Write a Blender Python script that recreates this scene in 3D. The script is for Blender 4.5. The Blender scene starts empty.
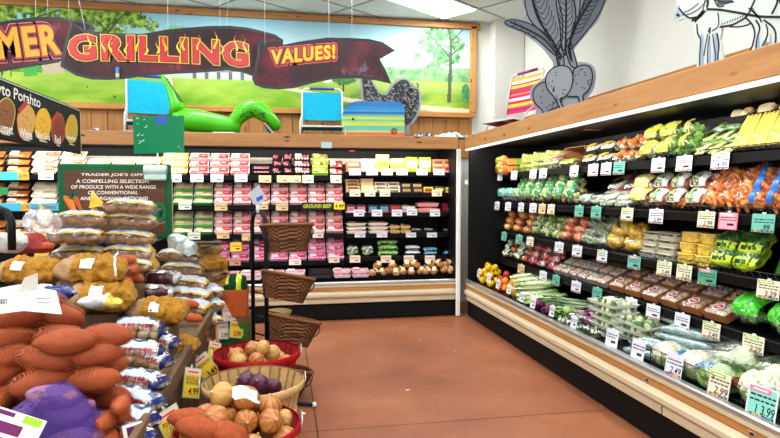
import bpy, bmesh, math, random
from mathutils import Vector, Matrix, Euler, noise
R = random.Random(7)
SC = bpy.context.scene
COL = SC.collection
pi = math.pi

# ------------------------------------------------------------------ camera
F, CX, CY, EYE = 580., 390., 219., 1.6
YAW, PITCH = math.radians(10.4415), math.radians(2.6653)
FW = Vector((math.sin(YAW)*math.cos(PITCH), math.cos(YAW)*math.cos(PITCH), -math.sin(PITCH)))
RT = Vector((math.cos(YAW), -math.sin(YAW), 0))
UP = RT.cross(FW)
cam = bpy.data.objects.new('camera', bpy.data.cameras.new('camera'))
COL.objects.link(cam)
cam.matrix_world = Matrix(((RT.x, UP.x, -FW.x, 0), (RT.y, UP.y, -FW.y, 0), (RT.z, UP.z, -FW.z, EYE), (0, 0, 0, 1)))
cam.data.sensor_fit = 'HORIZONTAL'; cam.data.sensor_width = 36; cam.data.lens = 36*F/780
cam.data.clip_start = .05; cam.data.clip_end = 60
SC.camera = cam
def ray(u, v): return RT*((u-CX)/F) + UP*((CY-v)/F) + FW
def PY(u, v, Y): r = ray(u, v); r = r*(Y/r.y); return Vector((r.x, Y, r.z+EYE))
def PX(u, v, X): r = ray(u, v); r = r*(X/r.x); return Vector((X, r.y, r.z+EYE))
def PZ(u, v, Z): r = ray(u, v); r = r*((Z-EYE)/r.z); return Vector((r.x, r.y, Z))
def PP(u, v, p, n):
    r = ray(u, v); o = Vector((0, 0, EYE)); t = (p-o).dot(n)/r.dot(n); return o+r*t
def proj(p):
    v = Vector(p)-Vector((0, 0, EYE)); c = v.dot(FW)
    return CX+F*v.dot(RT)/c, CY-F*v.dot(UP)/c
def yatx(px, X, z):            # how far down the aisle a column of the view meets the plane x = X at height z
    v = 192.
    for _ in range(4):
        p = PX(px, v, X); v = proj((X, p.y, z))[1]
    return p.y
def xaty(px, Y, z):
    v = 192.
    for _ in range(4):
        p = PY(px, v, Y); v = proj((p.x, Y, z))[1]
    return p.x

# ------------------------------------------------------------------ colour + materials
def lin(c):
    c = c/255.
    return c/12.92 if c <= .04045 else ((c+.055)/1.055)**2.4
def rgb(r, g=None, b=None):
    if isinstance(r, str): r, g, b = (int(r[i:i+2], 16) for i in (0, 2, 4))
    return (lin(r), lin(g), lin(b))
def mixc(a, b, t): return tuple(x+(y-x)*t for x, y in zip(a, b))
def jit(c, a=.12, rr=None):
    f = 1+(rr or R).uniform(-a, a); return tuple(min(1, max(0, x*f*(1+(rr or R).uniform(-a, a)*.3))) for x in c)
MATS = {}
class NT:
    def __init__(s, name):
        s.m = bpy.data.materials.new(name); s.m.use_nodes = True; s.t = s.m.node_tree; s.t.nodes.clear()
        s.out = s.n('ShaderNodeOutputMaterial')
    def n(s, typ, **k):
        nd = s.t.nodes.new(typ)
        for a, b in k.items():
            if a.startswith('i_'): nd.inputs[a[2:].replace('_', ' ')].default_value = b
            else: setattr(nd, a, b)
        return nd
    def l(s, a, b): s.t.links.new(a, b)
    def coord(s, scale=(1, 1, 1), rot=(0, 0, 0)):
        tc = s.n('ShaderNodeTexCoord'); mp = s.n('ShaderNodeMapping')
        mp.inputs['Scale'].default_value = scale; mp.inputs['Rotation'].default_value = rot
        s.l(tc.outputs['Object'], mp.inputs['Vector']); return mp.outputs['Vector']
    def noise(s, vec, scale, detail=4, rough=.55):
        nd = s.n('ShaderNodeTexNoise'); nd.inputs['Scale'].default_value = scale; nd.inputs['Detail'].default_value = detail
        nd.inputs['Roughness'].default_value = rough
        if vec is not None: s.l(vec, nd.inputs['Vector'])
        return nd.outputs['Fac']
    def ramp(s, fac, stops):
        nd = s.n('ShaderNodeValToRGB'); e = nd.color_ramp.elements
        while len(e) < len(stops): e.new(.5)
        for k, (p, c) in enumerate(stops): e[k].position = p; e[k].color = (*c, 1) if len(c) == 3 else c
        s.l(fac, nd.inputs['Fac']); return nd.outputs['Color']
    def math(s, op, a, b=None, c=None):
        nd = s.n('ShaderNodeMath', operation=op)
        for k, x in enumerate((a, b, c)):
            if x is None: continue
            if hasattr(x, 'links'): s.l(x, nd.inputs[k])
            else: nd.inputs[k].default_value = x
        return nd.outputs[0]
    def mul(s, a, b, fac=1.0, mode='MULTIPLY'):
        nd = s.n('ShaderNodeMix', data_type='RGBA', blend_type=mode); nd.inputs[0].default_value = fac
        for k, x in ((6, a), (7, b)):
            if hasattr(x, 'links'): s.l(x, nd.inputs[k])
            else: nd.inputs[k].default_value = (*x, 1)
        return nd.outputs[2]
    def pbr(s, col, rough=.6, spec=.4, metal=0, bump=None, bstr=.2, bdist=.01, coat=0):
        b = s.n('ShaderNodeBsdfPrincipled')
        if hasattr(col, 'links'): s.l(col, b.inputs['Base Color'])
        else: b.inputs['Base Color'].default_value = (*col, 1)
        if hasattr(rough, 'links'): s.l(rough, b.inputs['Roughness'])
        else: b.inputs['Roughness'].default_value = rough
        b.inputs['Specular IOR Level'].default_value = spec; b.inputs['Metallic'].default_value = metal
        b.inputs['Coat Weight'].default_value = coat
        if bump is not None:
            bn = s.n('ShaderNodeBump'); bn.inputs['Strength'].default_value = bstr; bn.inputs['Distance'].default_value = bdist
            s.l(bump, bn.inputs['Height']); s.l(bn.outputs['Normal'], b.inputs['Normal'])
        s.l(b.outputs['BSDF'], s.out.inputs['Surface']); return b
def plain(name, c, rough=.5, spec=.4, metal=0, var=.12, ns=8, bstr=.1, coat=0):
    if name in MATS: return MATS[name]
    t = NT(name); v = t.coord(); f = t.noise(v, ns)
    col = t.ramp(f, [(.3, tuple(x*(1-var) for x in c)), (.7, tuple(min(1, x*(1+var)) for x in c))])
    t.pbr(col, rough, spec, metal, f, bstr, .004, coat); MATS[name] = t.m; return t.m
def painted(name, rough=.5, spec=.4, var=.15, ns=30, bstr=.15, bdist=.003, coat=0, sat=1.):
    """colours stored per face, with a fine natural variation over them"""
    if name in MATS: return MATS[name]
    t = NT(name); a = t.n('ShaderNodeAttribute', attribute_name='Col'); v = t.coord(); f = t.noise(v, ns, 3)
    g = t.ramp(f, [(.3, (1-var,)*3), (.7, (1,)*3)])
    t.pbr(t.mul(a.outputs['Color'], g), rough, spec, 0, f, bstr, bdist, coat); MATS[name] = t.m; return t.m
def filmmat(name, base=.1, face=.45, crinkle=.3, tint=(1, 1, 1), white=(.95, .97, 1), rough=.18, ns=25):
    if name in MATS: return MATS[name]
    t = NT(name); v = t.coord((1, 1, 1.6)); f = t.noise(v, ns, 4, .65)
    lw = t.n('ShaderNodeLayerWeight', i_Blend=.35)
    k = t.math('SMOOTHSTEP', f, .55, .72) if False else t.math('MULTIPLY', t.math('GREATER_THAN', f, .57), crinkle)
    fac = t.math('ADD', t.math('MULTIPLY', lw.outputs['Facing'], face), t.math('ADD', k, base))
    fac = t.math('MINIMUM', fac, .95)
    tr = t.n('ShaderNodeBsdfTransparent'); tr.inputs['Color'].default_value = (*tint, 1)
    p = t.n('ShaderNodeBsdfGlossy'); p.inputs['Color'].default_value = (*white, 1); p.inputs['Roughness'].default_value = rough
    bn = t.n('ShaderNodeBump'); bn.inputs['Strength'].default_value = .5; bn.inputs['Distance'].default_value = .01
    t.l(f, bn.inputs['Height']); t.l(bn.outputs['Normal'], p.inputs['Normal'])
    mx = t.n('ShaderNodeMixShader'); t.l(fac, mx.inputs[0]); t.l(tr.outputs[0], mx.inputs[1]); t.l(p.outputs[0], mx.inputs[2])
    t.l(mx.outputs[0], t.out.inputs['Surface']); MATS[name] = t.m; return t.m
def netmat(name, c, scale=260, cover=.42):
    if name in MATS: return MATS[name]
    t = NT(name); tc = t.n('ShaderNodeTexCoord'); sp = t.n('ShaderNodeSeparateXYZ'); t.l(tc.outputs['Object'], sp.inputs[0])
    def ln(a, b):
        w = t.math('ADD', t.math('ADD', t.math('MULTIPLY', sp.outputs[0], a), t.math('MULTIPLY', sp.outputs[2], b)), t.math('MULTIPLY', sp.outputs[1], a*.6))
        return t.math('GREATER_THAN', t.math('SINE', w), 1-cover)
    m = t.math('MAXIMUM', ln(scale, scale), ln(scale, -scale))
    tr = t.n('ShaderNodeBsdfTransparent'); p = t.n('ShaderNodeBsdfPrincipled')
    p.inputs['Base Color'].default_value = (*c, 1); p.inputs['Roughness'].default_value = .5
    mx = t.n('ShaderNodeMixShader'); t.l(m, mx.inputs[0]); t.l(tr.outputs[0], mx.inputs[1]); t.l(p.outputs[0], mx.inputs[2])
    t.l(mx.outputs[0], t.out.inputs['Surface']); MATS[name] = t.m; return t.m
def wood(name, c1, c2, axis='X', rough=.55, knots=True, sc=1., dark=None):
    if name in MATS: return MATS[name]
    t = NT(name); s = {'X': (1.2, 14, 14), 'Y': (14, 1.2, 14), 'Z': (14, 14, 1.2)}[axis]
    v = t.coord(tuple(x*sc for x in s)); f = t.noise(v, 1.6, 6, .6)
    col = t.ramp(f, [(.25, c1), (.5, mixc(c1, c2, .5)), (.75, c2)])
    if knots:
        s2 = {'X': (3, 9, 9), 'Y': (9, 3, 9), 'Z': (9, 9, 3)}[axis]
        vo = t.n('ShaderNodeTexVoronoi'); vo.inputs['Scale'].default_value = 1.1*sc; t.l(t.coord(s2), vo.inputs['Vector'])
        k = t.ramp(vo.outputs['Distance'], [(.06, dark or tuple(x*.25 for x in c1)), (.16, (1, 1, 1))])
        col = t.mul(col, k)
    t.pbr(col, rough, .35, 0, f, .15, .003); MATS[name] = t.m; return t.m
def emit(name, c, s):
    if name in MATS: return MATS[name]
    t = NT(name); e = t.n('ShaderNodeEmission'); e.inputs['Color'].default_value = (*c, 1); e.inputs['Strength'].default_value = s
    t.l(e.outputs[0], t.out.inputs['Surface']); MATS[name] = t.m; return t.m

V_MATTE = painted('painted_matte', .75, .3)
V_SKIN = painted('vegetable_skin', .42, .45, .22, 40, .25, .004)
V_ROUGH = painted('potato_skin', .8, .2, .3, 70, .4, .004)
V_GLOSS = painted('printed_gloss', .3, .5, .05, 12, .05)
V_PAPER = painted('printed_paper', .6, .3, .05, 20, .05)
V_CRUMP = painted('crumpled_paper', .8, .2, .3, 26, .8, .012)
V_PLAST = painted('printed_plastic', .25, .5, .12, 22, .5, .008)
V_WEAVE = painted('wicker_weave', .65, .3, .35, 60, .5, .004)
V_TUFT = painted('leafy', .5, .35, .35, 45, .5, .006)
FILM = filmmat('clear_film', .03, .22, .10)
FILM2 = filmmat('crinkled_film', .04, .28, .24, rough=.22)
TUB = filmmat('clear_tub', .05, .35, .05, rough=.1)
BLACK = plain('black_enamel', rgb(7, 8, 10), .45, .25)
BLACKM = plain('black_matte', rgb(6, 6, 7), .7, .2)
WHITE = plain('white_enamel', rgb(228, 228, 222), .4, .4, 0, .04)
CREAM = plain('cream_bumper', rgb(206, 190, 156), .45, .4, 0, .04)
STEEL = plain('brushed_steel', rgb(200, 203, 205), .3, .5, .85, .06, 30)
WIRE = plain('black_wire', rgb(16, 16, 17), .35, .5)

# ------------------------------------------------------------------ mesh builder
class MB:
    def __init__(s): s.v = []; s.f = []; s.c = []; s.s = []
    def add(s, vs, fs, col, smooth=False):
        o = len(s.v); s.v += [tuple(v) for v in vs]
        for k, f in enumerate(fs):
            s.f.append(tuple(i+o for i in f)); s.c.append(col[k] if isinstance(col, list) else col); s.s.append(smooth)
        return s
    def box(s, c, sz, col=(.5,)*3, M=None, b=0):
        hx, hy, hz = (x/2 for x in sz); c = Vector(c); vs = []; idx = {}
        b = min(b, hx*.9, hy*.9, hz*.9)
        if b <= 0:
            for x in (-hx, hx):
                for y in (-hy, hy):
                    for z in (-hz, hz): vs.append(c+Vector((x, y, z)))
            fs = [(0, 1, 3, 2), (4, 6, 7, 5), (0, 4, 5, 1), (2, 3, 7, 6), (0, 2, 6, 4), (1, 5, 7, 3)]
        else:
            h = (hx, hy, hz)
            for i in range(8):
                sg = [(1 if i >> k & 1 else -1) for k in range(3)]
                for ax in range(3):
                    idx[i, ax] = len(vs); vs.append(c+Vector([sg[k]*(h[k]-(0 if k == ax else b)) for k in range(3)]))
            fs = []
            for ax in range(3):
                a, d = [k for k in range(3) if k != ax]
                for sgn in (0, 1):
                    q = [sgn << ax | p << a | r << d for p, r in ((0, 0), (1, 0), (1, 1), (0, 1))]
                    f = [idx[i, ax] for i in q]
                    fs.append(tuple(f))
                for p in (0, 1):
                    for r in (0, 1):
                        i0 = p << a | r << d; i1 = i0 | 1 << ax
                        fs.append((idx[i0, a], idx[i1, a], idx[i1, d], idx[i0, d]))
            for i in range(8): fs.append(tuple(idx[i, k] for k in range(3)))
            ctr = c
            out = []
            for f in fs:
                p = [vs[i] for i in f]; m = sum(p, Vector())/len(p)
                n = (p[1]-p[0]).cross(p[2]-p[0])
                out.append(f if n.dot(m-ctr) > 0 else tuple(reversed(f)))
            fs = out
        if M is not None: vs = [M @ v for v in vs]
        return s.add(vs, fs, col)
    def tube(s, pts, r, col=(.5,)*3, n=8, closed=False, smooth=True, flat=1.):
        pts = [Vector(p) for p in pts]; N = len(pts); vs = []
        rs = r if isinstance(r, (list, tuple)) else [r]*N
        up = Vector((0, 0, 1)); last = None
        for i, p in enumerate(pts):
            t = (pts[(i+1) % N]-pts[i-1]) if closed else (pts[min(i+1, N-1)]-pts[max(i-1, 0)])
            t = t.normalized() if t.length > 1e-9 else Vector((1, 0, 0))
            if last is None:
                a = t.cross(up if abs(t.z) < .9 else Vector((1, 0, 0))).normalized()
            else:
                a = last-t*last.dot(t); a = a.normalized() if a.length > 1e-6 else t.orthogonal().normalized()
            last = a; b = t.cross(a)
            for k in range(n):
                w = 2*pi*k/n; vs.append(p+(a*math.cos(w)+b*math.sin(w)*flat)*rs[i])
        fs = [(i*n+k, i*n+(k+1) % n, ((i+1) % N)*n+(k+1) % n, ((i+1) % N)*n+k) for i in range(N if closed else N-1) for k in range(n)]
        if not closed: fs += [tuple(reversed(range(n))), tuple(range((N-1)*n, N*n))]
        return s.add(vs, fs, col, smooth)
    def lathe(s, prof, col=(.5,)*3, n=20, c=(0, 0, 0), rad=None, smooth=True, M=None, cap=True):
        vs = []; c = Vector(c)
        for r, z in prof:
            for k in range(n):
                w = 2*pi*k/n; q = rad(w, z) if rad else 1
                vs.append(c+Vector((r*q*math.cos(w), r*q*math.sin(w), z)))
        fs = []; cl = []
        for i in range(len(prof)-1):
            for k in range(n):
                fs.append((i*n+k, i*n+(k+1) % n, (i+1)*n+(k+1) % n, (i+1)*n+k)); cl.append(col(k/n, i/(len(prof)-1)) if callable(col) else col)
        if cap and prof[0][0] > 1e-6: fs.append(tuple(reversed(range(n)))); cl.append(cl[0])
        if cap and prof[-1][0] > 1e-6: fs.append(tuple(range((len(prof)-1)*n, len(prof)*n))); cl.append(cl[-1])
        if M is not None: vs = [M @ v for v in vs]
        return s.add(vs, fs, cl, smooth)
    def ell(s, c, r, col, rot=None, nu=12, nv=8, amp=0., seed=0, freq=1.6, pw=1., bend=0):
        vs = []; c = Vector(c); M = Euler(rot).to_matrix() if rot else None; fs = []; cl = []
        for j in range(1, nv):
            for i in range(nu):
                a = 2*pi*i/nu; b = pi*j/nv
                d = Vector((math.sin(b)*math.cos(a), math.sin(b)*math.sin(a), math.cos(b)))
                vs.append(d)
        vs += [Vector((0, 0, 1)), Vector((0, 0, -1))]
        T, Bq = len(vs)-2, len(vs)-1
        for j in range(nv-2):
            for i in range(nu): fs.append((j*nu+i, (j+1)*nu+i, (j+1)*nu+(i+1) % nu, j*nu+(i+1) % nu))
        for i in range(nu): fs.append((T, i, (i+1) % nu)); fs.append((Bq, (nv-2)*nu+(i+1) % nu, (nv-2)*nu+i))
        for f in fs:
            m = sum((vs[i] for i in f), Vector())/len(f); cl.append(col(m) if callable(col) else col)
        out = []
        for d in vs:
            k = 1+amp*noise.noise(d*freq+Vector((seed*7.1, seed*3.3, seed)))
            q = Vector([math.copysign(abs(x)**pw, x)*rr*k for x, rr in zip(d, r)])
            if bend: q.z += bend*(q.x/r[0])**2*r[2]
            out.append(c+(M @ q if M else q))
        return s.add(out, fs, cl, True)
    def prism(s, pts, o, ex, ey, t, col, side=None):
        """outline pts (2-D) in the frame o, ex, ey; thickness t behind the face (the face looks along ex x ey)"""
        o, ex, ey = Vector(o), Vector(ex), Vector(ey); n = ex.cross(ey).normalized(); N = len(pts)
        ar = sum(pts[i-1][0]*pts[i][1]-pts[i][0]*pts[i-1][1] for i in range(N))
        if ar < 0: pts = list(reversed(pts))
        A = [o+ex*x+ey*y for x, y in pts]; vs = A+[p-n*t for p in A]
        fs = [tuple(range(N)), tuple(reversed(range(N, 2*N)))]+[(i, N+i, N+(i+1) % N, (i+1) % N) for i in range(N)]
        return s.add(vs, fs, [col, col]+[side or col]*N)
    def poly3(s, P, n, t, col, side=None):
        """closed 3-D outline P on a plane with normal n (towards the viewer), thickness t behind"""
        n = Vector(n).normalized(); P = [Vector(p) for p in P]; N = len(P)
        w = Vector()
        for i in range(N): w += P[i-1].cross(P[i])
        if w.dot(n) < 0: P.reverse()
        vs = P+[p-n*t for p in P]
        fs = [tuple(range(N)), tuple(reversed(range(N, 2*N)))]+[(i, N+i, N+(i+1) % N, (i+1) % N) for i in range(N)]
        return s.add(vs, fs, [col, col]+[side or col]*N)
    def strip(s, P, n, w, col, t=.003, closed=False, taper=False):
        """a flat inked line along 3-D points lying on a surface with normal n"""
        n = Vector(n).normalized(); P = [Vector(p) for p in P]; N = len(P); vs = []
        for i, p in enumerate(P):
            d = (P[(i+1) % N]-P[i-1]) if closed else P[min(i+1, N-1)]-P[max(i-1, 0)]
            a = n.cross(d).normalized()*w/2*(1 if not taper else max(.15, 1-i/(N-1)))
            vs += [p+a, p-a, p+a+n*t, p-a+n*t]
        fs = []
        for i in range(N if closed else N-1):
            a, b = i*4, ((i+1) % N)*4
            fs += [(a+3, b+3, b+2, a+2), (a, a+2, b+2, b), (a+1, b+1, b+3, a+3)]
        if not closed: fs += [(0, 1, 3, 2), ((N-1)*4, (N-1)*4+2, (N-1)*4+3, (N-1)*4+1)]
        return s.add(vs, fs, col)
    def text(s, me, M, col):
        vs = [M @ v.co for v in me.vertices]
        return s.add(vs, [tuple(p.vertices) for p in me.polygons], col)
    def grid(s, fn, nu, nv, col, smooth=True, wrapu=False):
        vs = [fn(i/(nu if wrapu else nu-1), j/(nv-1)) for j in range(nv) for i in range(nu)]; fs = []; cl = []
        for j in range(nv-1):
            for i in range(nu if wrapu else nu-1):
                i2 = (i+1) % nu
                fs.append((j*nu+i, j*nu+i2, (j+1)*nu+i2, (j+1)*nu+i)); cl.append(col((i+.5)/nu, (j+.5)/(nv-1)) if callable(col) else col)
        return s.add(vs, fs, cl, smooth)
    def mesh(s, name):
        me = bpy.data.meshes.new(name); me.from_pydata(s.v, [], s.f)
        me.polygons.foreach_set('use_smooth', s.s)
        at = me.color_attributes.new('Col', 'FLOAT_COLOR', 'CORNER'); buf = []
        for f, c in zip(s.f, s.c): buf += [c[0], c[1], c[2], 1.]*len(f)
        at.data.foreach_set('color', buf); me.update(); return me
    def build(s, name, mat, parent=None, loc=None, rot=None, kind=None, label=None):
        me = s.mesh(name); me.materials.append(mat); return link(name, me, parent, loc, rot, kind, label)
KID = {}
def link(name, me, parent=None, loc=None, rot=None, kind=None, label=None):
    o = bpy.data.objects.new(name, me); COL.objects.link(o)
    if parent is not None: o.parent = parent; KID.setdefault(parent.name, []).append(o)
    if loc is not None: o.location = loc
    if rot is not None: o.rotation_euler = rot
    if kind: o['kind'] = kind
    if label: o['label'] = label
    return o
THINGS = []
def tag(o, label, cat, group=None):
    o['label'] = label; o['category'] = cat
    if group: o['group'] = group
    THINGS.append(o); return o
def thing(name, label, cat, loc=(0, 0, 0), rot=(0, 0, 0), group=None):
    o = bpy.data.objects.new(name, None); COL.objects.link(o); o.empty_display_size = .05
    o.location = loc; o.rotation_euler = rot; return tag(o, label, cat, group)
def struct(name, mb, mat): return mb.build(name, mat, kind='structure')
def dup(o, parent=None):
    c = o.copy(); COL.objects.link(c)
    if parent is not None: c.parent = parent; KID.setdefault(parent.name, []).append(c)
    for ch in KID.get(o.name, ()): dup(ch, c)
    return c
PROTO = {}
def inst(key, builder, label, cat, loc, rot=(0, 0, 0), group=None, scale=None):
    """one of a kind: built once with its parts, copied afterwards"""
    if key not in PROTO:
        o = builder(); PROTO[key] = o
    else: o = dup(PROTO[key])
    o.location = loc; o.rotation_euler = rot
    if scale: o.scale = scale if isinstance(scale, (tuple, list, Vector)) else (scale,)*3
    return tag(o, label, cat, group)
def root(name):
    o = bpy.data.objects.new(name, None); COL.objects.link(o); o.empty_display_size = .05; return o

# ------------------------------------------------------------------ lettering
TXT = {}
def text_mesh(txt, bold=0., ext=.001, shear=0., spacing=1.):
    """letters laid flat in xy, centred, 1 unit wide and 1 unit high; call before the scene fills up"""
    k = (txt, bold, ext, shear, spacing)
    if k in TXT: return TXT[k]
    cu = bpy.data.curves.new('letters', 'FONT'); cu.body = txt; cu.size = 1; cu.offset = bold; cu.extrude = 0; cu.shear = shear
    cu.space_character = spacing; cu.resolution_u = 3
    ob = bpy.data.objects.new('letters', cu); COL.objects.link(ob)
    dg = bpy.context.evaluated_depsgraph_get(); dg.update()
    me = bpy.data.meshes.new_from_object(ob.evaluated_get(dg)); bpy.data.objects.remove(ob)
    xs = [v.co.x for v in me.vertices]; ys = [v.co.y for v in me.vertices]
    w, h = max(xs)-min(xs), max(ys)-min(ys); cx, cy = (max(xs)+min(xs))/2, (max(ys)+min(ys))/2
    for v in me.vertices: v.co.x = (v.co.x-cx)/w; v.co.y = (v.co.y-cy)/h
    me['asp'] = w/h; TXT[k] = me; return me
def frame(o, ex, ey, sx=1., sy=1.):
    ex, ey = Vector(ex).normalized(), Vector(ey).normalized(); n = ex.cross(ey); o = Vector(o)
    return Matrix(((ex.x*sx, ey.x*sy, n.x, o.x), (ex.y*sx, ey.y*sy, n.y, o.y), (ex.z*sx, ey.z*sy, n.z, o.z), (0, 0, 0, 1)))
# ------------------------------------------------------------------ the setting
CEIL, WALLY, WALLX = 4.03, 8.12, 3.40
def floor_mat():
    t = NT('red_brown_sealed_concrete'); v = t.coord()
    a = t.noise(v, 1.3, 6, .6); b = t.noise(v, 14, 5, .7); c = t.noise(v, 120, 2, .6)
    col = t.ramp(a, [(.3, rgb(136, 80, 54)), (.5, rgb(156, 94, 64)), (.72, rgb(174, 112, 78))])
    col = t.mul(col, t.ramp(b, [(.3, (.8, .78, .76)), (.65, (1, 1, 1))]))
    col = t.mul(col, t.ramp(c, [(.3, (.88, .86, .84)), (.6, (1, 1, 1))]))
    sp = t.n('ShaderNodeSeparateXYZ'); t.l(v, sp.inputs[0])
    def joint(ax, pos):
        d = t.math('ABSOLUTE', t.math('SUBTRACT', sp.outputs[ax], pos))
        return t.math('GREATER_THAN', d, .0045)
    j = t.math('MINIMUM', joint(0, .212), joint(1, 3.84))
    col = t.mul(col, t.ramp(j, [(.4, rgb(62, 40, 34)), (.6, (1, 1, 1))]))
    ro = t.n('ShaderNodeMapRange'); ro.inputs['To Min'].default_value = .3; ro.inputs['To Max'].default_value = .5
    t.l(b, ro.inputs['Value'])
    t.pbr(col, ro.outputs[0], .35, 0, t.math('ADD', b, t.math('MULTIPLY', j, 3)), .06, .004); return t.m
struct('floor', MB().box((-1, 3, -.05), (10, 11.4, .1)), floor_mat())
def ceil_mat():
    t = NT('ceiling_tile_fissured'); v = t.coord(); f = t.noise(v, 60, 3, .7)
    t.pbr(t.ramp(f, [(.35, rgb(226, 232, 232)), (.6, rgb(240, 244, 243))]), .9, .2, 0, f, .3, .004); return t.m
struct('ceiling', MB().box((-1, 3, CEIL+.05), (10, 11.4, .1)), ceil_mat())
WALLM = plain('cream_wall_paint', rgb(226, 224, 214), .8, .2, 0, .025, 3, .05)
struct('wall_back', MB().box((-1, WALLY+.06, 2.015), (10, .12, 4.03)), WALLM)
struct('wall_right', MB().box((WALLX+.06, 3, 2.015), (.12, 10.4, 4.03)), WALLM)
struct('wall_corner_column', MB().box((3.17, 7.99, 2.015), (.44, .26, 4.03)), WALLM)
PLANK = wood('honey_pine', rgb(164, 104, 50), rgb(200, 142, 78), 'Z', .5, True, .8)
PLANKX = wood('honey_pine_rail', rgb(176, 112, 54), rgb(214, 150, 82), 'X', .5)
PLANKY = wood('honey_pine_band', rgb(150, 98, 48), rgb(186, 128, 68), 'Y', .5)
mb = MB()
for k in range(34):
    mb.box((-3.9+k*.197, WALLY-.012, 2.4), (.19, .024, .62), b=.006)
struct('trim_1', mb, PLANK)                                               # plank wainscot on the back wall
struct('trim_2', MB().box((-.6, WALLY-.045, 2.70), (6.64, .09, .075), b=.008), PLANKX)
struct('trim_3', MB().box((WALLX-.03, 4.3, 2.5), (.06, 7.1, .30), b=.006), PLANKY)
# ceiling grid, laid at an angle to the room
GU, GV, G0 = Vector((.584, -.812, 0)), Vector((.812, .584, 0)), Vector((2.22, 7.96, 0))
mb = MB()
def clipline(o, d):
    lo, hi = -20, 20
    for ax, (a, b) in ((0, (-5.9, 3.38)), (1, (-2.6, 8.1))):
        if abs(d[ax]) < 1e-6: continue
        t0, t1 = sorted(((a-o[ax])/d[ax], (b-o[ax])/d[ax])); lo = max(lo, t0); hi = min(hi, t1)
    return (lo, hi) if hi > lo else None
GRIDC = rgb(168, 174, 176)
for k in range(-14, 16):
    for o, d in ((G0+GU*(.61*k), GV), (G0+GV*(1.22*k), GU)):
        c = clipline(o, d)
        if not c: continue
        a, b = o+d*c[0], o+d*c[1]; m = (a+b)/2; m.z = CEIL-.004
        mb.box((0, 0, 0), ((b-a).length, .024, .01), GRIDC, M=Matrix.Translation(m) @ Matrix.Rotation(math.atan2(d.y, d.x), 4, 'Z'))
struct('trim_4', mb, V_MATTE)
# fluorescent panels
LAMP = emit('fluorescent_diffuser', (.92, .98, 1), 13)
spots = []
for i in range(-14, 16):
    for j in range(-9, 6):
        c = G0+GU*(.61*i+.305)+GV*(1.22*j-.61)
        if i % 2 == 0 and (i-j) % 4 == 0 and -5.2 < c.x < 2.75 and -2 < c.y < 7.75: spots.append((i, j, c))
for i, j, c in spots:
    px, py = proj((c.x, c.y, CEIL-.02)) if c.y > .5 else (0, -999)
    seen = py > -20 and -60 < px < 840
    t = thing('ceiling_light', 'white fluorescent ceiling panel in the tiled ceiling above the meat case' if seen else 'white fluorescent ceiling panel out over the aisle', 'ceiling light', (c.x, c.y, CEIL-.008), (0, 0, math.atan2(GV.y, GV.x)), 'fluorescent ceiling panels')
    f = MB()
    for sx in (-1, 1): f.box((sx*.6, 0, -.006), (.025, .61, .014), (.7, .7, .7))
    for sy in (-1, 1): f.box((0, sy*.293, -.006), (1.2, .025, .014), (.7, .7, .7))
    f.build('panel_frame', WHITE, t)
    MB().box((0, 0, -.004), (1.175, .562, .008)).build('diffuser', LAMP, t)

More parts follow.
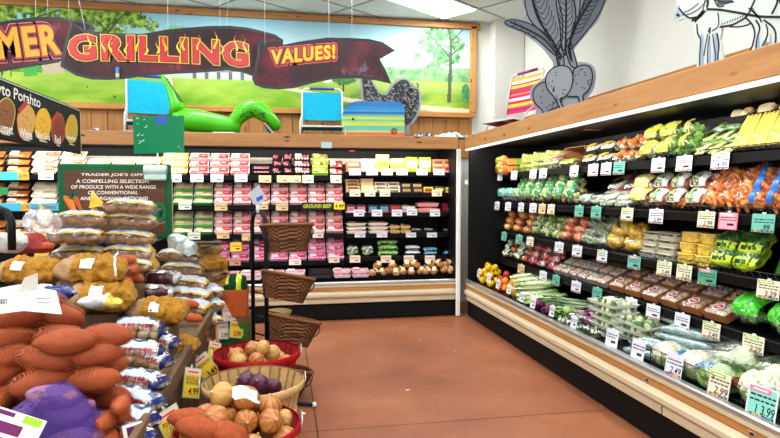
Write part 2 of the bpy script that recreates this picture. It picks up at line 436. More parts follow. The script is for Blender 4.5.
# ------------------------------------------------------------------ mural
def sstep(a, b, x):
    t = min(1, max(0, (x-a)/(b-a))); return t*t*(3-2*t)
def nz(x, y, s, sd=0, o=3):
    v = 0; a = 1; tot = 0
    for k in range(o): v += a*noise.noise(Vector((x*s, y*s, sd*9.7))); tot += a; a *= .55; s *= 2.1
    return v/tot
def mural_col(x, y):
    c = mixc(rgb(150, 204, 222), rgb(206, 228, 228), sstep(16, 62, y+6*nz(x, y, .02, 1)))
    gy = 70+(x/470)*12.5                                                  # horizon of the lawn
    # far tree line
    top = gy-13+5*nz(x, 0, .06, 2)+3*nz(x, 1, .25, 3) if x > 318 else gy-4+4*nz(x, 0, .1, 2)
    if y > top and y < gy+1:
        c = mixc(rgb(78, 140, 84), rgb(168, 208, 150), .5+.9*nz(x, y, .16, 4))
    if y >= gy:
        d = sstep(gy, gy+28, y)
        g = mixc(rgb(146, 186, 70), rgb(112, 166, 22), d) if x < 330 else mixc(rgb(168, 192, 104), rgb(74, 132, 30), sstep(gy+2, gy+20, y))
        c = mixc(g, rgb(178, 204, 76), min(1, max(0, .35+1.1*nz(x*.35, y, .09, 5))))
        p = 88+(x-285)*.19 if x < 352 else 100.5+(x-352)*.1
        if x > 280 and abs(y-p-1.2*nz(x, 0, .05, 6)) < 1.8+(x-280)*.006: c = rgb(226, 208, 176)
    if 43 < x < 63 and 58 < y < gy+2: c = mixc(rgb(178, 160, 128), rgb(206, 192, 164), .5+.8*nz(x, y, .4, 7))
    if 185 < x < 256 and 66 < y < gy+3.5:
        c = rgb(196, 198, 190)
        if y > 72 and int(x/4) % 3 == 0: c = rgb(98, 104, 104)
        if abs(y-71.5) < .8: c = rgb(130, 134, 134)
    if 164 < x < 186 and 70 < y < 78: c = mixc(c, rgb(206, 214, 206), .7)
    if x < 42 and 66+5*nz(x, 0, .2, 21) < y < gy+1.5: c = mixc(rgb(60, 120, 40), rgb(120, 180, 70), .5+nz(x, y, .2, 3))
    if (abs(x-11) < .7 or abs(x-2) < .7) and 70 < y < 77: c = rgb(60, 60, 60)
    if 24 < x < 37 and 64 < y < 76: c = rgb(70, 168, 66)
    # big leafy boughs upper left
    e = 43-abs(x-70)*.03-max(0, x-118)*.25
    n = nz(x, y*1.25, .05, 8, 4)+.45*nz(x, y, .22, 9, 2)
    if x < 205 and n > -.3+sstep(e-16, e+6, y)*.6+sstep(125, 200, x)*.55:
        c = mixc(rgb(40, 96, 16), rgb(176, 214, 90), min(1, max(0, .45+1.9*nz(x, y, .16, 10))))
    for (x0, y0, x1, y1, w) in ((100, 42, 118, 20, 1.2), (108, 32, 96, 20, .9), (20, 22, 60, 10, .8), (118, 20, 128, 10, .7)):
        dx, dy = x1-x0, y1-y0; t = min(1, max(0, ((x-x0)*dx+(y-y0)*dy)/(dx*dx+dy*dy)))
        if math.hypot(x-x0-dx*t, y-y0-dy*t) < w: c = rgb(78, 82, 44)
    if math.hypot((x-176)/16, (y-31)/5) < 1+.5*nz(x, y, .2, 11): c = mixc(rgb(110, 180, 96), rgb(170, 216, 150), .5+nz(x, y, .3, 12))
    # dark round trees under the banner's tail
    for tx, ty, rx, ry in ((343, 78, 12, 7), (330, 77, 7, 5), (262, 70, 8, 6)):
        if math.hypot((x-tx)/rx, (y-ty)/ry) < 1+.5*nz(x, y, .25, 13): c = mixc(rgb(40, 96, 44), rgb(92, 150, 74), .5+nz(x, y, .3, 14))
    if abs(x-343) < .8 and 84 < y < 91: c = rgb(70, 62, 48)
    if math.hypot((x-327)/5, (y-81)/1.8) < 1: c = rgb(232, 236, 226)
    # the single tree at the far end
    rr = math.hypot((x-441)/34, (y-48)/25)
    if rr < 1.25 and nz(x, y, .09, 15, 4)+.3*nz(x, y, .3, 16, 2) > -.22+.62*rr*rr and y < 76:
        c = mixc(rgb(52, 120, 64), rgb(150, 204, 140), min(1, max(0, .5+1.4*nz(x, y, .22, 17))))
    for (x0, y0, x1, y1, w) in ((448.5, 101, 450.5, 40, 1.5), (450.5, 45, 448, 27, .9), (450, 56, 464, 44, .7), (449.5, 58, 434, 40, .7), (434, 40, 424, 30, .5), (452, 40, 462, 30, .5)):
        dx, dy = x1-x0, y1-y0; t = min(1, max(0, ((x-x0)*dx+(y-y0)*dy)/(dx*dx+dy*dy)))
        if math.hypot(x-x0-dx*t, y-y0-dy*t) < w*(1.3-.4*t): c = rgb(86, 92, 74)
    if math.hypot((x-465)/4, (y-93)/9) < 1: c = mixc(rgb(40, 110, 80), rgb(90, 160, 110), .5+nz(x, y, .3, 18))
    return c
mural = thing('mural', 'long framed park mural of lawn and trees on back wall', 'mural', (-.5, WALLY-.02, 2.74))
MX0, MX1, MZ0, MZ1, MYY = -3.9, 2.70, 2.74, 3.97, WALLY-.035
def mfn(u, v): return (MX0+(MX1-MX0)*u+.5, MYY-WALLY+.02, MZ0+(MZ1-MZ0)*v-2.74)
def mcol(u, v):
    x, y = proj((MX0+(MX1-MX0)*u, MYY, MZ0+(MZ1-MZ0)*v)); return mural_col(x, y)
MB().grid(mfn, 560, 118, mcol, False).build('canvas', V_PAPER, mural)
fr = wood('mural_frame_pine', rgb(150, 96, 48), rgb(196, 138, 78), 'X', .5, True, 1.2)
frz = wood('mural_frame_pine_upright', rgb(176, 118, 60), rgb(214, 156, 90), 'Z', .5, True, 1.2)
MB().box((-.1, -.03, 1.225), (6.8, .06, .085), b=.006).build('frame_rail', fr, mural)
MB().box((3.2, -.03, .615), (.09, .06, 1.22), b=.006).build('frame_stile', frz, mural)

# ------------------------------------------------------------------ refrigerated cases
CASEWOOD_X = wood('fascia_cedar', rgb(168, 116, 66), rgb(200, 150, 96), 'X', .55, True, .9, rgb(110, 66, 34))
CASEWOOD_Y = wood('fascia_cedar_side', rgb(166, 112, 62), rgb(198, 146, 90), 'Y', .55, True, .9, rgb(110, 66, 34))
OAK_X = wood('bumper_oak', rgb(176, 116, 56), rgb(206, 146, 82), 'X', .45, False)
OAK_Y = wood('bumper_oak_side', rgb(172, 112, 52), rgb(202, 142, 78), 'Y', .45, False)
INNER = plain('case_liner_black', rgb(5, 5, 6), .5, .2)
TUBE = emit('case_lamp_tube', (1, .99, .96), 9)
BY, RX = 7.15, 2.30               # fronts of the meat case and the produce case
BX0, BX1 = -4.1, 2.2
RY0, RY1 = .9, 7.12
BSH, RSH = 7.45, 2.72             # planes of the shelf fronts
def case(kind, label):
    back = kind == 'meat'
    t = thing('refrigerated_case', label, 'refrigerated case', ((BX0+BX1)/2, BY+.45, 0) if back else (RX+.5, (RY0+RY1)/2, 0))
    o = Vector(t.location)
    def bar(name, a0, a1, z0, z1, mat, lo=None, hi=None, b=0, par=t, mesh=None):
        """a length of the case: from depth a0 to a1 behind the front, height z0..z1"""
        m = mesh or MB()
        if back: m.box((((lo or BX0)+(hi or BX1))/2-o.x, BY+(a0+a1)/2-o.y, (z0+z1)/2), ((hi or BX1)-(lo or BX0), a1-a0, z1-z0), b=b)
        else: m.box((RX+(a0+a1)/2-o.x, ((lo or RY0)+(hi or RY1))/2-o.y, (z0+z1)/2), (a1-a0, (hi or RY1)-(lo or RY0), z1-z0), b=b)
        return m.build(name, mat, par)
    D = .93 if back else 1.04
    bar('plinth', .03, D, 0, .215, BLACKM, b=.02)
    bar('lower_bumper', .0, .06, .215, .272, CREAM, b=.008)
    bar('bumper', -.03, .06, .274, .364, CREAM, b=.03)
    bar('wood_band', .0, .06, .366, .412, OAK_X if back else OAK_Y, b=.004)
    bar('upper_bumper', -.012, .06, .413, .445, CREAM, b=.008)
    bar('front_rail', -.02, .035, .447, .485, STEEL, b=.01)
    bar('deck', .06, D, .25, .40, INNER)
    bar('back_panel', D-.05, D, .3, 2.18, INNER)
    bar('canopy', .02, D, 2.17, 2.295, INNER)
    bar('fascia_board', -.02, .02, 2.145, 2.30, CASEWOOD_X if back else CASEWOOD_Y, b=.005)
    if back:
        for x in (BX1,): bar('end_panel', .03, D, .2, 2.17, INNER, lo=x-.03, hi=x)
        bar('back_rail', D-.09, D-.055, 1.98, 2.06, plain('back_rail_cream', rgb(206, 196, 170), .5, .3))
    else:
        bar('lamp_strip', -.016, .035, 2.127, 2.1445, emit('case_lamp_strip', (1, .97, .97), .75))
        bar('end_panel', .03, D, .2, 2.17, INNER, lo=RY1-.03, hi=RY1)
    return t, bar
meat, mbar = case('meat', 'long black open meat case with cedar fascia along the back wall')
prod, pbar = case('produce', 'long black open produce case with cedar fascia under the white side wall')
RAILM = plain('shelf_rail_black', rgb(4, 4, 5), .45, .15)
MEAT_L = [1.745, 1.375, 1.01, .66]          # undersides of the rails, bays to the left of the split
MEAT_R = [1.80, 1.53, 1.27, 1.00, .70]
XSPL = xaty(345, BSH, 1.6)
def shelf(bar, zb, a0, D, lo=None, hi=None, guard=None, t=None):
    s = bar('shelf', a0+.012, D-.05, zb+.045, zb+.06, INNER, lo, hi)
    bar('price_rail', a0-.006, a0+.012, zb, zb+.062, RAILM, lo, hi, .004, s)
    return s
for z in MEAT_L: shelf(mbar, z, .30, .93, BX0+.02, XSPL-.01)
for z in MEAT_R: shelf(mbar, z, .30, .93, XSPL+.01, BX1-.04)
PROD = [1.775, 1.405, 1.035, .70]
for k, z in enumerate(PROD):
    s = shelf(pbar, z, .40, 1.04, None, RY1-.04)
    if k < 3:
        g = MB(); oo = prod.location; yy = [RY0+.1+i*.028 for i in range(int((RY1-RY0-.2)/.028))]
        g.tube([(2.708-oo.x, y-oo.y, z+(.066 if i % 2 else .10)) for i, y in enumerate(yy)], .0022, n=4)
        g.tube([(2.708-oo.x, RY0+.1-oo.y, z+.102), (2.708-oo.x, RY1-.1-oo.y, z+.102)], .003, n=5)
        g.build('wire_guard', WIRE, s)
# wire fence along the produce deck, nearer half
g = MB(); oo = prod.location
ys = [1.2+i*.11 for i in range(30)]
for y in ys: g.tube([(2.372-oo.x, y-oo.y, .40), (2.372-oo.x, y-oo.y, .575)], .003, n=5)
for z in (.49, .575): g.tube([(2.372-oo.x, 1.2-oo.y, z), (2.372-oo.x, 4.39-oo.y, z)], .003, n=5)
g.build('wire_fence', WIRE, prod)
# corner trim post between the two cases
ct = MB().box((0, 0, 1.06), (.05, .05, 2.12), b=.008).build('corner_post', WHITE, None, (2.185, 7.075, .02))
tag(ct, 'slim white corner post standing between the two refrigerated cases', 'post')
tag(MB().box((0, 0, 0), (.0015, .04, .05), rgb(232, 230, 222)).build('stock_label', V_PAPER, None, PY(466.5, 182, RY1-.032)+Vector((0, -.001, 0)), (0, 0, pi/2)), 'small white label stuck on black end of produce case', 'label')
tag(MB().box((0, 0, 0), (.16, .05, .001), rgb(206, 160, 140)).build('stock_label', V_PAPER, None, PZ(592, 130, 2.168)), 'small pinkish label stuck under the produce case canopy', 'label')
# light inside the cases: their own lamps
def area(name, loc, rot, sx, sy, e, c=(1, .98, .95)):
    l = bpy.data.lights.new(name, 'AREA'); l.shape = 'RECTANGLE'; l.size = sx; l.size_y = sy; l.energy = e; l.color = c
    o = bpy.data.objects.new(name, l); COL.objects.link(o); o.location = loc; o.rotation_euler = rot; return o
LM, LP = area('meat_case_lamp', ((BX0+BX1)/2, BY+.075, 2.157), (math.radians(38), 0, 0), 6.1, .05, 34), area('produce_case_lamp', (RX+.085, (RY0+RY1)/2, 2.165), (math.radians(38), 0, -pi/2), 6.1, .05, 36)
SC.world = bpy.data.worlds.new('store'); SC.world.use_nodes = True
SC.world.node_tree.nodes['Background'].inputs[0].default_value = (.93, .97, 1, 1)
SC.world.node_tree.nodes['Background'].inputs[1].default_value = .9
# ------------------------------------------------------------------ goods: builders (local frame: front looks along -y, base at z = 0)
W_ = rgb(244, 242, 236)
def rr(seed): return random.Random(seed)
def pillow_fn(L, D, H, seed=0, wr=.012, pinch=.5, flat=.35, zc=None):
    """a filled bag lying along x: u -1..1 along its length, a the angle about it"""
    zc = H/2 if zc is None else zc
    def P(u, a, off=0.):
        s = (max(0, 1-abs(u)**3.2))**.55
        ca, sa = math.cos(a), math.sin(a)
        y = math.copysign(abs(ca)**.8, ca)*(D/2*(pinch+(1-pinch)*s)+off)
        z = math.copysign(abs(sa)**.8, sa)*(H/2*max(s, .04)+off)
        q = Vector((L/2*u, y, z)); w = noise.noise(q*22+Vector((seed*5.3, seed, 0)))+.5*noise.noise(q*55+Vector((seed, 0, seed*2)))
        k = wr*w
        return Vector((q.x+k*.5, q.y+k*ca, zc+max(q.z+k*sa, -zc+.001)))
    return P
def pillow(P, u0=-1, u1=1, a0=0, a1=2*pi, off=0., nu=18, na=16, col=W_, mb=None):
    mb = mb or MB(); full = a1-a0 > 6.2
    return mb.grid(lambda s, t: P(u0+(u1-u0)*t, a0+(a1-a0)*s, off), na, nu, (lambda s, t: col(u0+(u1-u0)*t, a0+(a1-a0)*s)) if callable(col) else col, True, full)
def fins(L, D, H, col, ln=.03, mb=None, seed=0):
    mb = mb or MB()
    for sg in (-1, 1):
        def fn(s, t, sg=sg):
            y = (s-.5)*D*(.62+.25*t); return Vector((sg*(L/2*.985+ln*t), y, H/2+.008*math.sin(s*19+seed)*t))
        mb.grid(fn, 12, 3, col)
    return mb
def lumps(n, box, r, cols, seed=0, el=1.3, nu=8, nv=6, amp=.1, base=0, orient=True):
    """loose contents packed in a box-shaped volume standing on z = 0"""
    q = rr(seed); mb = MB(); bx, by, bz = box
    for i in range(n):
        x, y = q.uniform(-1, 1)*(bx/2-r), q.uniform(-1, 1)*(by/2-r)
        z = base+r+max(0, bz-2*r)*q.random()*(1-.5*(x/bx*2)**2)
        k = q.uniform(.8, 1.15)*r
        mb.ell((x, y, z), (k*el, k, k), jit(q.choice(cols), .14, q), (q.uniform(0, 3), q.uniform(0, 3), q.uniform(0, 3)) if orient else (0, 0, q.uniform(-.3, .3)), nu, nv, amp, i)
    return mb

# --- flat wrapped trays (meat, fish, poultry)
def meat_tray(w=.22, d=.16, h=.042, meat=rgb(214, 92, 96), fat=rgb(240, 196, 186), foam=W_, label=(W_, rgb(204, 30, 40)), kind='slab', seed=0, side=None, h_lab=.4):
    q = rr(seed); t = root('meat_tray')
    m = MB(); hw, hd = w/2, d/2
    def ring(s, z): return [(-hw*s, -hd*s, z), (hw*s, -hd*s, z), (hw*s, hd*s, z), (-hw*s, hd*s, z)]
    vs = ring(.86, 0)+ring(1, h*.72)+ring(1.0, h*.78)+ring(.93, h*.74)+ring(.84, h*.2)
    fs = [(3, 2, 1, 0)]
    for k in range(4):
        for i in range(4): fs.append((k*4+i, k*4+(i+1) % 4, k*4+4+(i+1) % 4, k*4+4+i))
    fs.append((16, 17, 18, 19)); m.add(vs, fs, foam); m.build('tray', V_MATTE, t)
    m = MB()
    if kind == 'slab':
        m.grid(lambda u, v: Vector(((u-.5)*w*.86, (v-.5)*d*.84, h*.72+h*.34*math.sin(pi*u)**.4*math.sin(pi*v)**.4*(1+.3*noise.noise(Vector((u*4, v*3, seed)))))), 12, 8,
               lambda u, v: mixc(meat, fat, min(1, max(0, .5+1.5*noise.noise(Vector((u*4.2, v*2.6, seed*3.1+.5)))-.25))))
        m.box((0, 0, h*.5), (w*.82, d*.8, h*.5), meat)
    elif kind == 'cuts':
        for i in range(5):
            m.ell(((i-2)*w*.165, 0, h*.7), (w*.085, d*.4, h*.42), lambda n, c=jit(meat, .15, q): fat if n.y < -.6 or noise.noise(n*2.5+Vector((seed, 0, 0))) > .3 else c, (0, 0, q.uniform(-.15, .15)), 10, 7, .12, i)
    elif kind == 'links':
        for i in range(4): m.ell((0, (i-1.5)*d*.21, h*.72), (w*.42, d*.1, h*.36), jit(meat, .12, q), (0, 0, q.uniform(-.04, .04)), 12, 7, .06, i)
    else:
        for i in range(9): m.ell((q.uniform(-.34, .34)*w, q.uniform(-.3, .3)*d, h*.7), (w*.15, w*.12, h*.4), jit(mixc(meat, fat, q.random()*.5), .1, q), (0, 0, q.uniform(0, 3)), 9, 6, .12, i)
    m.build('meat', V_SKIN, t)
    f = MB(); f.grid(lambda u, v: Vector(((u-.5)*w*.99, (v-.5)*d*.99, h*.8+h*.36*(math.sin(pi*u)*math.sin(pi*v))**.35)), 9, 7, W_)
    f.build('wrap', FILM, t)
    if label:
        zt = h*1.22
        l = MB().box((-w*.22, -d*.02, zt), (w*.36, d*.62, .0012), label[0]); l.build('price_label', V_PAPER, t)
        if len(label) > 1:
            l = MB().box((w*.2, -d*.12, zt), (w*.34, d*h_lab, .0012), label[1])
            l.box((w*.2, -d*.12, zt+.0008), (w*.24, d*h_lab*.22, .0006), mixc(label[1], (1, 1, 1), .75)); l.build('brand_label', V_PAPER, t)
    if side is not None:
        l = MB().box((0, -hd*.96, h*.5), (w*.97, .014, h*.95), side, b=.003); l.build('edge_band', V_PLAST, t)
    return t
# --- small cartons and pouches
def carton(w, d, h, face, panel=None, stripe=None, seed=0, name='carton', sq=.002):
    t = root(name); MB().box((0, 0, h/2), (w, d, h), face, b=sq).build('box', V_GLOSS, t)
    m = MB()
    if panel: m.box((0, -d/2-.0006, h*.52), (w*.72, .0016, h*.5), panel)
    if stripe: m.box((0, -d/2-.0006, h*.13), (w*.98, .0014, h*.18), stripe)
    if panel:
        m.box((0, 0, h+.0006), (w*.7, d*.5, .0014), panel)
        for k in range(2): m.box((0, -d/2-.0016, h*(.6-.14*k)), (w*.5, .0012, h*.05), mixc(face, (0, 0, 0), .5))
    if m.v: m.build('print', V_GLOSS, t)
    return t
def pouch(w, d, h, body, panel=None, window=None, seed=0, name='pouch', hd=None, lettering=None):
    """a standing pillow pouch: seam along the top, printed front"""
    t = root(name); q = rr(seed)
    def P(u, a, off=0.):
        v = (u+1)/2; th = (max(.0, math.sin(pi*min(.985, max(.02, v*.93+.02)))))**.6
        c, s = math.cos(a), math.sin(a)
        p = Vector((math.copysign(abs(c)**.55, c)*w/2*(.97+.03*th), math.copysign(abs(s)**.9, s)*(d/2*th+.002+off), h*v))
        return p+Vector((0, 1, 0))*(.006*noise.noise(p*28+Vector((seed, 0, seed))))*(1 if s > 0 else -1)
    def colr(u, a):
        v = (u+1)/2
        if hd and v > 1-hd[1]: return hd[0]
        if lettering and .1 < v < .9 and noise.noise(Vector((math.cos(a)*7, v*9, seed*3))) > .3: return lettering
        return body
    pillow(P, -1, 1, 0, 2*pi, 0, 14, 20, colr).build('bag', V_PLAST, t)
    if panel: pillow(P, -.35, .5, 1.25*pi, 1.75*pi, .003, 5, 7, panel).build('printed_panel', V_GLOSS, t)
    if window: pillow(P, -.85, -.3, 1.15*pi, 1.85*pi, .003, 5, 9, lambda u, a: jit(window, .3, q)).build('window', V_GLOSS, t)
    return t
def clear_bag(w, d, h, cols, n=26, r=.02, el=1.6, seed=0, header=None, label=None, name='bag', amp=.1, film=FILM2, sheets=0, sheetcol=None, orient=True):
    """clear bag lying tilted on the shelf: contents, film, printed header band, label"""
    t = root(name); q = rr(seed)
    c = lumps(n, (w*.9, d*.8, h*.8), r, cols, seed, el, 8, 6, amp, h*.05, orient)
    c.build('contents', V_TUFT, t, kind='stuff')
    fl = min(.02, w*.09); P = pillow_fn(w-2*fl, d, h, seed, .007)
    f = pillow(P, -1, 1, 0, 2*pi, .002, 14, 16); fins(w-2*fl, d, h, W_, fl, f, seed); f.build('film', film, t)
    if header:
        pillow(P, -.9, .9, .35*pi, .98*pi, .006, 14, 12, lambda u, a: jit(mixc(header, (1, 1, 1), .35 if noise.noise(Vector((u*5, a*4, seed))) > .25 else 0), .28, q)).build('header', V_PLAST, t)  # pale patches and uneven tone paint crinkle highlights into the printed band
    if label:
        lc = label[0]; l2 = label[-1]
        pillow(P, -.5, .5, .5*pi, .95*pi, .007, 8, 6, lambda u, a: lc if q.random() > .45 else l2).build('label', V_GLOSS, t)
    return t
def tub(r, h, fill, lid=None, seed=0, name='tub', chunky=True, n=22, label=None):
    t = root(name); q = rr(seed)
    m = MB(); m.lathe([(r*.88, .003), (r*.93, h*.86)], lambda u, v: jit(q.choice(fill), .12, q), 16, smooth=False)
    if chunky:
        for i in range(n):
            a = q.uniform(0, 6.28); z = q.uniform(.15, .85)*h
            m.ell((r*.8*math.cos(a), r*.8*math.sin(a), z), (r*.22, r*.2, r*.18), jit(q.choice(fill), .15, q), (q.random(), q.random(), q.random()), 6, 5)
    m.build('contents', V_SKIN, t, kind='stuff')
    MB().lathe([(r*.92, 0), (r*1.0, h*.9)], W_, 20, cap=False).build('cup', TUB, t)
    l = MB().lathe([(r*1.04, h*.9), (r*1.06, h*.94), (r*1.03, h), (0, h)], lid or W_, 20); l.build('lid', TUB if lid is None else V_PLAST, t)
    if label: MB().lathe([(r*1.01, h*.3), (r*1.02, h*.68)], label, 20, cap=False).build('label', V_PAPER, t)
    return t
def clamshell(w, d, h, cols, lidc=None, n=16, r=.025, seed=0, label=None, name='produce_tray', el=1.2, trayc=None, film=TUB, band=None):
    t = root(name); q = rr(seed); hw, hd = w/2, d/2
    def ring(s, z): return [(-hw*s, -hd*s, z), (hw*s, -hd*s, z), (hw*s, hd*s, z), (-hw*s, hd*s, z)]
    m = MB(); vs = ring(.88, 0)+ring(1, h*.55)+ring(1.03, h*.57)+ring(1.03, h*.6)+ring(.95, h*.55)+ring(.85, .006); fs = [(3, 2, 1, 0)]
    for k in range(5):
        for i in range(4): fs.append((k*4+i, k*4+(i+1) % 4, k*4+4+(i+1) % 4, k*4+4+i))
    fs.append((20, 21, 22, 23)); m.add(vs, fs, trayc or rgb(20, 20, 22)); m.build('tray', V_MATTE if trayc else TUB, t)
    lumps(n, (w*.9, d*.88, h*.9), r, cols, seed, el, 8, 6, .12, h*.06).build('contents', V_SKIN, t, kind='stuff')
    MB().grid(lambda u, v: Vector(((u-.5)*w*1.0, (v-.5)*d*1.0, h*.62+h*.4*(math.sin(pi*u)*math.sin(pi*v))**.3)), 9, 7, W_).build('wrap', film, t)
    if lidc: MB().box((0, 0, h*.99), (w*.94, d*.94, h*.12), lidc, b=.004).build('lid', V_PAPER, t)
    if label:
        MB().box((0, -d*.1, h*1.06), (w*.42, d*.42, .0015), label).box((0, -d*.1, h*1.06+.0012), (w*.3, d*.1, .001), mixc(label, (0, 0, 0), .5)).build('label', V_PAPER, t)
    if band: MB().box((0, -hd*1.02, h*.5), (w*.5, .003, h*.5), band).build('front_label', V_PAPER, t)
    return t
def mushroom_box(w=.17, d=.13, h=.06, cap=rgb(226, 206, 180), card=rgb(176, 116, 66), label=rgb(222, 60, 70), seed=0):
    t = root('mushroom_carton'); q = rr(seed); hw, hd = w/2, d/2
    def ring(s, z): return [(-hw*s, -hd*s, z), (hw*s, -hd*s, z), (hw*s, hd*s, z), (-hw*s, hd*s, z)]
    m = MB(); vs = ring(.9, 0)+ring(1, h)+ring(.96, h)+ring(.86, .006); fs = [(3, 2, 1, 0)]
    for k in range(3):
        for i in range(4): fs.append((k*4+i, k*4+(i+1) % 4, k*4+4+(i+1) % 4, k*4+4+i))
    fs.append((12, 13, 14, 15)); m.add(vs, fs, card); m.build('carton', V_MATTE, t)
    m = MB(); k = 0
    for i in range(4):
        for j in range(3):
            c = jit(cap, .12, q)
            x, y = (i-1.5)*w*.22, (j-1)*d*.28
            m.ell((x, y, h*.82+q.uniform(-.1, .12)*h), (w*.13, d*.17, h*.36), c, (q.uniform(-.5, .5), q.uniform(-.5, .5), 0), 10, 7, .06, k); k += 1
    m.build('mushrooms', V_SKIN, t, kind='stuff')
    MB().grid(lambda u, v: Vector(((u-.5)*w, (v-.5)*d, h*1.0+h*.28*(math.sin(pi*u)*math.sin(pi*v))**.4)), 9, 7, W_).build('wrap', FILM, t)
    l = MB().prism([(w*.2*math.cos(a)*(1+.1*math.cos(4*a)), d*.26*math.sin(a)) for a in [i*pi/9 for i in range(18)]], (0, -d*.1, h*1.31), (1, 0, 0), (0, 1, 0), .001, W_)
    l.prism([(w*.15*math.cos(a), d*.18*math.sin(a)) for a in [i*pi/9 for i in range(18)]], (0, -d*.1, h*1.325), (1, 0, 0), (0, 1, 0), .001, label)
    l.box((0, -d*.1, h*1.33), (w*.16, d*.08, .001), W_); l.build('label', V_PAPER, t); return t
# --- loose vegetables
def bell_pepper(col, r=.042, seed=0):
    t = root('bell_pepper'); ph = seed*.9
    prof = [(0, .006), (r*.5, .0), (r*.82, r*.35), (r*1.0, r*1.0), (r*1.0, r*1.5), (r*.8, r*1.85), (r*.4, r*1.9), (r*.12, r*1.75), (0, r*1.72)]
    MB().lathe(prof, lambda u, v: jit(col, .07), 20, rad=lambda w, z: 1+.11*math.cos(4*w+ph)-.04*math.cos(2*w+ph)).build('flesh', V_GLOSS, t)
    m = MB().tube([(0, 0, r*1.7), (.002, 0, r*2.0), (.008, .003, r*2.35)], [.006, .0045, .006], rgb(84, 132, 42), 7); m.lathe([(r*.34, r*1.83), (r*.12, r*1.86), (.005, r*1.9)], rgb(96, 144, 50), 10)
    m.build('stem', V_SKIN, t); return t
def cucumber(L, r, col, col2, seed=0, wrapped=False, name='cucumber'):
    t = root(name); N = 12; q = rr(seed)
    pts = [Vector(((k/(N-1)-.5)*L, .012*math.sin(k/(N-1)*pi+seed), r+.004*math.sin(k*.7+seed))) for k in range(N)]
    rs = [r*(max(.18, math.sin(pi*(k+.35)/(N-.3))))**.35 for k in range(N)]
    m = MB(); m.tube(pts, rs, col, 12)
    m.c = [mixc(col, col2, .5+.5*math.sin(k*2.4)) if k < 12*11 else c for k, c in enumerate(m.c)]
    m.build('flesh', V_SKIN, t); MB().ell(pts[0]+Vector((-.004, 0, 0)), (.008, .005, .005), rgb(150, 160, 90)).build('stem', V_SKIN, t)
    if wrapped: MB().tube([pts[0]+Vector((-.03, 0, 0))]+pts+[pts[-1]+Vector((.03, 0, 0))], [.004]+[x+.003 for x in rs]+[.004], W_, 12).build('wrap', FILM2, t)
    return t
def curly_head(r, c1, c2, seed=0, name='lettuce_head', squash=.85, leaves=16, wrap=False, amp=.5, label=None):
    """a leafy head made of ruffled overlapping leaves"""
    t = root(name); q = rr(seed); m = MB()
    m.ell((0, 0, r*.85), (r*.72, r*.72, r*.72), mixc(c1, c2, .6), None, 12, 8, .2, seed)
    for k in range(leaves):
        a = k*2.4; tilt = q.uniform(.25, 1.15); ln = r*q.uniform(1.0, 1.35); wd = r*q.uniform(.6, .85)
        dr = Vector((math.cos(a), math.sin(a), 0)); sd = Vector((-math.sin(a), math.cos(a), 0))
        def fn(u, v, k=k, dr=dr, sd=sd, tilt=tilt, ln=ln, wd=wd):
            th = tilt+v*(1.15 if tilt < .8 else .3)-.3; w = (u-.5)*2*wd*(.35+.9*math.sin(pi*min(.92, v*.8+.12)))
            ruff = .16*r*amp*math.sin(u*17+k)*v
            p = dr*(r*.35+ln*.62*math.sin(th)*v+r*.12)+sd*w+Vector((0, 0, r*.2+ln*math.cos(th*.6)*v*squash+ruff))
            p.z = max(.003, p.z-.25*(abs(u-.5)*2)**2*r*.5); return p
        m.grid(fn, 9, 6, lambda u, v, k=k: mixc(c2, jit(c1, .12, q), min(1, .15+v*1.1)) if abs(u-.5) > .07 else c2)
    m.build('leaves', V_TUFT, t)
    MB().lathe([(r*.16, 0), (r*.2, r*.2)], rgb(226, 228, 190), 10).build('stem', V_SKIN, t)
    if wrap: MB().ell((0, 0, r*.95), (r*1.32, r*1.32, r*1.0), W_, None, 16, 11, .16, seed+3, 3).build('wrap', FILM2, t)
    if label: MB().grid(lambda u, v: Vector((r*1.36*math.cos(1.5*pi+(u-.5)*1.1), r*1.36*math.sin(1.5*pi+(u-.5)*1.1), r*(.75+.5*v))), 8, 5, lambda u, v: label if q.random() > .3 else mixc(label, (0, 0, 0), .8)).build('label', V_GLOSS, t)
    return t
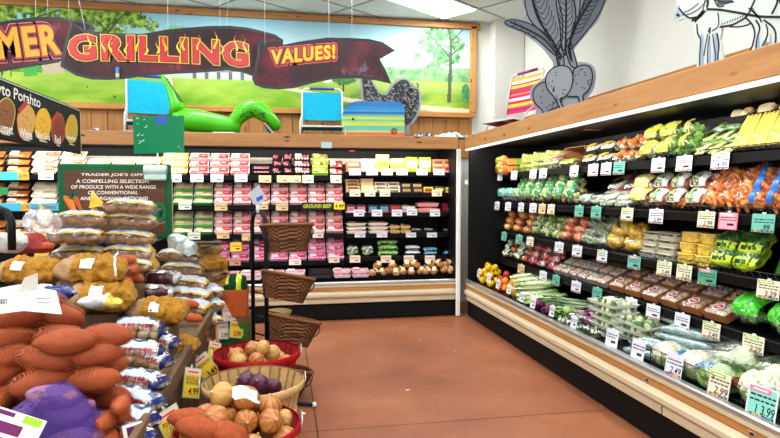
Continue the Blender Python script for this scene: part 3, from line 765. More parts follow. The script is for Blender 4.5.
def cauliflower(r, seed=0, wrap=True, printc=None, name='cauliflower'):
    t = root(name); q = rr(seed); m = MB()
    m.ell((0, 0, r*.8), (r*.9, r*.9, r*.72), rgb(232, 224, 190), None, 14, 10, .08, seed)
    for i in range(60):
        z = 1-(i+.5)/60*1.15; a = i*2.399; s = math.sqrt(max(0, 1-z*z))
        k = r*q.uniform(.15, .24)
        m.ell((r*.84*s*math.cos(a), r*.84*s*math.sin(a), r*.8+r*.68*z), (k, k, k*.9), jit(rgb(240, 232, 204), .08, q), None, 8, 6, .35, i, 3)
    m.build('curd', V_TUFT, t)
    g = MB()
    for i in range(7):
        a = i*.9+seed
        g.grid(lambda u, v, a=a: Vector((math.cos(a+(u-.5)*.9)*r*(.55+.5*v), math.sin(a+(u-.5)*.9)*r*(.55+.5*v), .004+r*.75*v*v+.02*math.sin(u*9)*v*r)), 7, 5, lambda u, v: mixc(rgb(208, 222, 168), rgb(110, 156, 70), v))
    g.build('leaves', V_TUFT, t)
    if wrap: MB().ell((0, 0, r*.84), (r*1.1, r*1.1, r*.86), W_, None, 18, 12, .05, seed, 4).build('wrap', FILM2, t)
    if printc:
        def pf(u, v):
            a, z = 1.5*pi+(u-.5)*1.35+.2, (v-.3)*.95; rr_ = 1.13+.0*u
            s = math.cos(z); return Vector((r*rr_*s*math.cos(a), r*rr_*s*math.sin(a), r*.86+r*.9*math.sin(z)))
        p = MB(); n0 = 18
        for i in range(n0):
            for j in range(n0):
                x, y = (i+.5)/n0-.5, (j+.5)/n0-.5
                if (x/.48)**2+(y/.36)**2 < 1+.5*noise.noise(Vector((math.atan2(y, x)*2.2, seed, 1))):
                    c = printc if abs(y-.02) > .1 or (i*7+j*3) % 4 else W_
                    p.add([pf(i/n0, j/n0), pf((i+1)/n0, j/n0), pf((i+1)/n0, (j+1)/n0), pf(i/n0, (j+1)/n0)], [(0, 1, 2, 3)], c)
        p.build('print', V_GLOSS, t)
    return t
def stalks(L, w, c1, c2, leaf, n=9, seed=0, name='romaine_heart', wrap=True, h=.06, label=None, frill=6):
    """long ribbed stalks bundled along x, leafy towards +x"""
    t = root(name); q = rr(seed); m = MB()
    for i in range(n):
        y = (i/(n-1)-.5)*w*.8; z = h*.5+h*.34*math.cos(i*2.1)
        pts = [Vector((-L/2+L*k/7, y*(1-.25*abs(k/7-.4))+.004*math.sin(k+i), max(.008, z*(.9+.1*math.sin(k+i))))) for k in range(8)]
        m.tube(pts, [w*.09, w*.1, w*.1, w*.095, w*.085, w*.075, w*.07, w*.05], mixc(c1, c2, q.random()), 8, flat=.7)
    m.build('stalks', V_SKIN, t)
    g = MB()
    for i in range(frill*2):
        y = q.uniform(-.4, .4)*w; z = h*q.uniform(.3, .95); x0 = L*q.uniform(.02, .25)
        g.grid(lambda u, v, y=y, z=z, x0=x0, i=i: Vector((x0+v*L*.33, y+(u-.5)*w*.45*(.4+math.sin(pi*min(.9, v+.1))), z+.35*h*math.sin(u*8+i)*v*.5+.1*h*math.sin(v*4))), 7, 6, lambda u, v: mixc(c1, jit(leaf, .2, q), min(1, .3+v)))
    g.build('leaves', V_TUFT, t)
    if wrap:
        P = pillow_fn(L*1.04, w*1.08, h*1.1, seed, .006); pillow(P, -1, 1, 0, 2*pi, .004, 14, 14).build('wrap', FILM2, t)
        if label: pillow(P, -.5, .1, .15*pi, .85*pi, .008, 7, 6, lambda u, a: label[0] if q.random() > .4 else label[1]).build('label', V_GLOSS, t)
    return t
def corn_tray(w, d, h, seed=0, name='corn_tray', n=4):
    t = root(name); q = rr(seed)
    MB().box((0, 0, .008), (w, d, .016), rgb(24, 24, 26), b=.005).build('tray', V_MATTE, t)
    for i in range(n):
        x = (i-(n-1)/2)*w/n*.98; r = w/n*.46; m = MB(); N = 12
        pts = [Vector((x, -d*.46+d*.92*k/(N-1), .014+r)) for k in range(N)]
        m.tube(pts, [r*(.75+.25*min(1, (k+1)/2))*(1 if k < 9 else .9-.12*(k-9)) for k in range(N)], rgb(244, 214, 96), 14)
        m.c = [jit(rgb(250, 222, 112) if (k//14+k) % 2 else rgb(238, 200, 70), .06, q) for k in range(len(m.c))]
        m.build('corn_cob', V_SKIN, t)
    MB().grid(lambda u, v: Vector(((u-.5)*w, (v-.5)*d, .012+w/n*.98*(math.sin(pi*u)*math.sin(pi*v))**.22)), 9, 7, W_).build('wrap', FILM, t)
    z = .014+w/n*.99
    MB().box((-w*.25, -d*.2, z), (w*.3, d*.22, .0015), rgb(150, 200, 60)).box((-w*.25, -d*.2, z+.001), (w*.2, d*.06, .001), W_).build('label', V_PAPER, t)
    return t
# --- price cards
GREENC, TEALC, CREAMC, WHITEC, TANC, YELC = rgb(140, 190, 50), rgb(96, 172, 150), rgb(222, 214, 186), rgb(214, 215, 222), rgb(214, 182, 134), rgb(240, 196, 50)
PRICES = {k: text_mesh(k, .012, shear=.12) for k in ('3.29', '2.29', '2.49', '1 3.99', '.99', '3.99', '3.49', '4.99', '2.99', '1.99', 'POTATO', 'GOLD', 'POTATOES', '10.99', '11.99', 'Cod Fillets', 'GROUND BEEF', '4.49')}
def price_card(w, h, base, head=None, price=None, foot=None, seed=0, clip=True, name='price_card', words=None, border=None):
    t = root(name); q = rr(seed); c = MB().box((0, 0, 0), (w, .003, h), base, b=.001); c.build('card', V_PAPER, t)
    m = MB(); y = -.0019
    if border:
        for sx in (-1, 1): m.box((sx*w*.475, y, 0), (w*.05, .0008, h), border)
        for sz in (-1, 1): m.box((0, y, sz*h*.475), (w*.9, .0008, h*.05), border)
    if head: m.box((-w*.1, y, h*.38), (w*.72, .0008, h*.16), head); m.box((-w*.1, y-.0005, h*.38), (w*.5, .0006, h*.05), mixc(head, (1, 1, 1), .7))
    ink = rgb(24, 26, 44)
    if words:
        for k, wd in enumerate(words):
            me = PRICES[wd]; m.text(me, frame((0, y-.0008, h*(.17-.2*k)), (1, 0, 0), (0, 0, 1), w*.8, h*.15), rgb(18, 18, 20))
    else:
        for k in range(2):
            x = -w*.4
            while x < w*.34:
                l = q.uniform(.06, .2)*w; m.box((x+l/2, y, h*(.2-.15*k)), (l, .0008, h*.055), ink if not words else ink); x += l+w*.04
    if price:
        me = PRICES[price]; m.text(me, frame((w*.14, y-.0008, -h*.22), (1, 0, 0), (0, 0, 1), min(w*.64, h*.3*me['asp']), h*.3), rgb(16, 16, 20))
    else: m.box((w*.15, y, -h*.2), (w*.36, .0008, h*.13), ink)
    if foot:
        for k in range(9): m.box((-w*.42+k*w*.105, y, -h*.43+.01*h*(k % 3)), (w*.09, .0008, h*.1), q.choice(foot))
    m.build('print', V_PAPER, t)
    if clip: MB().box((0, .003, h*.52), (.022, .008, .014), rgb(214, 220, 224), b=.002).build('clip', V_PLAST, t)
    return t
FOOT = [rgb(120, 60, 120), rgb(220, 150, 60), rgb(90, 140, 60), rgb(190, 70, 60), rgb(70, 60, 110)]
# ------------------------------------------------------------------ meat case, stocked
def mx(px, z, dy=0): return xaty(px, BSH+dy, z)
def shelf_top(z): return z+.0605
MC = 0
def mfill(x0, x1, n, z, layers, key, make, label, cat='meat tray', group=None, tilt=.6, step=(.03, .086), dy=.0, nv=2, dz=0, lname=('front row', 'second row', 'back row'), jx=.004, front=.015):
    """n columns between two columns of the view, layers stepping up and back"""
    a, b = mx(x0, z), mx(x1, z); w = (b-a)/n
    for k in range(layers):
        for i in range(n):
            v = (i*3+k) % nv; kk = (key, round(w, 2), v)
            lab = label+(', '+lname[k] if layers > 1 else '')
            inst(kk, lambda v=v: make(w*.92, v), lab, cat, (a+(i+.5)*w+R.uniform(-jx, jx)*.5, BSH+front+dy+.085+k*step[0], shelf_top(z)+.002+dz+k*step[1]+.075*math.sin(tilt)), (tilt, 0, R.uniform(-.02, .02)), group or (label.split(' on ')[0]+'s'))
def T(**k):
    d = k.pop('d', .15); return lambda w, v: meat_tray(w=w, d=d, seed=v+k.get('s0', 0), **{a: b for a, b in k.items() if a != 's0'})
RED, PINK, PALE, DARK = rgb(198, 34, 46), rgb(236, 146, 150), rgb(244, 206, 176), rgb(150, 22, 44)
MAG = rgb(224, 70, 130); WHT = rgb(248, 244, 236); REDL = rgb(214, 30, 44); CRL = rgb(250, 240, 206)
SAL = rgb(232, 122, 48); GRN = rgb(60, 160, 60)
z1, z2, z3, z4 = MEAT_L
sh1, sh2, sh3, sh4 = ('on top meat shelf', 'on second meat shelf', 'on third meat shelf', 'on fourth meat shelf')
salmon = T(meat=SAL, fat=rgb(244, 178, 110), foam=rgb(30, 28, 30), label=(CRL,), s0=1)
creamt = T(meat=rgb(238, 200, 140), fat=rgb(252, 236, 190), foam=WHT, label=(CRL, rgb(248, 226, 150)), s0=2)
reddish = T(meat=rgb(224, 170, 120), fat=rgb(250, 226, 180), foam=WHT, label=(CRL, rgb(190, 90, 50)), s0=3)
yellowt = T(meat=rgb(246, 214, 120), fat=rgb(252, 238, 190), foam=rgb(248, 226, 130), label=(CRL, rgb(244, 214, 110)), s0=4)
redt = T(meat=rgb(206, 60, 60), fat=rgb(240, 180, 160), foam=WHT, label=(CRL, REDL), s0=5, side=rgb(226, 120, 120))
mfill(-24, 29, 2, z1, 3, 'salmon', salmon, 'orange salmon fillet tray '+sh1)
mfill(29, 84, 2, z1, 3, 'reddish', reddish, 'cream labelled poultry tray '+sh1)
mfill(84, 134, 2, z1, 2, 'cream', creamt, 'cream and yellow wrapped tray '+sh1)
mfill(134, 160, 1, z1, 2, 'cream', creamt, 'cream and yellow wrapped tray '+sh1)
mfill(160, 188, 1, z1, 3, 'yellow', yellowt, 'yellow wrapped tray '+sh1)
mfill(188, 250, 3, z1, 3, 'red', redt, 'red labelled beef tray '+sh1)
mfill(251, 271, 1, z1, 2, 'dark', T(meat=rgb(170, 50, 60), fat=rgb(230, 150, 150), foam=rgb(20, 18, 20), label=None, kind='cuts', d=.12), 'dark tray of red meat slices '+sh1, tilt=.3, step=(.01, .05))
mfill(272, 293, 2, z1, 3, 'round', lambda w, v: meat_tray(w, .13, .05, DARK, rgb(240, 170, 170), rgb(30, 20, 24), None, 'nuggets', v+9), 'small dark pack of red meat pieces '+sh1)
mfill(293, 312, 1, z1, 3, 'marbled', lambda w, v: meat_tray(w, .14, .05, rgb(190, 60, 70), rgb(246, 214, 200), rgb(34, 22, 26), (CRL,), 'cuts', v+3), 'marbled red meat tray '+sh1)
mfill(312, 329, 1, z1, 3, 'greenp', lambda w, v: meat_tray(w, .14, .05, rgb(200, 90, 80), rgb(220, 226, 120), rgb(160, 200, 60), (rgb(214, 226, 120),), 'nuggets', v+2, side=rgb(160, 206, 70)), 'lime green edged meat pack '+sh1)
mfill(329, 344, 1, z1, 2, 'redsm', T(meat=RED, fat=rgb(236, 170, 150), foam=rgb(40, 24, 24), label=(CRL,), s0=8), 'small red meat tray '+sh1)
# second shelf, left bays
mfill(-24, 28, 2, z2, 3, 'salmon', salmon, 'orange salmon fillet tray '+sh2)
mfill(28, 84, 2, z2, 3, 'creamf', T(meat=rgb(244, 216, 160), fat=rgb(254, 244, 214), foam=WHT, label=(CRL,), s0=11), 'pale cream fish tray '+sh2)
mfill(84, 172, 3, z2, 2, 'creamf', T(meat=rgb(244, 216, 160), fat=rgb(254, 244, 214), foam=WHT, label=(CRL,), s0=11), 'pale cream fish tray '+sh2)
chick = T(meat=rgb(246, 206, 160), fat=rgb(252, 228, 196), foam=WHT, label=(rgb(250, 226, 180),), s0=12, side=GRN)
mfill(172, 213, 2, z2, 3, 'chick', chick, 'peach chicken tray with green band '+sh2)
pinkt = T(meat=rgb(226, 104, 110), fat=rgb(250, 206, 200), foam=rgb(246, 206, 204), label=(WHT, REDL), s0=13, side=rgb(240, 176, 176))
mfill(213, 344, 7, z2, 3, 'pink', pinkt, 'pink ground meat tray '+sh2, nv=3)
mfill(172, 213, 2, z3, 3, 'chick', chick, 'peach chicken tray with green band '+sh3)
mfill(-24, 90, 4, z3, 2, 'salmon', salmon, 'orange salmon fillet tray '+sh3)
mfill(213, 344, 7, z3, 3, 'pink', pinkt, 'pink ground meat tray '+sh3, nv=3)
magt = T(meat=rgb(222, 70, 120), fat=rgb(250, 190, 214), foam=rgb(250, 214, 230), label=(rgb(250, 220, 236), rgb(216, 36, 84)), s0=14, side=rgb(238, 150, 190))
mfill(172, 210, 2, z4, 2, 'whiteg', T(meat=rgb(236, 224, 206), fat=rgb(250, 246, 240), foam=WHT, label=(WHT,), s0=21, side=GRN), 'white poultry tray with green band '+sh4)
mfill(210, 345, 7, z4, 3, 'magenta', magt, 'magenta pork tray '+sh4, nv=3)
# right bays: top shelf
zr = MEAT_R
def mrow(z, shn, items, ld=0):
    for x0, x1, n, layers, mk, label, cat in items:
        a, b = mx(x0, z), mx(x1, z); w = (b-a)/n
        for k in range(layers):
            for i in range(n):
                key = (label, k % 2, round(w, 2))
                lay = '' if layers == 1 else (', lower one' if k == 0 else ', upper one' if layers == 2 else ', topmost one' if k == layers-1 else ', middle one' if layers == 3 else ', second up' if k == 1 else ', third up')
                o = inst(key, lambda: mk(w*.92, k % 2), label+' '+shn+lay, cat, (a+(i+.5)*w, BSH+.085+(k*.03 if layers > 1 else 0), 0), (0, 0, R.uniform(-.05, .05)), label+'s')
                h = o.get('hh', None) or HH.get(key)
                if h is None: HH[key] = h = max((v.co.z for c in KID.get(PROTO[key].name, ()) for v in c.data.vertices), default=.1)
                o.location.z = shelf_top(z)+STK.get((x0, i, z), 0); STK[(x0, i, z)] = STK.get((x0, i, z), 0)+h+.001
HH, STK = {}, {}
Y1 = rgb(248, 216, 96)
mrow(zr[0], sh1, [
    (346, 362, 1, 2, lambda w, v: carton(w, .12, .06, rgb(226, 84, 50), rgb(248, 190, 150), None, v), 'orange red carton', 'carton'),
    (361, 377, 1, 1, lambda w, v: pouch(w, .06, .17, rgb(238, 236, 232), None, None, v, lettering=rgb(150, 130, 190)), 'white patterned pouch with purple circle', 'pouch'),
    (376, 391, 1, 1, lambda w, v: pouch(w, .07, .23, rgb(246, 206, 120), rgb(250, 222, 60), None, v), 'tall yellow pouch', 'pouch'),
    (391, 407, 1, 1, lambda w, v: pouch(w, .07, .18, rgb(250, 214, 130), rgb(248, 190, 70), None, v), 'orange yellow pouch', 'pouch'),
    (406, 433, 2, 1, lambda w, v: pouch(w, .08, .2, rgb(188, 222, 70), rgb(240, 240, 200), None, v, hd=(rgb(150, 210, 50), .2)), 'lime green pouch', 'pouch'),
    (433, 455, 2, 2, lambda w, v: carton(w, .14, .085, rgb(218, 120, 66), rgb(86, 60, 70), rgb(240, 190, 130), v), 'orange carton with dark label', 'carton')])
BRN, TAN2 = rgb(96, 64, 44), rgb(220, 166, 100)
mrow(zr[1], sh2, [
    (346, 361, 1, 4, lambda w, v: carton(w, .14, .042, TAN2, rgb(70, 46, 34), rgb(60, 40, 30), v), 'tan and brown flat carton', 'carton'),
    (361, 375, 1, 4, lambda w, v: carton(w, .14, .045, rgb(244, 196, 130), rgb(250, 226, 180), None, v), 'pale orange flat carton', 'carton'),
    (375, 401, 2, 3, lambda w, v: carton(w, .14, .045, rgb(230, 212, 176), rgb(90, 80, 66), rgb(60, 54, 50), v), 'cream and black flat carton', 'carton'),
    (401, 424, 2, 2, lambda w, v: carton(w, .12, .062, rgb(36, 30, 26), rgb(206, 160, 106), None, v), 'small black carton with tan label', 'carton'),
    (424, 434, 1, 1, lambda w, v: carton(w, .12, .075, rgb(250, 208, 40), rgb(30, 26, 24), rgb(216, 40, 40), v), 'yellow and black pack', 'carton'),
    (434, 446, 1, 1, lambda w, v: carton(w, .12, .08, rgb(30, 28, 28), rgb(250, 210, 60), None, v), 'black pack with yellow panel', 'carton'),
    (446.5, 453.5, 1, 1, lambda w, v: carton(w, .12, .07, rgb(240, 200, 80), rgb(60, 60, 50), None, v), 'narrow yellow pack', 'carton')])
mrow(zr[2], sh3, [
    (346, 367, 2, 1, lambda w, v: carton(w, .1, .1, rgb(70, 34, 40), rgb(240, 130, 150), rgb(244, 226, 220), v), 'maroon pack with pink panel', 'carton'),
    (368, 390, 2, 1, lambda w, v: carton(w, .1, .1, rgb(34, 30, 36), rgb(80, 170, 220), rgb(230, 80, 70), v), 'black pack with sky blue panel', 'carton'),
    (390, 402, 1, 1, lambda w, v: carton(w, .1, .1, rgb(110, 30, 36), rgb(210, 60, 60), None, v), 'dark red pack', 'carton'),
    (402, 417, 1, 2, lambda w, v: meat_tray(w, .13, .04, rgb(226, 120, 120), rgb(250, 220, 210), WHT, (WHT,), 'slab', v), 'white tray of pink slices', 'meat tray'),
    (417, 441, 1, 2, lambda w, v: meat_tray(w, .15, .06, rgb(232, 84, 60), rgb(244, 150, 120), rgb(236, 170, 170), (rgb(220, 40, 50),), 'slab', v), 'large red salmon tray', 'fish tray'),
    (442, 455, 1, 2, lambda w, v: meat_tray(w, .14, .05, DARK, rgb(220, 90, 110), rgb(120, 20, 40), (rgb(230, 90, 110),), 'slab', v), 'dark red tray', 'meat tray')])
mrow(zr[3], sh4, [
    (346, 368, 1, 3, lambda w, v: meat_tray(w, .15, .04, rgb(226, 160, 110), rgb(250, 220, 170), WHT, (CRL,), 'links', v), 'tan sausage tray', 'meat tray'),
    (368, 390, 1, 3, lambda w, v: meat_tray(w, .15, .04, rgb(230, 170, 120), rgb(250, 226, 190), WHT, (CRL, rgb(250, 180, 160)), 'links', v), 'pale sausage tray', 'meat tray'),
    (390, 412, 2, 2, lambda w, v: meat_tray(w, .14, .045, rgb(214, 150, 80), rgb(244, 206, 140), rgb(230, 190, 130), (rgb(250, 220, 150),), 'nuggets', v), 'golden nugget tray', 'meat tray'),
    (412, 437, 2, 1, lambda w, v: meat_tray(w, .14, .045, rgb(226, 196, 150), rgb(250, 240, 220), rgb(30, 28, 28), (WHT,), 'nuggets', v), 'dark tray of pale pieces', 'meat tray'),
    (444, 455, 1, 1, lambda w, v: meat_tray(w, .12, .04, rgb(190, 90, 60), rgb(230, 170, 130), rgb(40, 30, 28), None, 'nuggets', v), 'small brown meat tray', 'meat tray')])
sh5 = 'on lowest meat shelf'
GW = [rgb(236, 240, 226), rgb(190, 214, 150), rgb(150, 190, 100)]
mrow(zr[4], sh5, [
    (346, 376, 2, 1, lambda w, v: clear_bag(w, .14, .17, [rgb(244, 246, 236), rgb(206, 224, 170), rgb(150, 190, 110)], 26, .016, 1.5, v), 'clear bag of white and green salad', 'salad bag'),
    (377, 402, 1, 3, lambda w, v: clear_bag(w, .12, .06, [rgb(160, 206, 90), rgb(236, 240, 220)], 24, .014, 1.8, v, rgb(120, 190, 60)), 'flat green topped bag', 'salad bag'),
    (404, 424, 1, 2, lambda w, v: clear_bag(w, .12, .055, [rgb(90, 150, 120), rgb(236, 240, 230), rgb(60, 90, 160)], 20, .014, 1.6, v, rgb(220, 230, 226)), 'flat white and blue green pack', 'salad bag'),
    (424, 441, 1, 2, lambda w, v: clear_bag(w, .12, .04, [rgb(240, 240, 236), rgb(70, 140, 190)], 16, .014, 1.6, v, rgb(90, 170, 210)), 'thin white pack with blue top', 'salad bag'),
    (444, 455, 1, 1, lambda w, v: clear_bag(w, .12, .04, [rgb(240, 240, 236), rgb(70, 140, 190)], 16, .014, 1.6, v+5, rgb(60, 150, 210)), 'small blue topped pack', 'salad bag')])
# bottom deck
def deckrow(items, y, z, shn, dz=0):
    for x0, x1, n, layers, mk, label, cat, tilt in items:
        a, b = xaty(x0, y, z), xaty(x1, y, z); w = (b-a)/n
        for k in range(layers):
            for i in range(n):
                lay = '' if layers == 1 else (', lower layer' if k == 0 else ', upper layer')
                inst((label, k % 2, round(w, 2)), lambda: mk(w*.93, k % 2), label+' '+shn+lay, cat, (a+(i+.5)*w, y+.08+k*.02, z+k*.052), (tilt, 0, R.uniform(-.05, .05)), label+'s')
dk = 'on meat case bottom deck'
MB().box((0, 0, .06), (BX1-BX0-.06, .56, .12), (.02,)*3).build('deck_riser', INNER, meat, (0, .13, .40))
ytop = .522
deckrow([
    (216, 285, 3, 2, T(meat=rgb(230, 120, 150), fat=rgb(250, 214, 220), foam=WHT, label=(rgb(250, 226, 230),), s0=31), 'pale pink tray', 'meat tray', .1),
    (285, 306, 1, 2, T(meat=rgb(230, 120, 150), fat=rgb(250, 214, 220), foam=WHT, label=(rgb(250, 226, 230),), s0=31), 'pale pink tray', 'meat tray', .1),
    (308, 333, 1, 2, lambda w, v: carton(w, .15, .045, rgb(22, 20, 22), rgb(50, 44, 48), None, v), 'flat black pack', 'carton', .1),
    (333, 370, 2, 2, T(meat=rgb(232, 130, 150), fat=rgb(252, 224, 226), foam=rgb(250, 220, 226), label=(rgb(250, 200, 206),), s0=33), 'blush pink tray', 'meat tray', .1)], BY+.12, ytop, dk)
def sausage_pack(w, v):
    q = rr(v+60)
    return clear_bag(w, w*.95, w*.8, [rgb(214, 120, 50), rgb(190, 60, 50), rgb(150, 90, 50)][v % 3:v % 3+1]+[rgb(226, 150, 80)], 7, w*.26, 1.25, v, None, (rgb(250, 226, 190), rgb(240, 190, 60)), 'sausage_pack')
for k, (px, dy, w, v) in enumerate([(374, .1, .12, 0), (384, .12, .13, 1), (389, .22, .13, 0), (396, .1, .11, 2), (403, .14, .12, 1), (400, .25, .12, 0), (412, .12, .11, 0), (421, .2, .14, 3), (427, .12, .13, 0), (424, .3, .12, 4), (435, .14, .13, 3), (444, .2, .12, 1), (451, .13, .11, 2), (378, .17, .12, 5), (393, .18, .12, 6), (408, .19, .12, 5), (416, .18, .12, 6), (431, .19, .12, 5), (440, .19, .12, 6), (448, .18, .12, 5)]):
    inst(('sausage_pack', v), lambda: sausage_pack(.125, v), 'round orange and red smoked meat pack '+dk, 'meat pack', (xaty(px, BY+dy, ytop), BY+dy+.03, ytop+(.085 if v > 4 else 0)), (0, 0, R.uniform(-1, 1)), 'smoked meat packs')
# shelf tags
def mtag(px, py, wpx, base, head=None, price=None, seed=0, hpx=7, label='', words=None, border=None):
    w, h = wpx/80., hpx/80.
    p = PY(px, py, BSH-.012)
    inst(('mt', base, head, price, round(w, 2), round(h, 2), words), lambda: price_card(w, h, base, head, price, None, seed, False, words=words, border=border), label, 'price tag', p, (-.12, 0, R.uniform(-.03, .03)), 'shelf price tags of the meat case')
BLU = rgb(130, 190, 220)
for px in (175, 197, 217, 241): mtag(px, 178, 12, rgb(226, 236, 240), BLU, None, 1, 8, 'pale blue headed price tag on top meat shelf')
for px in (265, 283, 295): mtag(px, 179, 12, TANC, None, None, 2, 7, 'tan price tag on top meat shelf')
for px in (308, 336): mtag(px, 179, 11, rgb(220, 226, 180), None, None, 3, 8, 'pale green price tag on top meat shelf')
for px in (355, 372, 387, 402, 422, 439): mtag(px, 172, 12, WHITEC if px != 387 else rgb(244, 230, 190), BLU if px == 402 else None, None, 4, 6.5, 'white price tag on top shelf rail under the pouches')
mtag(46, 176, 13, rgb(214, 222, 206), None, None, 5, 7, 'grey green price tag on top meat shelf')
for px, py, c in ((185, 206, rgb(214, 216, 200)), (221, 207, TANC), (262, 206, TANC), (282, 207, TANC)): mtag(px, py, 12, c, None, None, 6, 7, 'price tag on second meat shelf')
for px, py in ((355, 193), (370, 193), (385, 193), (437, 193)): mtag(px, py, 11, CREAMC, None, None, 7, 7, 'cream price tag on second meat shelf')
for px, py in ((359, 213), (377, 213), (397, 213), (412, 212), (435, 213)): mtag(px, py, 11, WHITEC, None, None, 8, 7, 'white price tag on third meat shelf')
for px, py, c in ((194, 236, rgb(214, 216, 200)), (223, 235, TANC), (248, 237, TANC)): mtag(px, py, 12, c, None, None, 9, 7, 'price tag on third meat shelf')
for px, py in ((318, 234),): mtag(px, py, 11, rgb(226, 206, 190), None, None, 10, 8, 'tan price tag on third shelf above magenta trays')
for px in (360, 382, 411, 432): mtag(px, 235, 11, WHITEC, None, None, 11, 5, 'white price tag on fourth meat shelf')
for px in (334, 355, 386, 409, 430): mtag(px, 259, 11, rgb(238, 206, 184), None, None, 12, 7.5, 'peach price tag on lowest meat shelf rail')
mtag(295, 262, 12, rgb(240, 220, 200), None, None, 13, 6, 'peach price tag on fourth shelf behind wicker basket')
mtag(236, 247, 11, YELC, None, None, 14, 9, 'tilted yellow price tag in front of magenta trays')
mtag(235, 262, 11, rgb(190, 130, 110), None, None, 15, 7, 'brown price tag below magenta trays')
# long signs
def msign(px0, px1, py, hpx, parts, label, name='shelf_sign'):
    a, b = PY(px0, py, BSH-.016), PY(px1, py, BSH-.016); w = b.x-a.x; h = hpx/80.; t = root(name)
    MB().box((0, 0, 0), (w, .004, h), parts[0], b=.001).build('card', V_PAPER, t)
    m = MB()
    for kind, x0, x1, c, s in parts[1:]:
        x0, x1 = (x0-.5)*w, (x1-.5)*w
        if kind == 'box': m.box(((x0+x1)/2, -.0026, 0), (x1-x0, .001, h*.96), c)
        else: m.text(PRICES[s], frame(((x0+x1)/2, -.0036, 0), (1, 0, 0), (0, 0, 1), x1-x0, h*.5), c)
    m.build('print', V_PAPER, t); t.location = (a+b)/2; t.rotation_euler = (0, 0, math.atan2(b.y-a.y, b.x-a.x)); tag(t, label, 'sign')
CY_ = rgb(60, 172, 196); OR_ = rgb(246, 160, 30); NAVY = rgb(24, 40, 90)
msign(-10, 29, 176, 7.5, [CY_, ('box', .72, 1, OR_, ''), ('text', .74, .96, NAVY, '10.99')], 'turquoise and orange sign reading 10.99 under salmon on top shelf')
msign(-12, 60, 207, 7.5, [CY_, ('box', .46, .57, OR_, ''), ('text', .465, .565, NAVY, '11.99'), ('text', .6, .94, rgb(130, 30, 40), 'Cod Fillets')], 'turquoise shelf sign reading Cod Fillets with orange 11.99')
msign(302, 345, 206, 7.5, [rgb(34, 34, 24), ('text', .03, .68, rgb(206, 220, 60), 'GROUND BEEF'), ('box', .74, .99, rgb(236, 210, 40), ''), ('text', .76, .97, rgb(20, 20, 20), '4.49')], 'black shelf sign reading GROUND BEEF in yellow letters')
tag(MB().box((0, 0, 0), (.13, .003, .075), rgb(196, 222, 224)).build('notice', V_PAPER, None, PY(326.5, 145, BY-.0225)), 'pale blue notice stuck on the meat case fascia', 'notice')
tag(MB().box((0, 0, 0), (.07, .02, .02), rgb(214, 90, 40), b=.004).build('clip_light', V_PLAST, None, PY(352, 151, BY-.005)), 'small orange clip under meat case fascia', 'clip')
# ------------------------------------------------------------------ produce case, stocked
def py_(px, z, dx=0): return yatx(px, RSH+dx, z)
SHN = ['on top produce shelf', 'on second produce shelf', 'on third produce shelf', 'on fourth produce shelf']
RZ = -pi/2
def pfill(s, x0, x1, n, mk, label, cat, layers=1, step=(.05, .06), tilt=.35, dx=.10, nv=2, jit_=.05, lift=None, d=.14, dz=0, roll=0):
    """n goods side by side along produce shelf s between two columns of the view; layers step up and back"""
    z = PROD[s]; a, b = py_(x0, z), py_(x1, z); w = (a-b)/n
    def mk2(v):
        o = mk(w*.94, v); PH[label] = max((c.location.z+x.co.z for c in KID.get(o.name, ()) for x in c.data.vertices), default=.1), o.name; return o
    for k in range(layers):
        for i in range(n):
            v = (i+k) % nv
            lab = label+' '+SHN[s]+('' if layers == 1 else (', front layer', ', second layer', ', back layer', ', top layer')[k])
            o = inst((label, s, round(w, 2), v), lambda: mk2(v), lab, cat, (0, 0, 0), (tilt, roll, RZ+R.uniform(-jit_, jit_)), label+'s '+SHN[s])
            H, nm = PH[label]; st = step
            if layers > 1 and nm.split('.')[0] in ('bag', 'produce_tray', 'green_bean_bag') and tilt > .05:
                dy = .035; dz_ = min((.93*H+math.sin(tilt)*dy)/math.cos(tilt), (.30-.5*d*math.sin(tilt)*2-H*math.cos(tilt))/(layers-1)); st = (dy, max(dz_, .07))
            o.location = (RSH+dx+k*st[0], a-(i+.5)*w, shelf_top(z)+.002+dz+k*st[1]+.5*d*math.sin(tilt))
PH = {}
G1, G2, G3 = rgb(92, 150, 46), rgb(140, 190, 70), rgb(196, 222, 130)
ORG, CAR = rgb(240, 140, 40), rgb(255, 150, 60)
# top shelf
pfill(0, 499, 516, 1, lambda w, v: tub(w*.5, .085, [rgb(220, 60, 50), rgb(240, 150, 50), rgb(140, 190, 60)], None, v), 'clear tub of mixed red and orange fruit', 'fruit tub', 2, (0, .088), 0, .12, 1, d=0)
pfill(0, 516, 552, 3, lambda w, v: tub(w*.46, .1, [rgb(206, 210, 90), rgb(240, 226, 120), rgb(160, 190, 70)], None, v+3), 'clear tub of yellow green melon chunks', 'fruit tub', 2, (.02, .102), 0, .13, 2, d=0)
pfill(0, 538, 556, 1, lambda w, v: clamshell(w, .14, .06, [rgb(244, 226, 216), rgb(240, 170, 130)], rgb(246, 236, 230), 12, .02, v+2), 'white and peach fruit tray', 'fruit tray', 2, (.03, .07), .15, .07, d=.14)
def open_box(w, v):
    t = root('cardboard_box'); c = rgb(176, 122, 74); h, d = .2, .24
    m = MB(); m.box((0, d/2, h/2), (w, .006, h), c); m.box((0, 0, .003), (w, d, .006), c); m.box((0, 0, h), (w, d, .005), c)
    for sx in (-1, 1): m.box((sx*(w/2-.003), 0, h/2), (.006, d, h), c)
    m.build('carton', V_MATTE, t)
    MB().box((-w*.25, -d/2-.05, h*.97), (w*.5, .1, .004), jit(c, .1)).build('flap', V_MATTE, t, rot=(.3, 0, 0))
    return t
pfill(0, 556, 577, 1, open_box, 'open brown cardboard box lying on side', 'cardboard box', dx=.2, tilt=0, d=0, nv=1, jit_=.02)
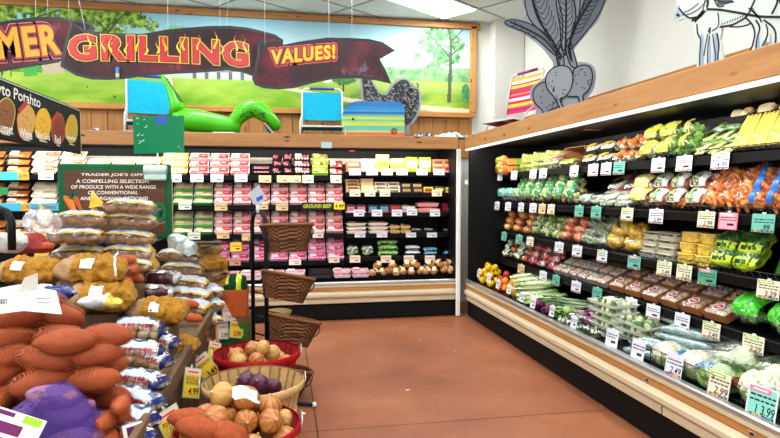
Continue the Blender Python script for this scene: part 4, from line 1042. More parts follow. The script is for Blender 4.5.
pfill(0, 579, 597, 1, lambda w, v: carton(w, .2, .2, rgb(190, 134, 84), None, None, v, 'cardboard_box'), 'closed brown cardboard box', 'cardboard box', dx=.24, tilt=0, d=0, nv=1, jit_=.02)
pfill(0, 556, 574, 1, lambda w, v: clear_bag(w, .1, .08, [rgb(160, 210, 80), rgb(240, 244, 230)], 20, .016, 1.4, v, rgb(170, 214, 70)), 'white and lime green bag in front of open box', 'produce bag', 1, dx=.055, tilt=.1, d=.08, nv=1)
pfill(0, 577, 607, 2, lambda w, v: clamshell(w, .14, .075, [rgb(246, 242, 226), rgb(232, 224, 200)], None, 18, .024, v+5, rgb(250, 210, 60), trayc=rgb(22, 22, 24)), 'tray of white cauliflower florets', 'vegetable tray', 2, (.05, .07), .45, .09, d=.14)
pfill(0, 606, 640, 3, lambda w, v: clamshell(w, .14, .07, [rgb(240, 120, 40), rgb(120, 176, 60), rgb(216, 60, 50), rgb(236, 236, 210)], None, 20, .02, v+8, None, el=1.8), 'carrot pea and pepper tray', 'vegetable tray', 2, (.055, .085), .55, .1, d=.14)
pfill(0, 612, 634, 2, lambda w, v: clear_bag(w, .07, .05, [rgb(226, 60, 150), rgb(240, 150, 196), rgb(120, 170, 70)], 14, .012, 1.3, v), 'small bag of magenta blossoms', 'flower bag', dx=.03, tilt=.1, d=.06)
pfill(0, 636, 668, 2, lambda w, v: clear_bag(w, .15, .12, [rgb(96, 150, 60), rgb(196, 216, 160), rgb(236, 240, 226)], 34, .016, 1.6, v+4, rgb(246, 220, 60), (rgb(250, 216, 50), rgb(60, 160, 70))), 'salad bag with yellow label', 'salad bag', 2, (.06, .1), .5, .1, d=.14)
pfill(0, 662, 690, 2, lambda w, v: clear_bag(w, .15, .15, [rgb(50, 110, 44), rgb(100, 160, 60), rgb(150, 190, 90)], 40, .018, 1.4, v+14, None, (rgb(230, 200, 60), rgb(60, 130, 60))), 'clear bag of dark green broccoli', 'broccoli bag', 2, (.07, .1), .4, .1, d=.14)
pfill(0, 686, 728, 3, lambda w, v: stalks(.3, w*1.0, rgb(222, 230, 120), rgb(240, 240, 180), rgb(190, 212, 60), 6, v, 'celery_bag', True, .06, (rgb(90, 160, 60), W_)), 'pale yellow green celery heart bag', 'celery', 2, (.05, .07), .0, .19, d=0, dz=.075)
for o in THINGS:
    if o['category'] == 'celery': o.rotation_euler = (0, -.5, 0)          # lying front to back, leafy ends up
pfill(0, 728, 800, 4, lambda w, v: corn_tray(w, .245, .07, v), 'wrapped tray of yellow corn cobs', 'corn tray', 1, tilt=1.1, dx=.10, d=.24, jit_=.02, dz=.015)
pfill(0, 700, 800, 4, lambda w, v: clamshell(w, .14, .075, [rgb(246, 226, 180), rgb(240, 210, 150)], None, 8, .036, v+20, trayc=rgb(30, 28, 30), el=1.1), 'dark tray of pale round potatoes', 'potato tray', 1, tilt=.3, dx=.25, d=.14, dz=.21)
# a low riser board under the rear top trays
MB().box((0, 0, 0), (.18, 1.7, .17)).build('shelf_riser', INNER, prod, Vector((RSH+.31, 3.15, PROD[0]+.1465))-prod.location)
# second shelf
pfill(1, 496, 518, 3, lambda w, v: clear_bag(w*1.5, .1, .17, [rgb(200, 226, 210), rgb(150, 206, 190), rgb(240, 246, 240)], 30, .014, 1.8, v, rgb(130, 200, 184)), 'teal headed bag of bean sprouts', 'sprout bag', 1, tilt=.5, dx=.1, d=.1)
pfill(1, 514, 574, 6, lambda w, v: clear_bag(w, .12, .17, [rgb(232, 220, 140), rgb(206, 206, 120), rgb(246, 238, 190)], 26, .018, 1.4, v+2, rgb(60, 150, 90), (rgb(240, 226, 130), rgb(40, 130, 80))), 'yellow vegetable bag with green band', 'vegetable bag', 3, (.1, .05), .6, .1, 3, d=.12)
pfill(1, 574, 602, 2, lambda w, v: clear_bag(w, .16, .11, [rgb(226, 236, 216), rgb(190, 214, 170), rgb(244, 246, 240)], 36, .015, 1.8, v+30), 'clear bag of shredded pale lettuce', 'salad bag', 1, tilt=.4, dx=.1, d=.16)
pfill(1, 597, 628, 2, lambda w, v: stalks(.40, w*1.1, rgb(226, 234, 200), rgb(240, 240, 224), rgb(110, 160, 70), 6, v+3, 'romaine_bag', True, .12, (rgb(220, 60, 140), rgb(160, 200, 70))), 'romaine bag with magenta label', 'lettuce bag', 2, (.06, .10), 0, .22, d=0, dz=.06)
for o in THINGS:
    if o['category'] == 'lettuce bag': o.rotation_euler = (0, -.35, 0)
pfill(1, 626, 646, 1, lambda w, v: clear_bag(w, .14, .15, [rgb(244, 220, 200), rgb(240, 170, 110), rgb(246, 240, 230)], 40, .012, 2.2, v+3, rgb(246, 230, 120)), 'clear bag of orange and white slaw', 'slaw bag', 2, (.08, .08), .5, .1, d=.14)
pfill(1, 646, 700, 3, lambda w, v: clear_bag(w, .14, .13, [CAR, rgb(246, 150, 80)], 34, .012, 2.6, v+8, rgb(246, 246, 246), (rgb(60, 70, 50), rgb(150, 190, 80))), 'black labelled shredded carrot bag', 'carrot bag', 2, (.12, .07), .5, .1, d=.14)
pfill(1, 700, 745, 3, lambda w, v: clear_bag(w, .16, .14, [CAR, rgb(255, 172, 96), rgb(250, 134, 50)], 40, .013, 3.0, v+50), 'clear bag of small orange carrots', 'carrot bag', 3, (.08, .075), .5, .1, 3, d=.14)
pfill(1, 745, 800, 3, lambda w, v: clear_bag(w, .16, .14, [CAR, rgb(255, 172, 96), rgb(250, 134, 50)], 40, .013, 3.0, v+60, None, (rgb(36, 110, 190), rgb(30, 90, 170))), 'orange carrot bag with blue label', 'carrot bag', 3, (.08, .075), .5, .1, 2, d=.14)
# third shelf
pfill(2, 496, 526, 3, lambda w, v: clear_bag(w, .14, .1, [rgb(226, 50, 40), rgb(240, 130, 40), rgb(246, 180, 60)], 10, .034, 1.05, v+1), 'clear bag of red and orange peppers', 'pepper bag', 3, (.12, .07), .3, .1, 3, d=.14)
pfill(2, 524, 556, 3, lambda w, v: clear_bag(w, .14, .12, [rgb(130, 180, 60), rgb(170, 206, 100), rgb(206, 224, 160)], 22, .022, 1.1, v+5), 'clear bag of brussels sprouts', 'sprout bag', 3, (.12, .07), .3, .1, 3, d=.14)
pfill(2, 554, 578, 2, lambda w, v: clear_bag(w, .15, .11, [rgb(244, 130, 50), rgb(240, 160, 90), rgb(226, 90, 60)], 10, .034, 1.1, v+12), 'clear bag of orange peppers', 'pepper bag', 3, (.12, .075), .35, .1, d=.14)
pfill(2, 576, 602, 2, lambda w, v: clear_bag(w, .2, .1, [rgb(176, 196, 150), rgb(150, 180, 130), rgb(206, 214, 190)], 40, .013, 2.4, v+25), 'clear bag of pale green pea pods', 'pea bag', 3, (.1, .06), .5, .12, d=.2)
pfill(2, 602, 636, 2, lambda w, v: clear_bag(w, .22, .12, [rgb(250, 200, 40), rgb(246, 180, 20), rgb(246, 226, 130)], 9, .034, 1.9, v+25), 'clear bag of yellow summer squash', 'squash bag', 2, (.1, .085), .45, .12, d=.2)
pfill(2, 636, 668, 2, lambda w, v: clamshell(w, .18, .045, [rgb(60, 100, 50), rgb(110, 150, 80), rgb(206, 200, 160)], rgb(232, 216, 176), 14, .016, v+30, trayc=rgb(206, 206, 196)), 'cream lidded flat vegetable tray', 'vegetable tray', 4, (.012, .05), .0, .11, d=0, jit_=.1)
pfill(2, 668, 704, 2, lambda w, v: tub(w*.48, .072, [rgb(250, 200, 40), rgb(250, 214, 90)], rgb(248, 212, 90), v+30, 'corn_tub', True, 40), 'clear tub of yellow corn kernels', 'corn tub', 3, (.015, .075), 0, .11, d=0)
LIME = rgb(196, 224, 40)
def bean_bag(w, v):
    t = root('green_bean_bag'); q = rr(v+70); D, H = .19, .1
    P = pillow_fn(w, D, H, v+70, .012)
    m = MB()
    for i in range(46):
        x, y = q.uniform(-.36, .36)*w, q.uniform(-.36, .3)*D; a = q.uniform(0, 3.1); l = q.uniform(.03, .06)
        zc = H*.62+q.uniform(0, .3)*H
        m.tube([(x-l*math.cos(a), y-l*math.sin(a), zc), (x, y, zc+.008), (x+l*math.cos(a), y+l*math.sin(a), zc)], .0055, jit(q.choice([rgb(52, 116, 40), rgb(90, 150, 60), rgb(40, 96, 36)]), .15, q), 6)
    m.build('beans', V_SKIN, t, kind='stuff')
    pillow(P, -1, 1, 1.1*pi, 2*pi, .002, 14, 14, lambda u, a: jit(LIME, .08, q)).build('printed_bag', V_PLAST, t)
    pillow(P, -.95, .95, .62*pi, 1.1*pi, .004, 12, 8, lambda u, a: jit(LIME, .08, q) if not (.7*pi < a < .82*pi and -.5 < u < .5 and q.random() > .35) else rgb(40, 60, 30)).build('header', V_PLAST, t)
    pillow(P, -1, 1, 0, .66*pi, .004, 14, 9).build('window', FILM2, t)
    return t
pfill(2, 704, 752, 2, bean_bag, 'lime green bag of green beans', 'bean bag', 2, (.12, .08), .75, .12, d=.2)
def spinach_bag(w, v):
    return pouch(w, .09, .24, rgb(70, 150, 40), rgb(46, 110, 40), rgb(60, 130, 40), v, 'spinach_bag', (rgb(140, 206, 60), .24), rgb(30, 90, 30))
pfill(2, 752, 800, 2, spinach_bag, 'bright green bag of snap peas', 'pea bag', 2, (.1, .03), -.6, .15, d=-.06)
# fourth shelf
pfill(3, 499, 524, 2, lambda w, v: clear_bag(w, .16, .11, [rgb(236, 90, 40), rgb(246, 170, 40), rgb(200, 40, 40), rgb(150, 180, 70)], 16, .026, 1.3, v+1, None, (rgb(90, 150, 70), W_)), 'clear bag of mini peppers', 'pepper bag', 3, (.1, .07), .35, .1, d=.14)
pfill(3, 523, 552, 3, lambda w, v: clear_bag(w, .16, .1, [rgb(220, 40, 70), rgb(240, 110, 120), rgb(246, 226, 220)], 24, .018, 1.2, v+40, None), 'clear bag of red radishes', 'radish bag', 3, (.1, .07), .35, .1, d=.14)
pfill(3, 551, 604, 6, lambda w, v: mushroom_box(w, .12, .05, rgb(232, 206, 176), rgb(150, 140, 140), (rgb(200, 70, 80), rgb(80, 150, 110), rgb(206, 90, 70))[v % 3], v), 'wrapped white mushroom tray with round label', 'mushroom tray', 2, (.125, .065), .45, .08, 3, .14, d=.12)
pfill(3, 560, 612, 3, lambda w, v: carton(w, .14, .1, rgb(206, 140, 70), rgb(238, 200, 140), None, v, 'mushroom_carton'), 'orange brown carton behind mushroom trays', 'carton', 1, tilt=.1, dx=.34, d=.1, dz=.06)
MB().box((0, 0, 0), (.2, 1.2, .05)).build('shelf_riser', INNER, prod, Vector((RSH+.36, 5.2, PROD[3]+.086))-prod.location)
pfill(3, 606, 724, 6, lambda w, v: mushroom_box(w*.97, .15, .06, (rgb(222, 190, 160), rgb(200, 160, 130), rgb(230, 210, 190))[v % 3], rgb(168, 108, 60), rgb(220, 52, 66), v+6), 'brown carton of mushrooms with red label', 'mushroom carton', 2, (.16, .072), .42, .095, 3, d=.15)
pfill(3, 724, 800, 2, lambda w, v: clear_bag(w, .22, .2, [rgb(90, 150, 60), rgb(130, 180, 90), rgb(70, 130, 50)], 34, .03, 1.1, v+80, rgb(70, 200, 40), (rgb(40, 160, 40), rgb(90, 210, 60))), 'large bright green bag of broccoli crowns', 'broccoli bag', 1, tilt=.3, dx=.13, d=.2)
# ------- bottom deck
def deckz(x): return .452+.15*(x-2.36)/.9
d0 = MB(); y0, y1 = RY0+.05, RY1-.05
d0.add([(2.362, y0, .40), (3.27, y0, .40), (3.27, y1, .40), (2.362, y1, .40), (2.362, y0, .452), (3.27, y0, .603), (3.27, y1, .603), (2.362, y1, .452)],
       [(4, 5, 6, 7), (0, 4, 7, 3), (1, 2, 6, 5), (0, 1, 5, 4), (3, 7, 6, 2)], (.02,)*3)
o = d0.build('deck_slope', INNER, prod); o.location = -prod.location
DK = 'on produce deck'
def put(key, mk, label, cat, px, x, dz=0, rot=(0, 0, 0), group=None, on=True, scale=None):
    z = deckz(x)+dz; y = min(7.03, yatx(px, x, z+.05))
    return inst(key, mk, label+(' '+DK if on else ''), cat, (x, y, z), rot, group or label+'s', scale)
q = rr(5)
YEL = rgb(250, 196, 20)
pep = []
for k, (px, x, lv) in enumerate([(474, 2.50, 0), (480, 2.47, 0), (487, 2.46, 0), (483, 2.56, 0), (490, 2.55, 0), (497, 2.54, 0), (477, 2.52, 1), (485, 2.51, 1), (492, 2.50, 1), (489, 2.60, 1), (497, 2.60, 1), (484, 2.43, 0), (490, 2.42, 0), (480, 2.44, 1), (488, 2.45, 1), (482, 2.55, 2), (490, 2.54, 2), (496, 2.58, 2)]):
    put(('yp', k % 3), lambda: bell_pepper(YEL, .039, k % 3), 'yellow bell pepper in pile'+(', bottom row', ', middle row', ', top row')[lv], 'bell pepper', px, x, lv*.064+.014, (q.uniform(-.5, .5), q.uniform(-.5, .5), q.uniform(0, 6)), 'yellow bell peppers')
for k, (px, x, lv) in enumerate([(500, 2.47, 0), (505, 2.45, 0), (512, 2.44, 0), (509, 2.53, 0), (516, 2.52, 0), (507, 2.5, 1), (513, 2.5, 1), (518, 2.58, 1)]):
    put(('op', k % 3), lambda: bell_pepper(rgb(244, 140, 20), .039, k % 3+4), 'orange bell pepper in pile'+(', bottom row', ', top row')[lv], 'bell pepper', px, x, lv*.064+.014, (q.uniform(-.5, .5), q.uniform(-.5, .5), q.uniform(0, 6)), 'orange bell peppers')
for k, (px, x, lv) in enumerate([(499, 2.42, 0), (502, 2.5, 1), (505, 2.62, 1)]):
    put(('rp', k % 2), lambda: bell_pepper(rgb(206, 30, 34), .039, k % 2+8), 'red bell pepper between yellow and orange peppers', 'bell pepper', px, x, lv*.064+.014, (q.uniform(-.5, .5), q.uniform(-.5, .5), q.uniform(0, 6)), 'red bell peppers')
put('parsley', lambda: curly_head(.055, rgb(60, 130, 40), rgb(110, 170, 70), 3, 'parsley_bunch', .8, 14, False, .9), 'small dark green leafy bunch beside orange peppers', 'herb bunch', 519, 2.43, .0)
for k, (px, x, dz, rz) in enumerate([(527, 2.50, 0, -.35), (537, 2.47, 0, -.3), (545, 2.46, 0, -.42), (533, 2.55, .09, -.35), (542, 2.54, .09, -.4), (529, 2.60, .09, -.3)]):
    put(('rom', k % 2), lambda: stalks(.40, .15, rgb(222, 232, 160), rgb(186, 214, 120), rgb(96, 150, 50), 8, k % 2, 'romaine_lettuce', True, .10, None, 5), 'pale green romaine head in clear wrap'+(', upper one' if dz else ', lower one'), 'romaine head', px, x+.1, dz, (0, -.15, rz), 'romaine heads')
for k, (px, x) in enumerate([(538, 2.42), (549, 2.42), (555, 2.44)]):
    put(('rad', 1), lambda: curly_head(.06, rgb(104, 30, 70), rgb(150, 60, 100), 5, 'radicchio_head', .9, 14, False, .6), 'dark purple curly lettuce at front edge', 'lettuce head', px, x, 0, (0, 0, k), 'curly purple lettuces')
for k, (px, x) in enumerate([(560, 2.46), (567, 2.5)]):
    put(('grl', 1), lambda: curly_head(.065, rgb(130, 180, 70), rgb(196, 214, 140), 8, 'lettuce_head', .9, 14, False, .6), 'light green curly lettuce beside the leeks', 'lettuce head', px, x, 0, (0, 0, k), 'curly green lettuces')
for k, (px, x, dz) in enumerate([(562, 2.66, 0), (568, 2.63, 0), (575, 2.60, 0), (568, 2.66, .045), (576, 2.64, .045), (583, 2.62, 0)]):
    put(('leek', k % 2), lambda: stalks(.42, .06, rgb(236, 240, 214), rgb(150, 200, 100), rgb(40, 110, 50), 4, k % 2+9, 'leek_bunch', False, .045, None, 4), 'white and green leek bunch'+(', upper one' if dz else ', lower one'), 'leek bunch', px, x, dz, (0, -.1, 2.75+q.uniform(-.1, .1)), 'leek bunches')
for k, (px, x, dz) in enumerate([(583, 2.52, 0), (590, 2.5, 0), (598, 2.52, 0), (594, 2.62, .03), (603, 2.64, .03), (578, 2.5, 0)]):
    put(('rdc', k % 2), lambda: curly_head(.06, rgb(112, 24, 92), rgb(190, 110, 170), k % 2+15, 'radicchio_head', .85, 15, False, .35), 'round purple radicchio head behind the leeks', 'radicchio', px, x, dz, (0, 0, k), 'radicchio heads')
for k, (px, x, dz) in enumerate([(563, 2.40, 0), (571, 2.40, 0), (579, 2.40, 0), (586, 2.41, 0), (575, 2.45, .045), (583, 2.46, .045), (591, 2.44, 0), (598, 2.42, 0)]):
    put(('eggp', k % 2), lambda: clamshell(.1, .1, .06, [rgb(60, 110, 60), rgb(130, 170, 110), rgb(220, 226, 200), rgb(40, 60, 60)], None, 16, .017, k % 2+40, name='brussels_tray'), 'small clear pack of dark green vegetables', 'vegetable pack', px, x, dz, (0, 0, RZ+q.uniform(-.3, .3)), 'small clear vegetable packs')
ZUC = [rgb(60, 110, 44), rgb(200, 214, 160), rgb(120, 160, 70), rgb(240, 236, 210)]
def zuc(v): return clamshell(.34, .23, .05, ZUC, None, 40, .022, v+50, (W_ if v == 1 else None), 'zucchini_tray', 1.6, rgb(226, 232, 212))
for k in range(5):
    put(('zuc', k % 2 if k < 4 else 1), lambda: zuc(k % 2 if k < 4 else 1), 'round clear tray of sliced zucchini, '+('lowest', 'second up', 'third up', 'fourth up', 'topmost')[k]+' of stack', 'zucchini tray', 613, 2.53+.006*k, k*.056, (0, 0, RZ+q.uniform(-.12, .12)), 'zucchini tray stack')
for k in range(3):
    put(('zuc', k % 2), lambda: zuc(k % 2), 'zucchini tray beside the tall stack, '+('lowest', 'middle', 'topmost')[k], 'zucchini tray', 640, 2.62, k*.056, (0, .1, RZ+.4+q.uniform(-.2, .2)), 'zucchini trays')
for k in range(4):
    put(('zuc', k % 2), lambda: zuc(k % 2), 'zucchini tray in stack behind wrapped cucumbers, '+('lowest', 'second up', 'third up', 'topmost')[k], 'zucchini tray', 684, 2.86, k*.056, (0, 0, RZ+q.uniform(-.12, .12)), 'rear zucchini trays')
DG, DG2 = rgb(38, 74, 40), rgb(70, 110, 60)
for k, (px, x, dz, rz) in enumerate([(600, 2.68, .10, -1.3), (612, 2.72, .12, -1.25), (622, 2.70, .14, -1.3), (634, 2.74, .10, -1.2), (644, 2.74, .06, -1.25), (654, 2.76, .06, -1.2), (662, 2.78, .03, -1.2), (640, 2.82, .12, -1.2), (650, 2.84, .12, -1.25)]):
    put(('cuk', k % 2), lambda: cucumber(.3, .026, DG, DG2, k % 2, False), 'dark green cucumber behind zucchini trays', 'cucumber', px, x, dz, (0, 0, rz), 'loose dark cucumbers')
for k, (px, x, dz, rz) in enumerate([(650, 2.43, .0, -1.35), (658, 2.49, .0, -1.3), (666, 2.55, .0, -1.3), (656, 2.46, .055, -1.35), (666, 2.52, .055, -1.3), (680, 2.63, .0, -1.25), (690, 2.69, .0, -1.25), (700, 2.75, .0, -1.2), (684, 2.66, .055, -1.25), (694, 2.72, .055, -1.2), (706, 2.78, .055, -1.2), (712, 2.81, .0, -1.2), (690, 2.69, .11, -1.25), (700, 2.75, .11, -1.2), (718, 2.84, .055, -1.2)]):
    put(('wcu', k % 3), lambda: cucumber(.42, .029, rgb(128, 160, 154), rgb(176, 198, 198), k % 3+5, True, 'wrapped_cucumber'), 'film wrapped pale blue green cucumber'+(', lower layer', ', upper layer', ', top layer')[int(dz*18.3+.1)], 'cucumber', px, x, dz, (0, 0, rz), 'film wrapped cucumbers')
BLUP = rgb(20, 120, 196)
put('cau1', lambda: cauliflower(.098, 1, True, rgb(30, 150, 216)), 'white cauliflower with light blue print behind price card', 'cauliflower', 669, 2.46, .0, (0, 0, 0))
put('cau2', lambda: cauliflower(.102, 2, True, BLUP), 'white cauliflower in film with bright blue print', 'cauliflower', 698, 2.47, .0, (0, 0, -.35))
put('cau3', lambda: cauliflower(.115, 3, False, None), 'large bare cream cauliflower at the end of the deck', 'cauliflower', 763, 2.48, .0, (0, 0, 0))
put('let1', lambda: curly_head(.115, rgb(170, 204, 126), rgb(220, 230, 190), 21, 'lettuce_head', .85, 20, True, .5), 'pale green lettuce in clear bag behind cauliflower', 'lettuce head', 742, 2.66, .0, (0, 0, 0))
put('let1b', lambda: curly_head(.10, rgb(160, 200, 116), rgb(220, 230, 190), 22, 'lettuce_head', .85, 18, True, .5), 'pale green bagged lettuce beside blue printed cauliflower', 'lettuce head', 726, 2.60, .0, (0, 0, 0))
put('let2', lambda: curly_head(.10, rgb(136, 184, 92), rgb(206, 224, 170), 24, 'lettuce_head', .85, 18, True, .5, rgb(190, 90, 50)), 'bagged green lettuce with dark orange print at front', 'lettuce head', 722, 2.45, .0, (0, 0, -.5))
put('let3', lambda: curly_head(.10, rgb(180, 206, 140), rgb(230, 236, 206), 26, 'lettuce_head', .85, 18, True, .5, rgb(120, 30, 40)), 'bagged pale lettuce with dark red print behind bare cauliflower', 'lettuce head', 779, 2.66, .0, (0, 0, .4))
# ------- price cards along the shelves
def ptag(s, px, w, base, head=None, price=None, foot=True, v=0, h=None, label='', border=None):
    w = min(w, .103); z = PROD[s]; y = yatx(px, RSH-.046, z+.02)
    inst(('pt', base, head, price, round(w, 2), v % 3, border), lambda: price_card(w*1.35, (h or w)*1.02, base, head, price, FOOT if foot else None, v, True, border=border), label+' '+SHN[s], 'price card', (RSH-.046, y, z+.018), (-.1, 0, RZ+.1+R.uniform(-.06, .06)), 'price cards of the produce case')
for px in (500, 514, 533, 543, 574, 593, 606): ptag(0, px, .105, WHITEC, rgb(190, 200, 230) if px in (543, 606) else None, None, True, px, label='white price card')
ptag(0, 619, .105, TEALC, None, None, True, 1, label='teal price card')
for px in (658, 684): ptag(0, px, .105, WHITEC, rgb(180, 190, 226), None, True, px, label='white and blue price card')
ptag(0, 720, .12, WHITEC, GREENC, '4.99', True, 2, label='large white price card with green head')
for px in (497, 508, 521, 533): ptag(1, px, .1, WHITEC, None, None, True, px, label='white price card')
ptag(1, 542, .1, TANC, None, None, False, 1, label='tan price card')
ptag(1, 551, .1, CREAMC, None, None, True, 2, label='cream price card')
for px in (579, 596): ptag(1, px, .11, TEALC, None, None, True, px, label='teal price card')
ptag(1, 627, .11, CREAMC, GREENC, None, True, 1, label='cream price card with green head below romaine')
ptag(1, 656, .115, WHITEC, None, '3.49', True, 2, label='white price card reading 3.49')
ptag(1, 706, .12, CREAMC, GREENC, '2.99', True, 0, label='cream price card reading 2.99')
ptag(1, 728, .13, rgb(232, 150, 160), rgb(240, 190, 180), None, False, 0, label='pink bordered price card', border=rgb(214, 90, 110))
ptag(1, 763, .13, TEALC, None, '.99', True, 2, label='teal price card reading .99')
for px, c in ((504, TEALC), (519, TEALC), (530, CREAMC)): ptag(2, px, .1, c, None, None, True, px, label=('teal' if c == TEALC else 'cream')+' price card')
for px in (559, 577): ptag(2, px, .105, WHITEC, None, None, True, px, label='white price card')
ptag(2, 602, .11, WHITEC, GREENC, None, True, 1, label='white price card with green head')
ptag(2, 634, .11, TEALC, rgb(200, 110, 130), None, True, 1, label='teal price card with pink head below cream lids')
ptag(2, 664, .11, CREAMC, GREENC, '3.49', True, 0, label='cream price card reading 3.49')
ptag(2, 684, .115, CREAMC, GREENC, '3.29', True, 0, label='cream price card reading 3.29 below corn tubs')
ptag(2, 707, .13, rgb(70, 150, 116), rgb(206, 90, 120), None, True, 0, label='green price card with pink head below green beans')
ptag(2, 768, .145, CREAMC, GREENC, '3.29', True, 0, label='large cream price card reading 3.29')
for px, c in ((521, TANC), (543, WHITEC), (556, TEALC), (576, WHITEC), (597, TEALC), (631, WHITEC), (653, WHITEC), (682, WHITEC)):
    ptag(3, px, .105, c, None, None, True, px, label={TANC: 'tan', WHITEC: 'white', TEALC: 'teal'}[c]+' price card')
ptag(3, 711, .125, CREAMC, GREENC, '2.49', True, 0, label='cream price card reading 2.49')
ptag(3, 753, .14, CREAMC, GREENC, '2.29', True, 0, label='cream price card reading 2.29')
def dtag(px, py, w, h, base, head, price, label, v=0, border=None, x=2.336, extra=0):
    p = PX(px, py, x)
    inst(('dt', base, head, price, w, v % 3), lambda: price_card(w, h, base, head, price, FOOT if price else None, v, True, border=border), label, 'price card', p, (-.18, 0, RZ+.12+R.uniform(-.08, .08)), 'price cards on the deck front')
for px, py, nm in ((479, 273, 'below yellow peppers'), (489, 278, 'below red pepper'), (498, 284, 'below orange peppers'), (509, 289, 'beside orange peppers'), (522, 297, 'below romaine'), (533, 303, 'beside romaine'), (552, 311, 'below purple lettuce'), (574, 322, 'below small vegetable packs')):
    dtag(px, py, .085, .12 if px > 515 else .10, WHITEC, None, None, 'small white price card at deck front '+nm)
dtag(612, 338, .12, .13, WHITEC, rgb(196, 206, 236), None, 'white price card in front of zucchini stack', 1)
dtag(638, 350, .125, .14, WHITEC, rgb(206, 206, 236), None, 'white price card in front of wrapped cucumbers', 2)
dtag(674, 365, .135, .14, WHITEC, rgb(206, 196, 236), '2.49', 'white price card in front of blue printed cauliflower', 3)
dtag(719, 385, .14, .135, CREAMC, GREENC, '2.99', 'cream price card reading 2.99 in front of bagged lettuce', 0)
dtag(762, 403, .16, .16, rgb(130, 206, 190), rgb(226, 120, 150), '1 3.99', 'teal price card reading 1 3.99 in front of bare cauliflower', 0, rgb(226, 226, 236))
for px, py, nm in ((654, 386, 'below cucumbers'), (752, 443, 'near frame edge')):
    pass
for y, nm in ((PX(647, 382, RX-.002).y, 'beside the white price cards'), (PX(752, 436, RX-.002).y, 'below the teal price card')):
    t = thing('bumper_fitting', 'small steel fitting on produce case wood band '+nm, 'fitting', (RX-.001, y, .389)); MB().box((0, 0, 0), (.004, .055, .02), rgb(190, 190, 186), b=.001).build('plate', STEEL, t); MB().box((-.003, 0, 0), (.003, .02, .012), (.02,)*3).build('slot', BLACKM, t)

MB().box((0, 0, 0), (.004, .006, .075), (.02,)*3).build('seam', BLACKM, prod, Vector((RX-.001, PX(662, 412, RX).y, .25))-prod.location)
# ------------------------------------------------------------------ hanging banner
BANY = 6.0
def ban(px, d=0): return [PY(x, y, BANY+d) for x, y in px]
def banner_mat():
    t = NT('smoky_maroon_banner'); v = t.coord(); a = t.noise(v, 1.7, 5, .6); b = t.noise(v, 3.2, 6, .65)
    at = t.n('ShaderNodeAttribute', attribute_name='Col')
    col = t.ramp(a, [(.32, rgb(13, 4, 10)), (.5, rgb(46, 7, 19)), (.68, rgb(112, 16, 36))])
    col = t.mul(col, t.ramp(b, [(.62, (0, 0, 0)), (.8, rgb(110, 108, 122))]), 1., 'ADD')
    col = t.mul(col, at.outputs['Color']); t.pbr(col, .5, .35); return t.m
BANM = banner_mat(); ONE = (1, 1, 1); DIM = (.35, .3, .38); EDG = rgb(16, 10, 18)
bt = thing('hanging_banner', 'maroon ribbon banner with flaming red and yellow letters hanging above meat case', 'banner', PY(185, 52, BANY))
def bpart(name, P, d, mat, col, t=.012, outline=True):
    o = Vector(bt.location); W = [p-o for p in ban(P, d)]
    x = MB().poly3(W, (0, -1, 0), t, col, rgb(20, 10, 20)).build(name, mat, bt)
    if outline: MB().strip([p+Vector((0, -.001, 0)) for p in W], (0, -1, 0), .03, rgb(6, 3, 6), .002, True).build('edge_line', V_GLOSS, x)
    return x
left_r = bpart('ribbon', [(-150, 58), (-100, 44), (-60, 35), (-25, 28), (10, 22), (40, 18.5), (60, 18.5), (72, 21), (74, 40), (66, 56), (58, 61), (40, 64), (20, 67), (0, 70.5), (-40, 78), (-90, 92), (-140, 108), (-130, 84)], .05, BANM, ONE)
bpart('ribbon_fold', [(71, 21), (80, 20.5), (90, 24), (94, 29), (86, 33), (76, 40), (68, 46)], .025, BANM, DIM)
mid_r = bpart('ribbon', [(72, 23), (84, 31), (105, 34.5), (143, 35.5), (168, 31), (190, 29), (210, 27.5), (230, 27.3), (247, 29), (262, 32.5), (275, 36), (282, 41), (282, 45.5), (270, 50), (262, 60), (255, 76), (241, 70.5), (226, 69), (200, 71.2), (172, 72.5), (143.6, 74.5), (125, 77.5), (108, 78.5), (92, 78), (77, 74.5), (62, 66), (66, 45)], 0, BANM, ONE)
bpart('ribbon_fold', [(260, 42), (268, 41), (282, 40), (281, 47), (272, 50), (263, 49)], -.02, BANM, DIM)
right_r = bpart('ribbon', [(259, 43), (264, 48), (280, 47), (300, 43), (328, 39), (350, 39.5), (369, 40.5), (382, 43.5), (394, 51), (386, 54), (378.5, 59), (384, 70), (390.5, 83), (376, 79), (357, 76.8), (333, 77.5), (312, 82), (292.6, 87), (278, 88), (264, 87), (256, 84), (253.5, 79), (256, 68), (258, 58)], -.035, BANM, ONE)
def word(par, txt, box, d, layers, bold, rot=0., shear=0., spacing=1., warp=None):
    """lettering with stacked outlines; box = centre and size in view units at the ribbon's distance"""
    cx, cy, w, h = box; o = Vector(bt.location); c = PY(cx, cy, BANY+d)-o; s = (PY(cx+1, cy, BANY+d)-PY(cx, cy, BANY+d)).length
    n0 = None
    for k, (off, col, nm) in enumerate(layers):
        me = text_mesh(txt, bold+off, 0, shear, spacing); base = text_mesh(txt, bold, 0, shear, spacing)
        gx, gy = 1+off*2/max(1e-3, base['asp']*.72), 1+off*2/.72
        M = frame((c.x, c.y-.004*(k+1), c.z), (math.cos(rot), 0, math.sin(rot)), (-math.sin(rot), 0, math.cos(rot)), w*s*gx, h*s*gy)
        mb = MB().text(me, M, col)
        if warp: mb.v = [warp(Vector(v), c, w*s) for v in mb.v]
        x = mb.build(nm, V_GLOSS, par)
REDF, YELF = rgb(186, 12, 30), rgb(240, 190, 10)
def arch(v, c, w):
    t = (v.x-c.x)/(w/2); v.z += -.02*t*t; return v
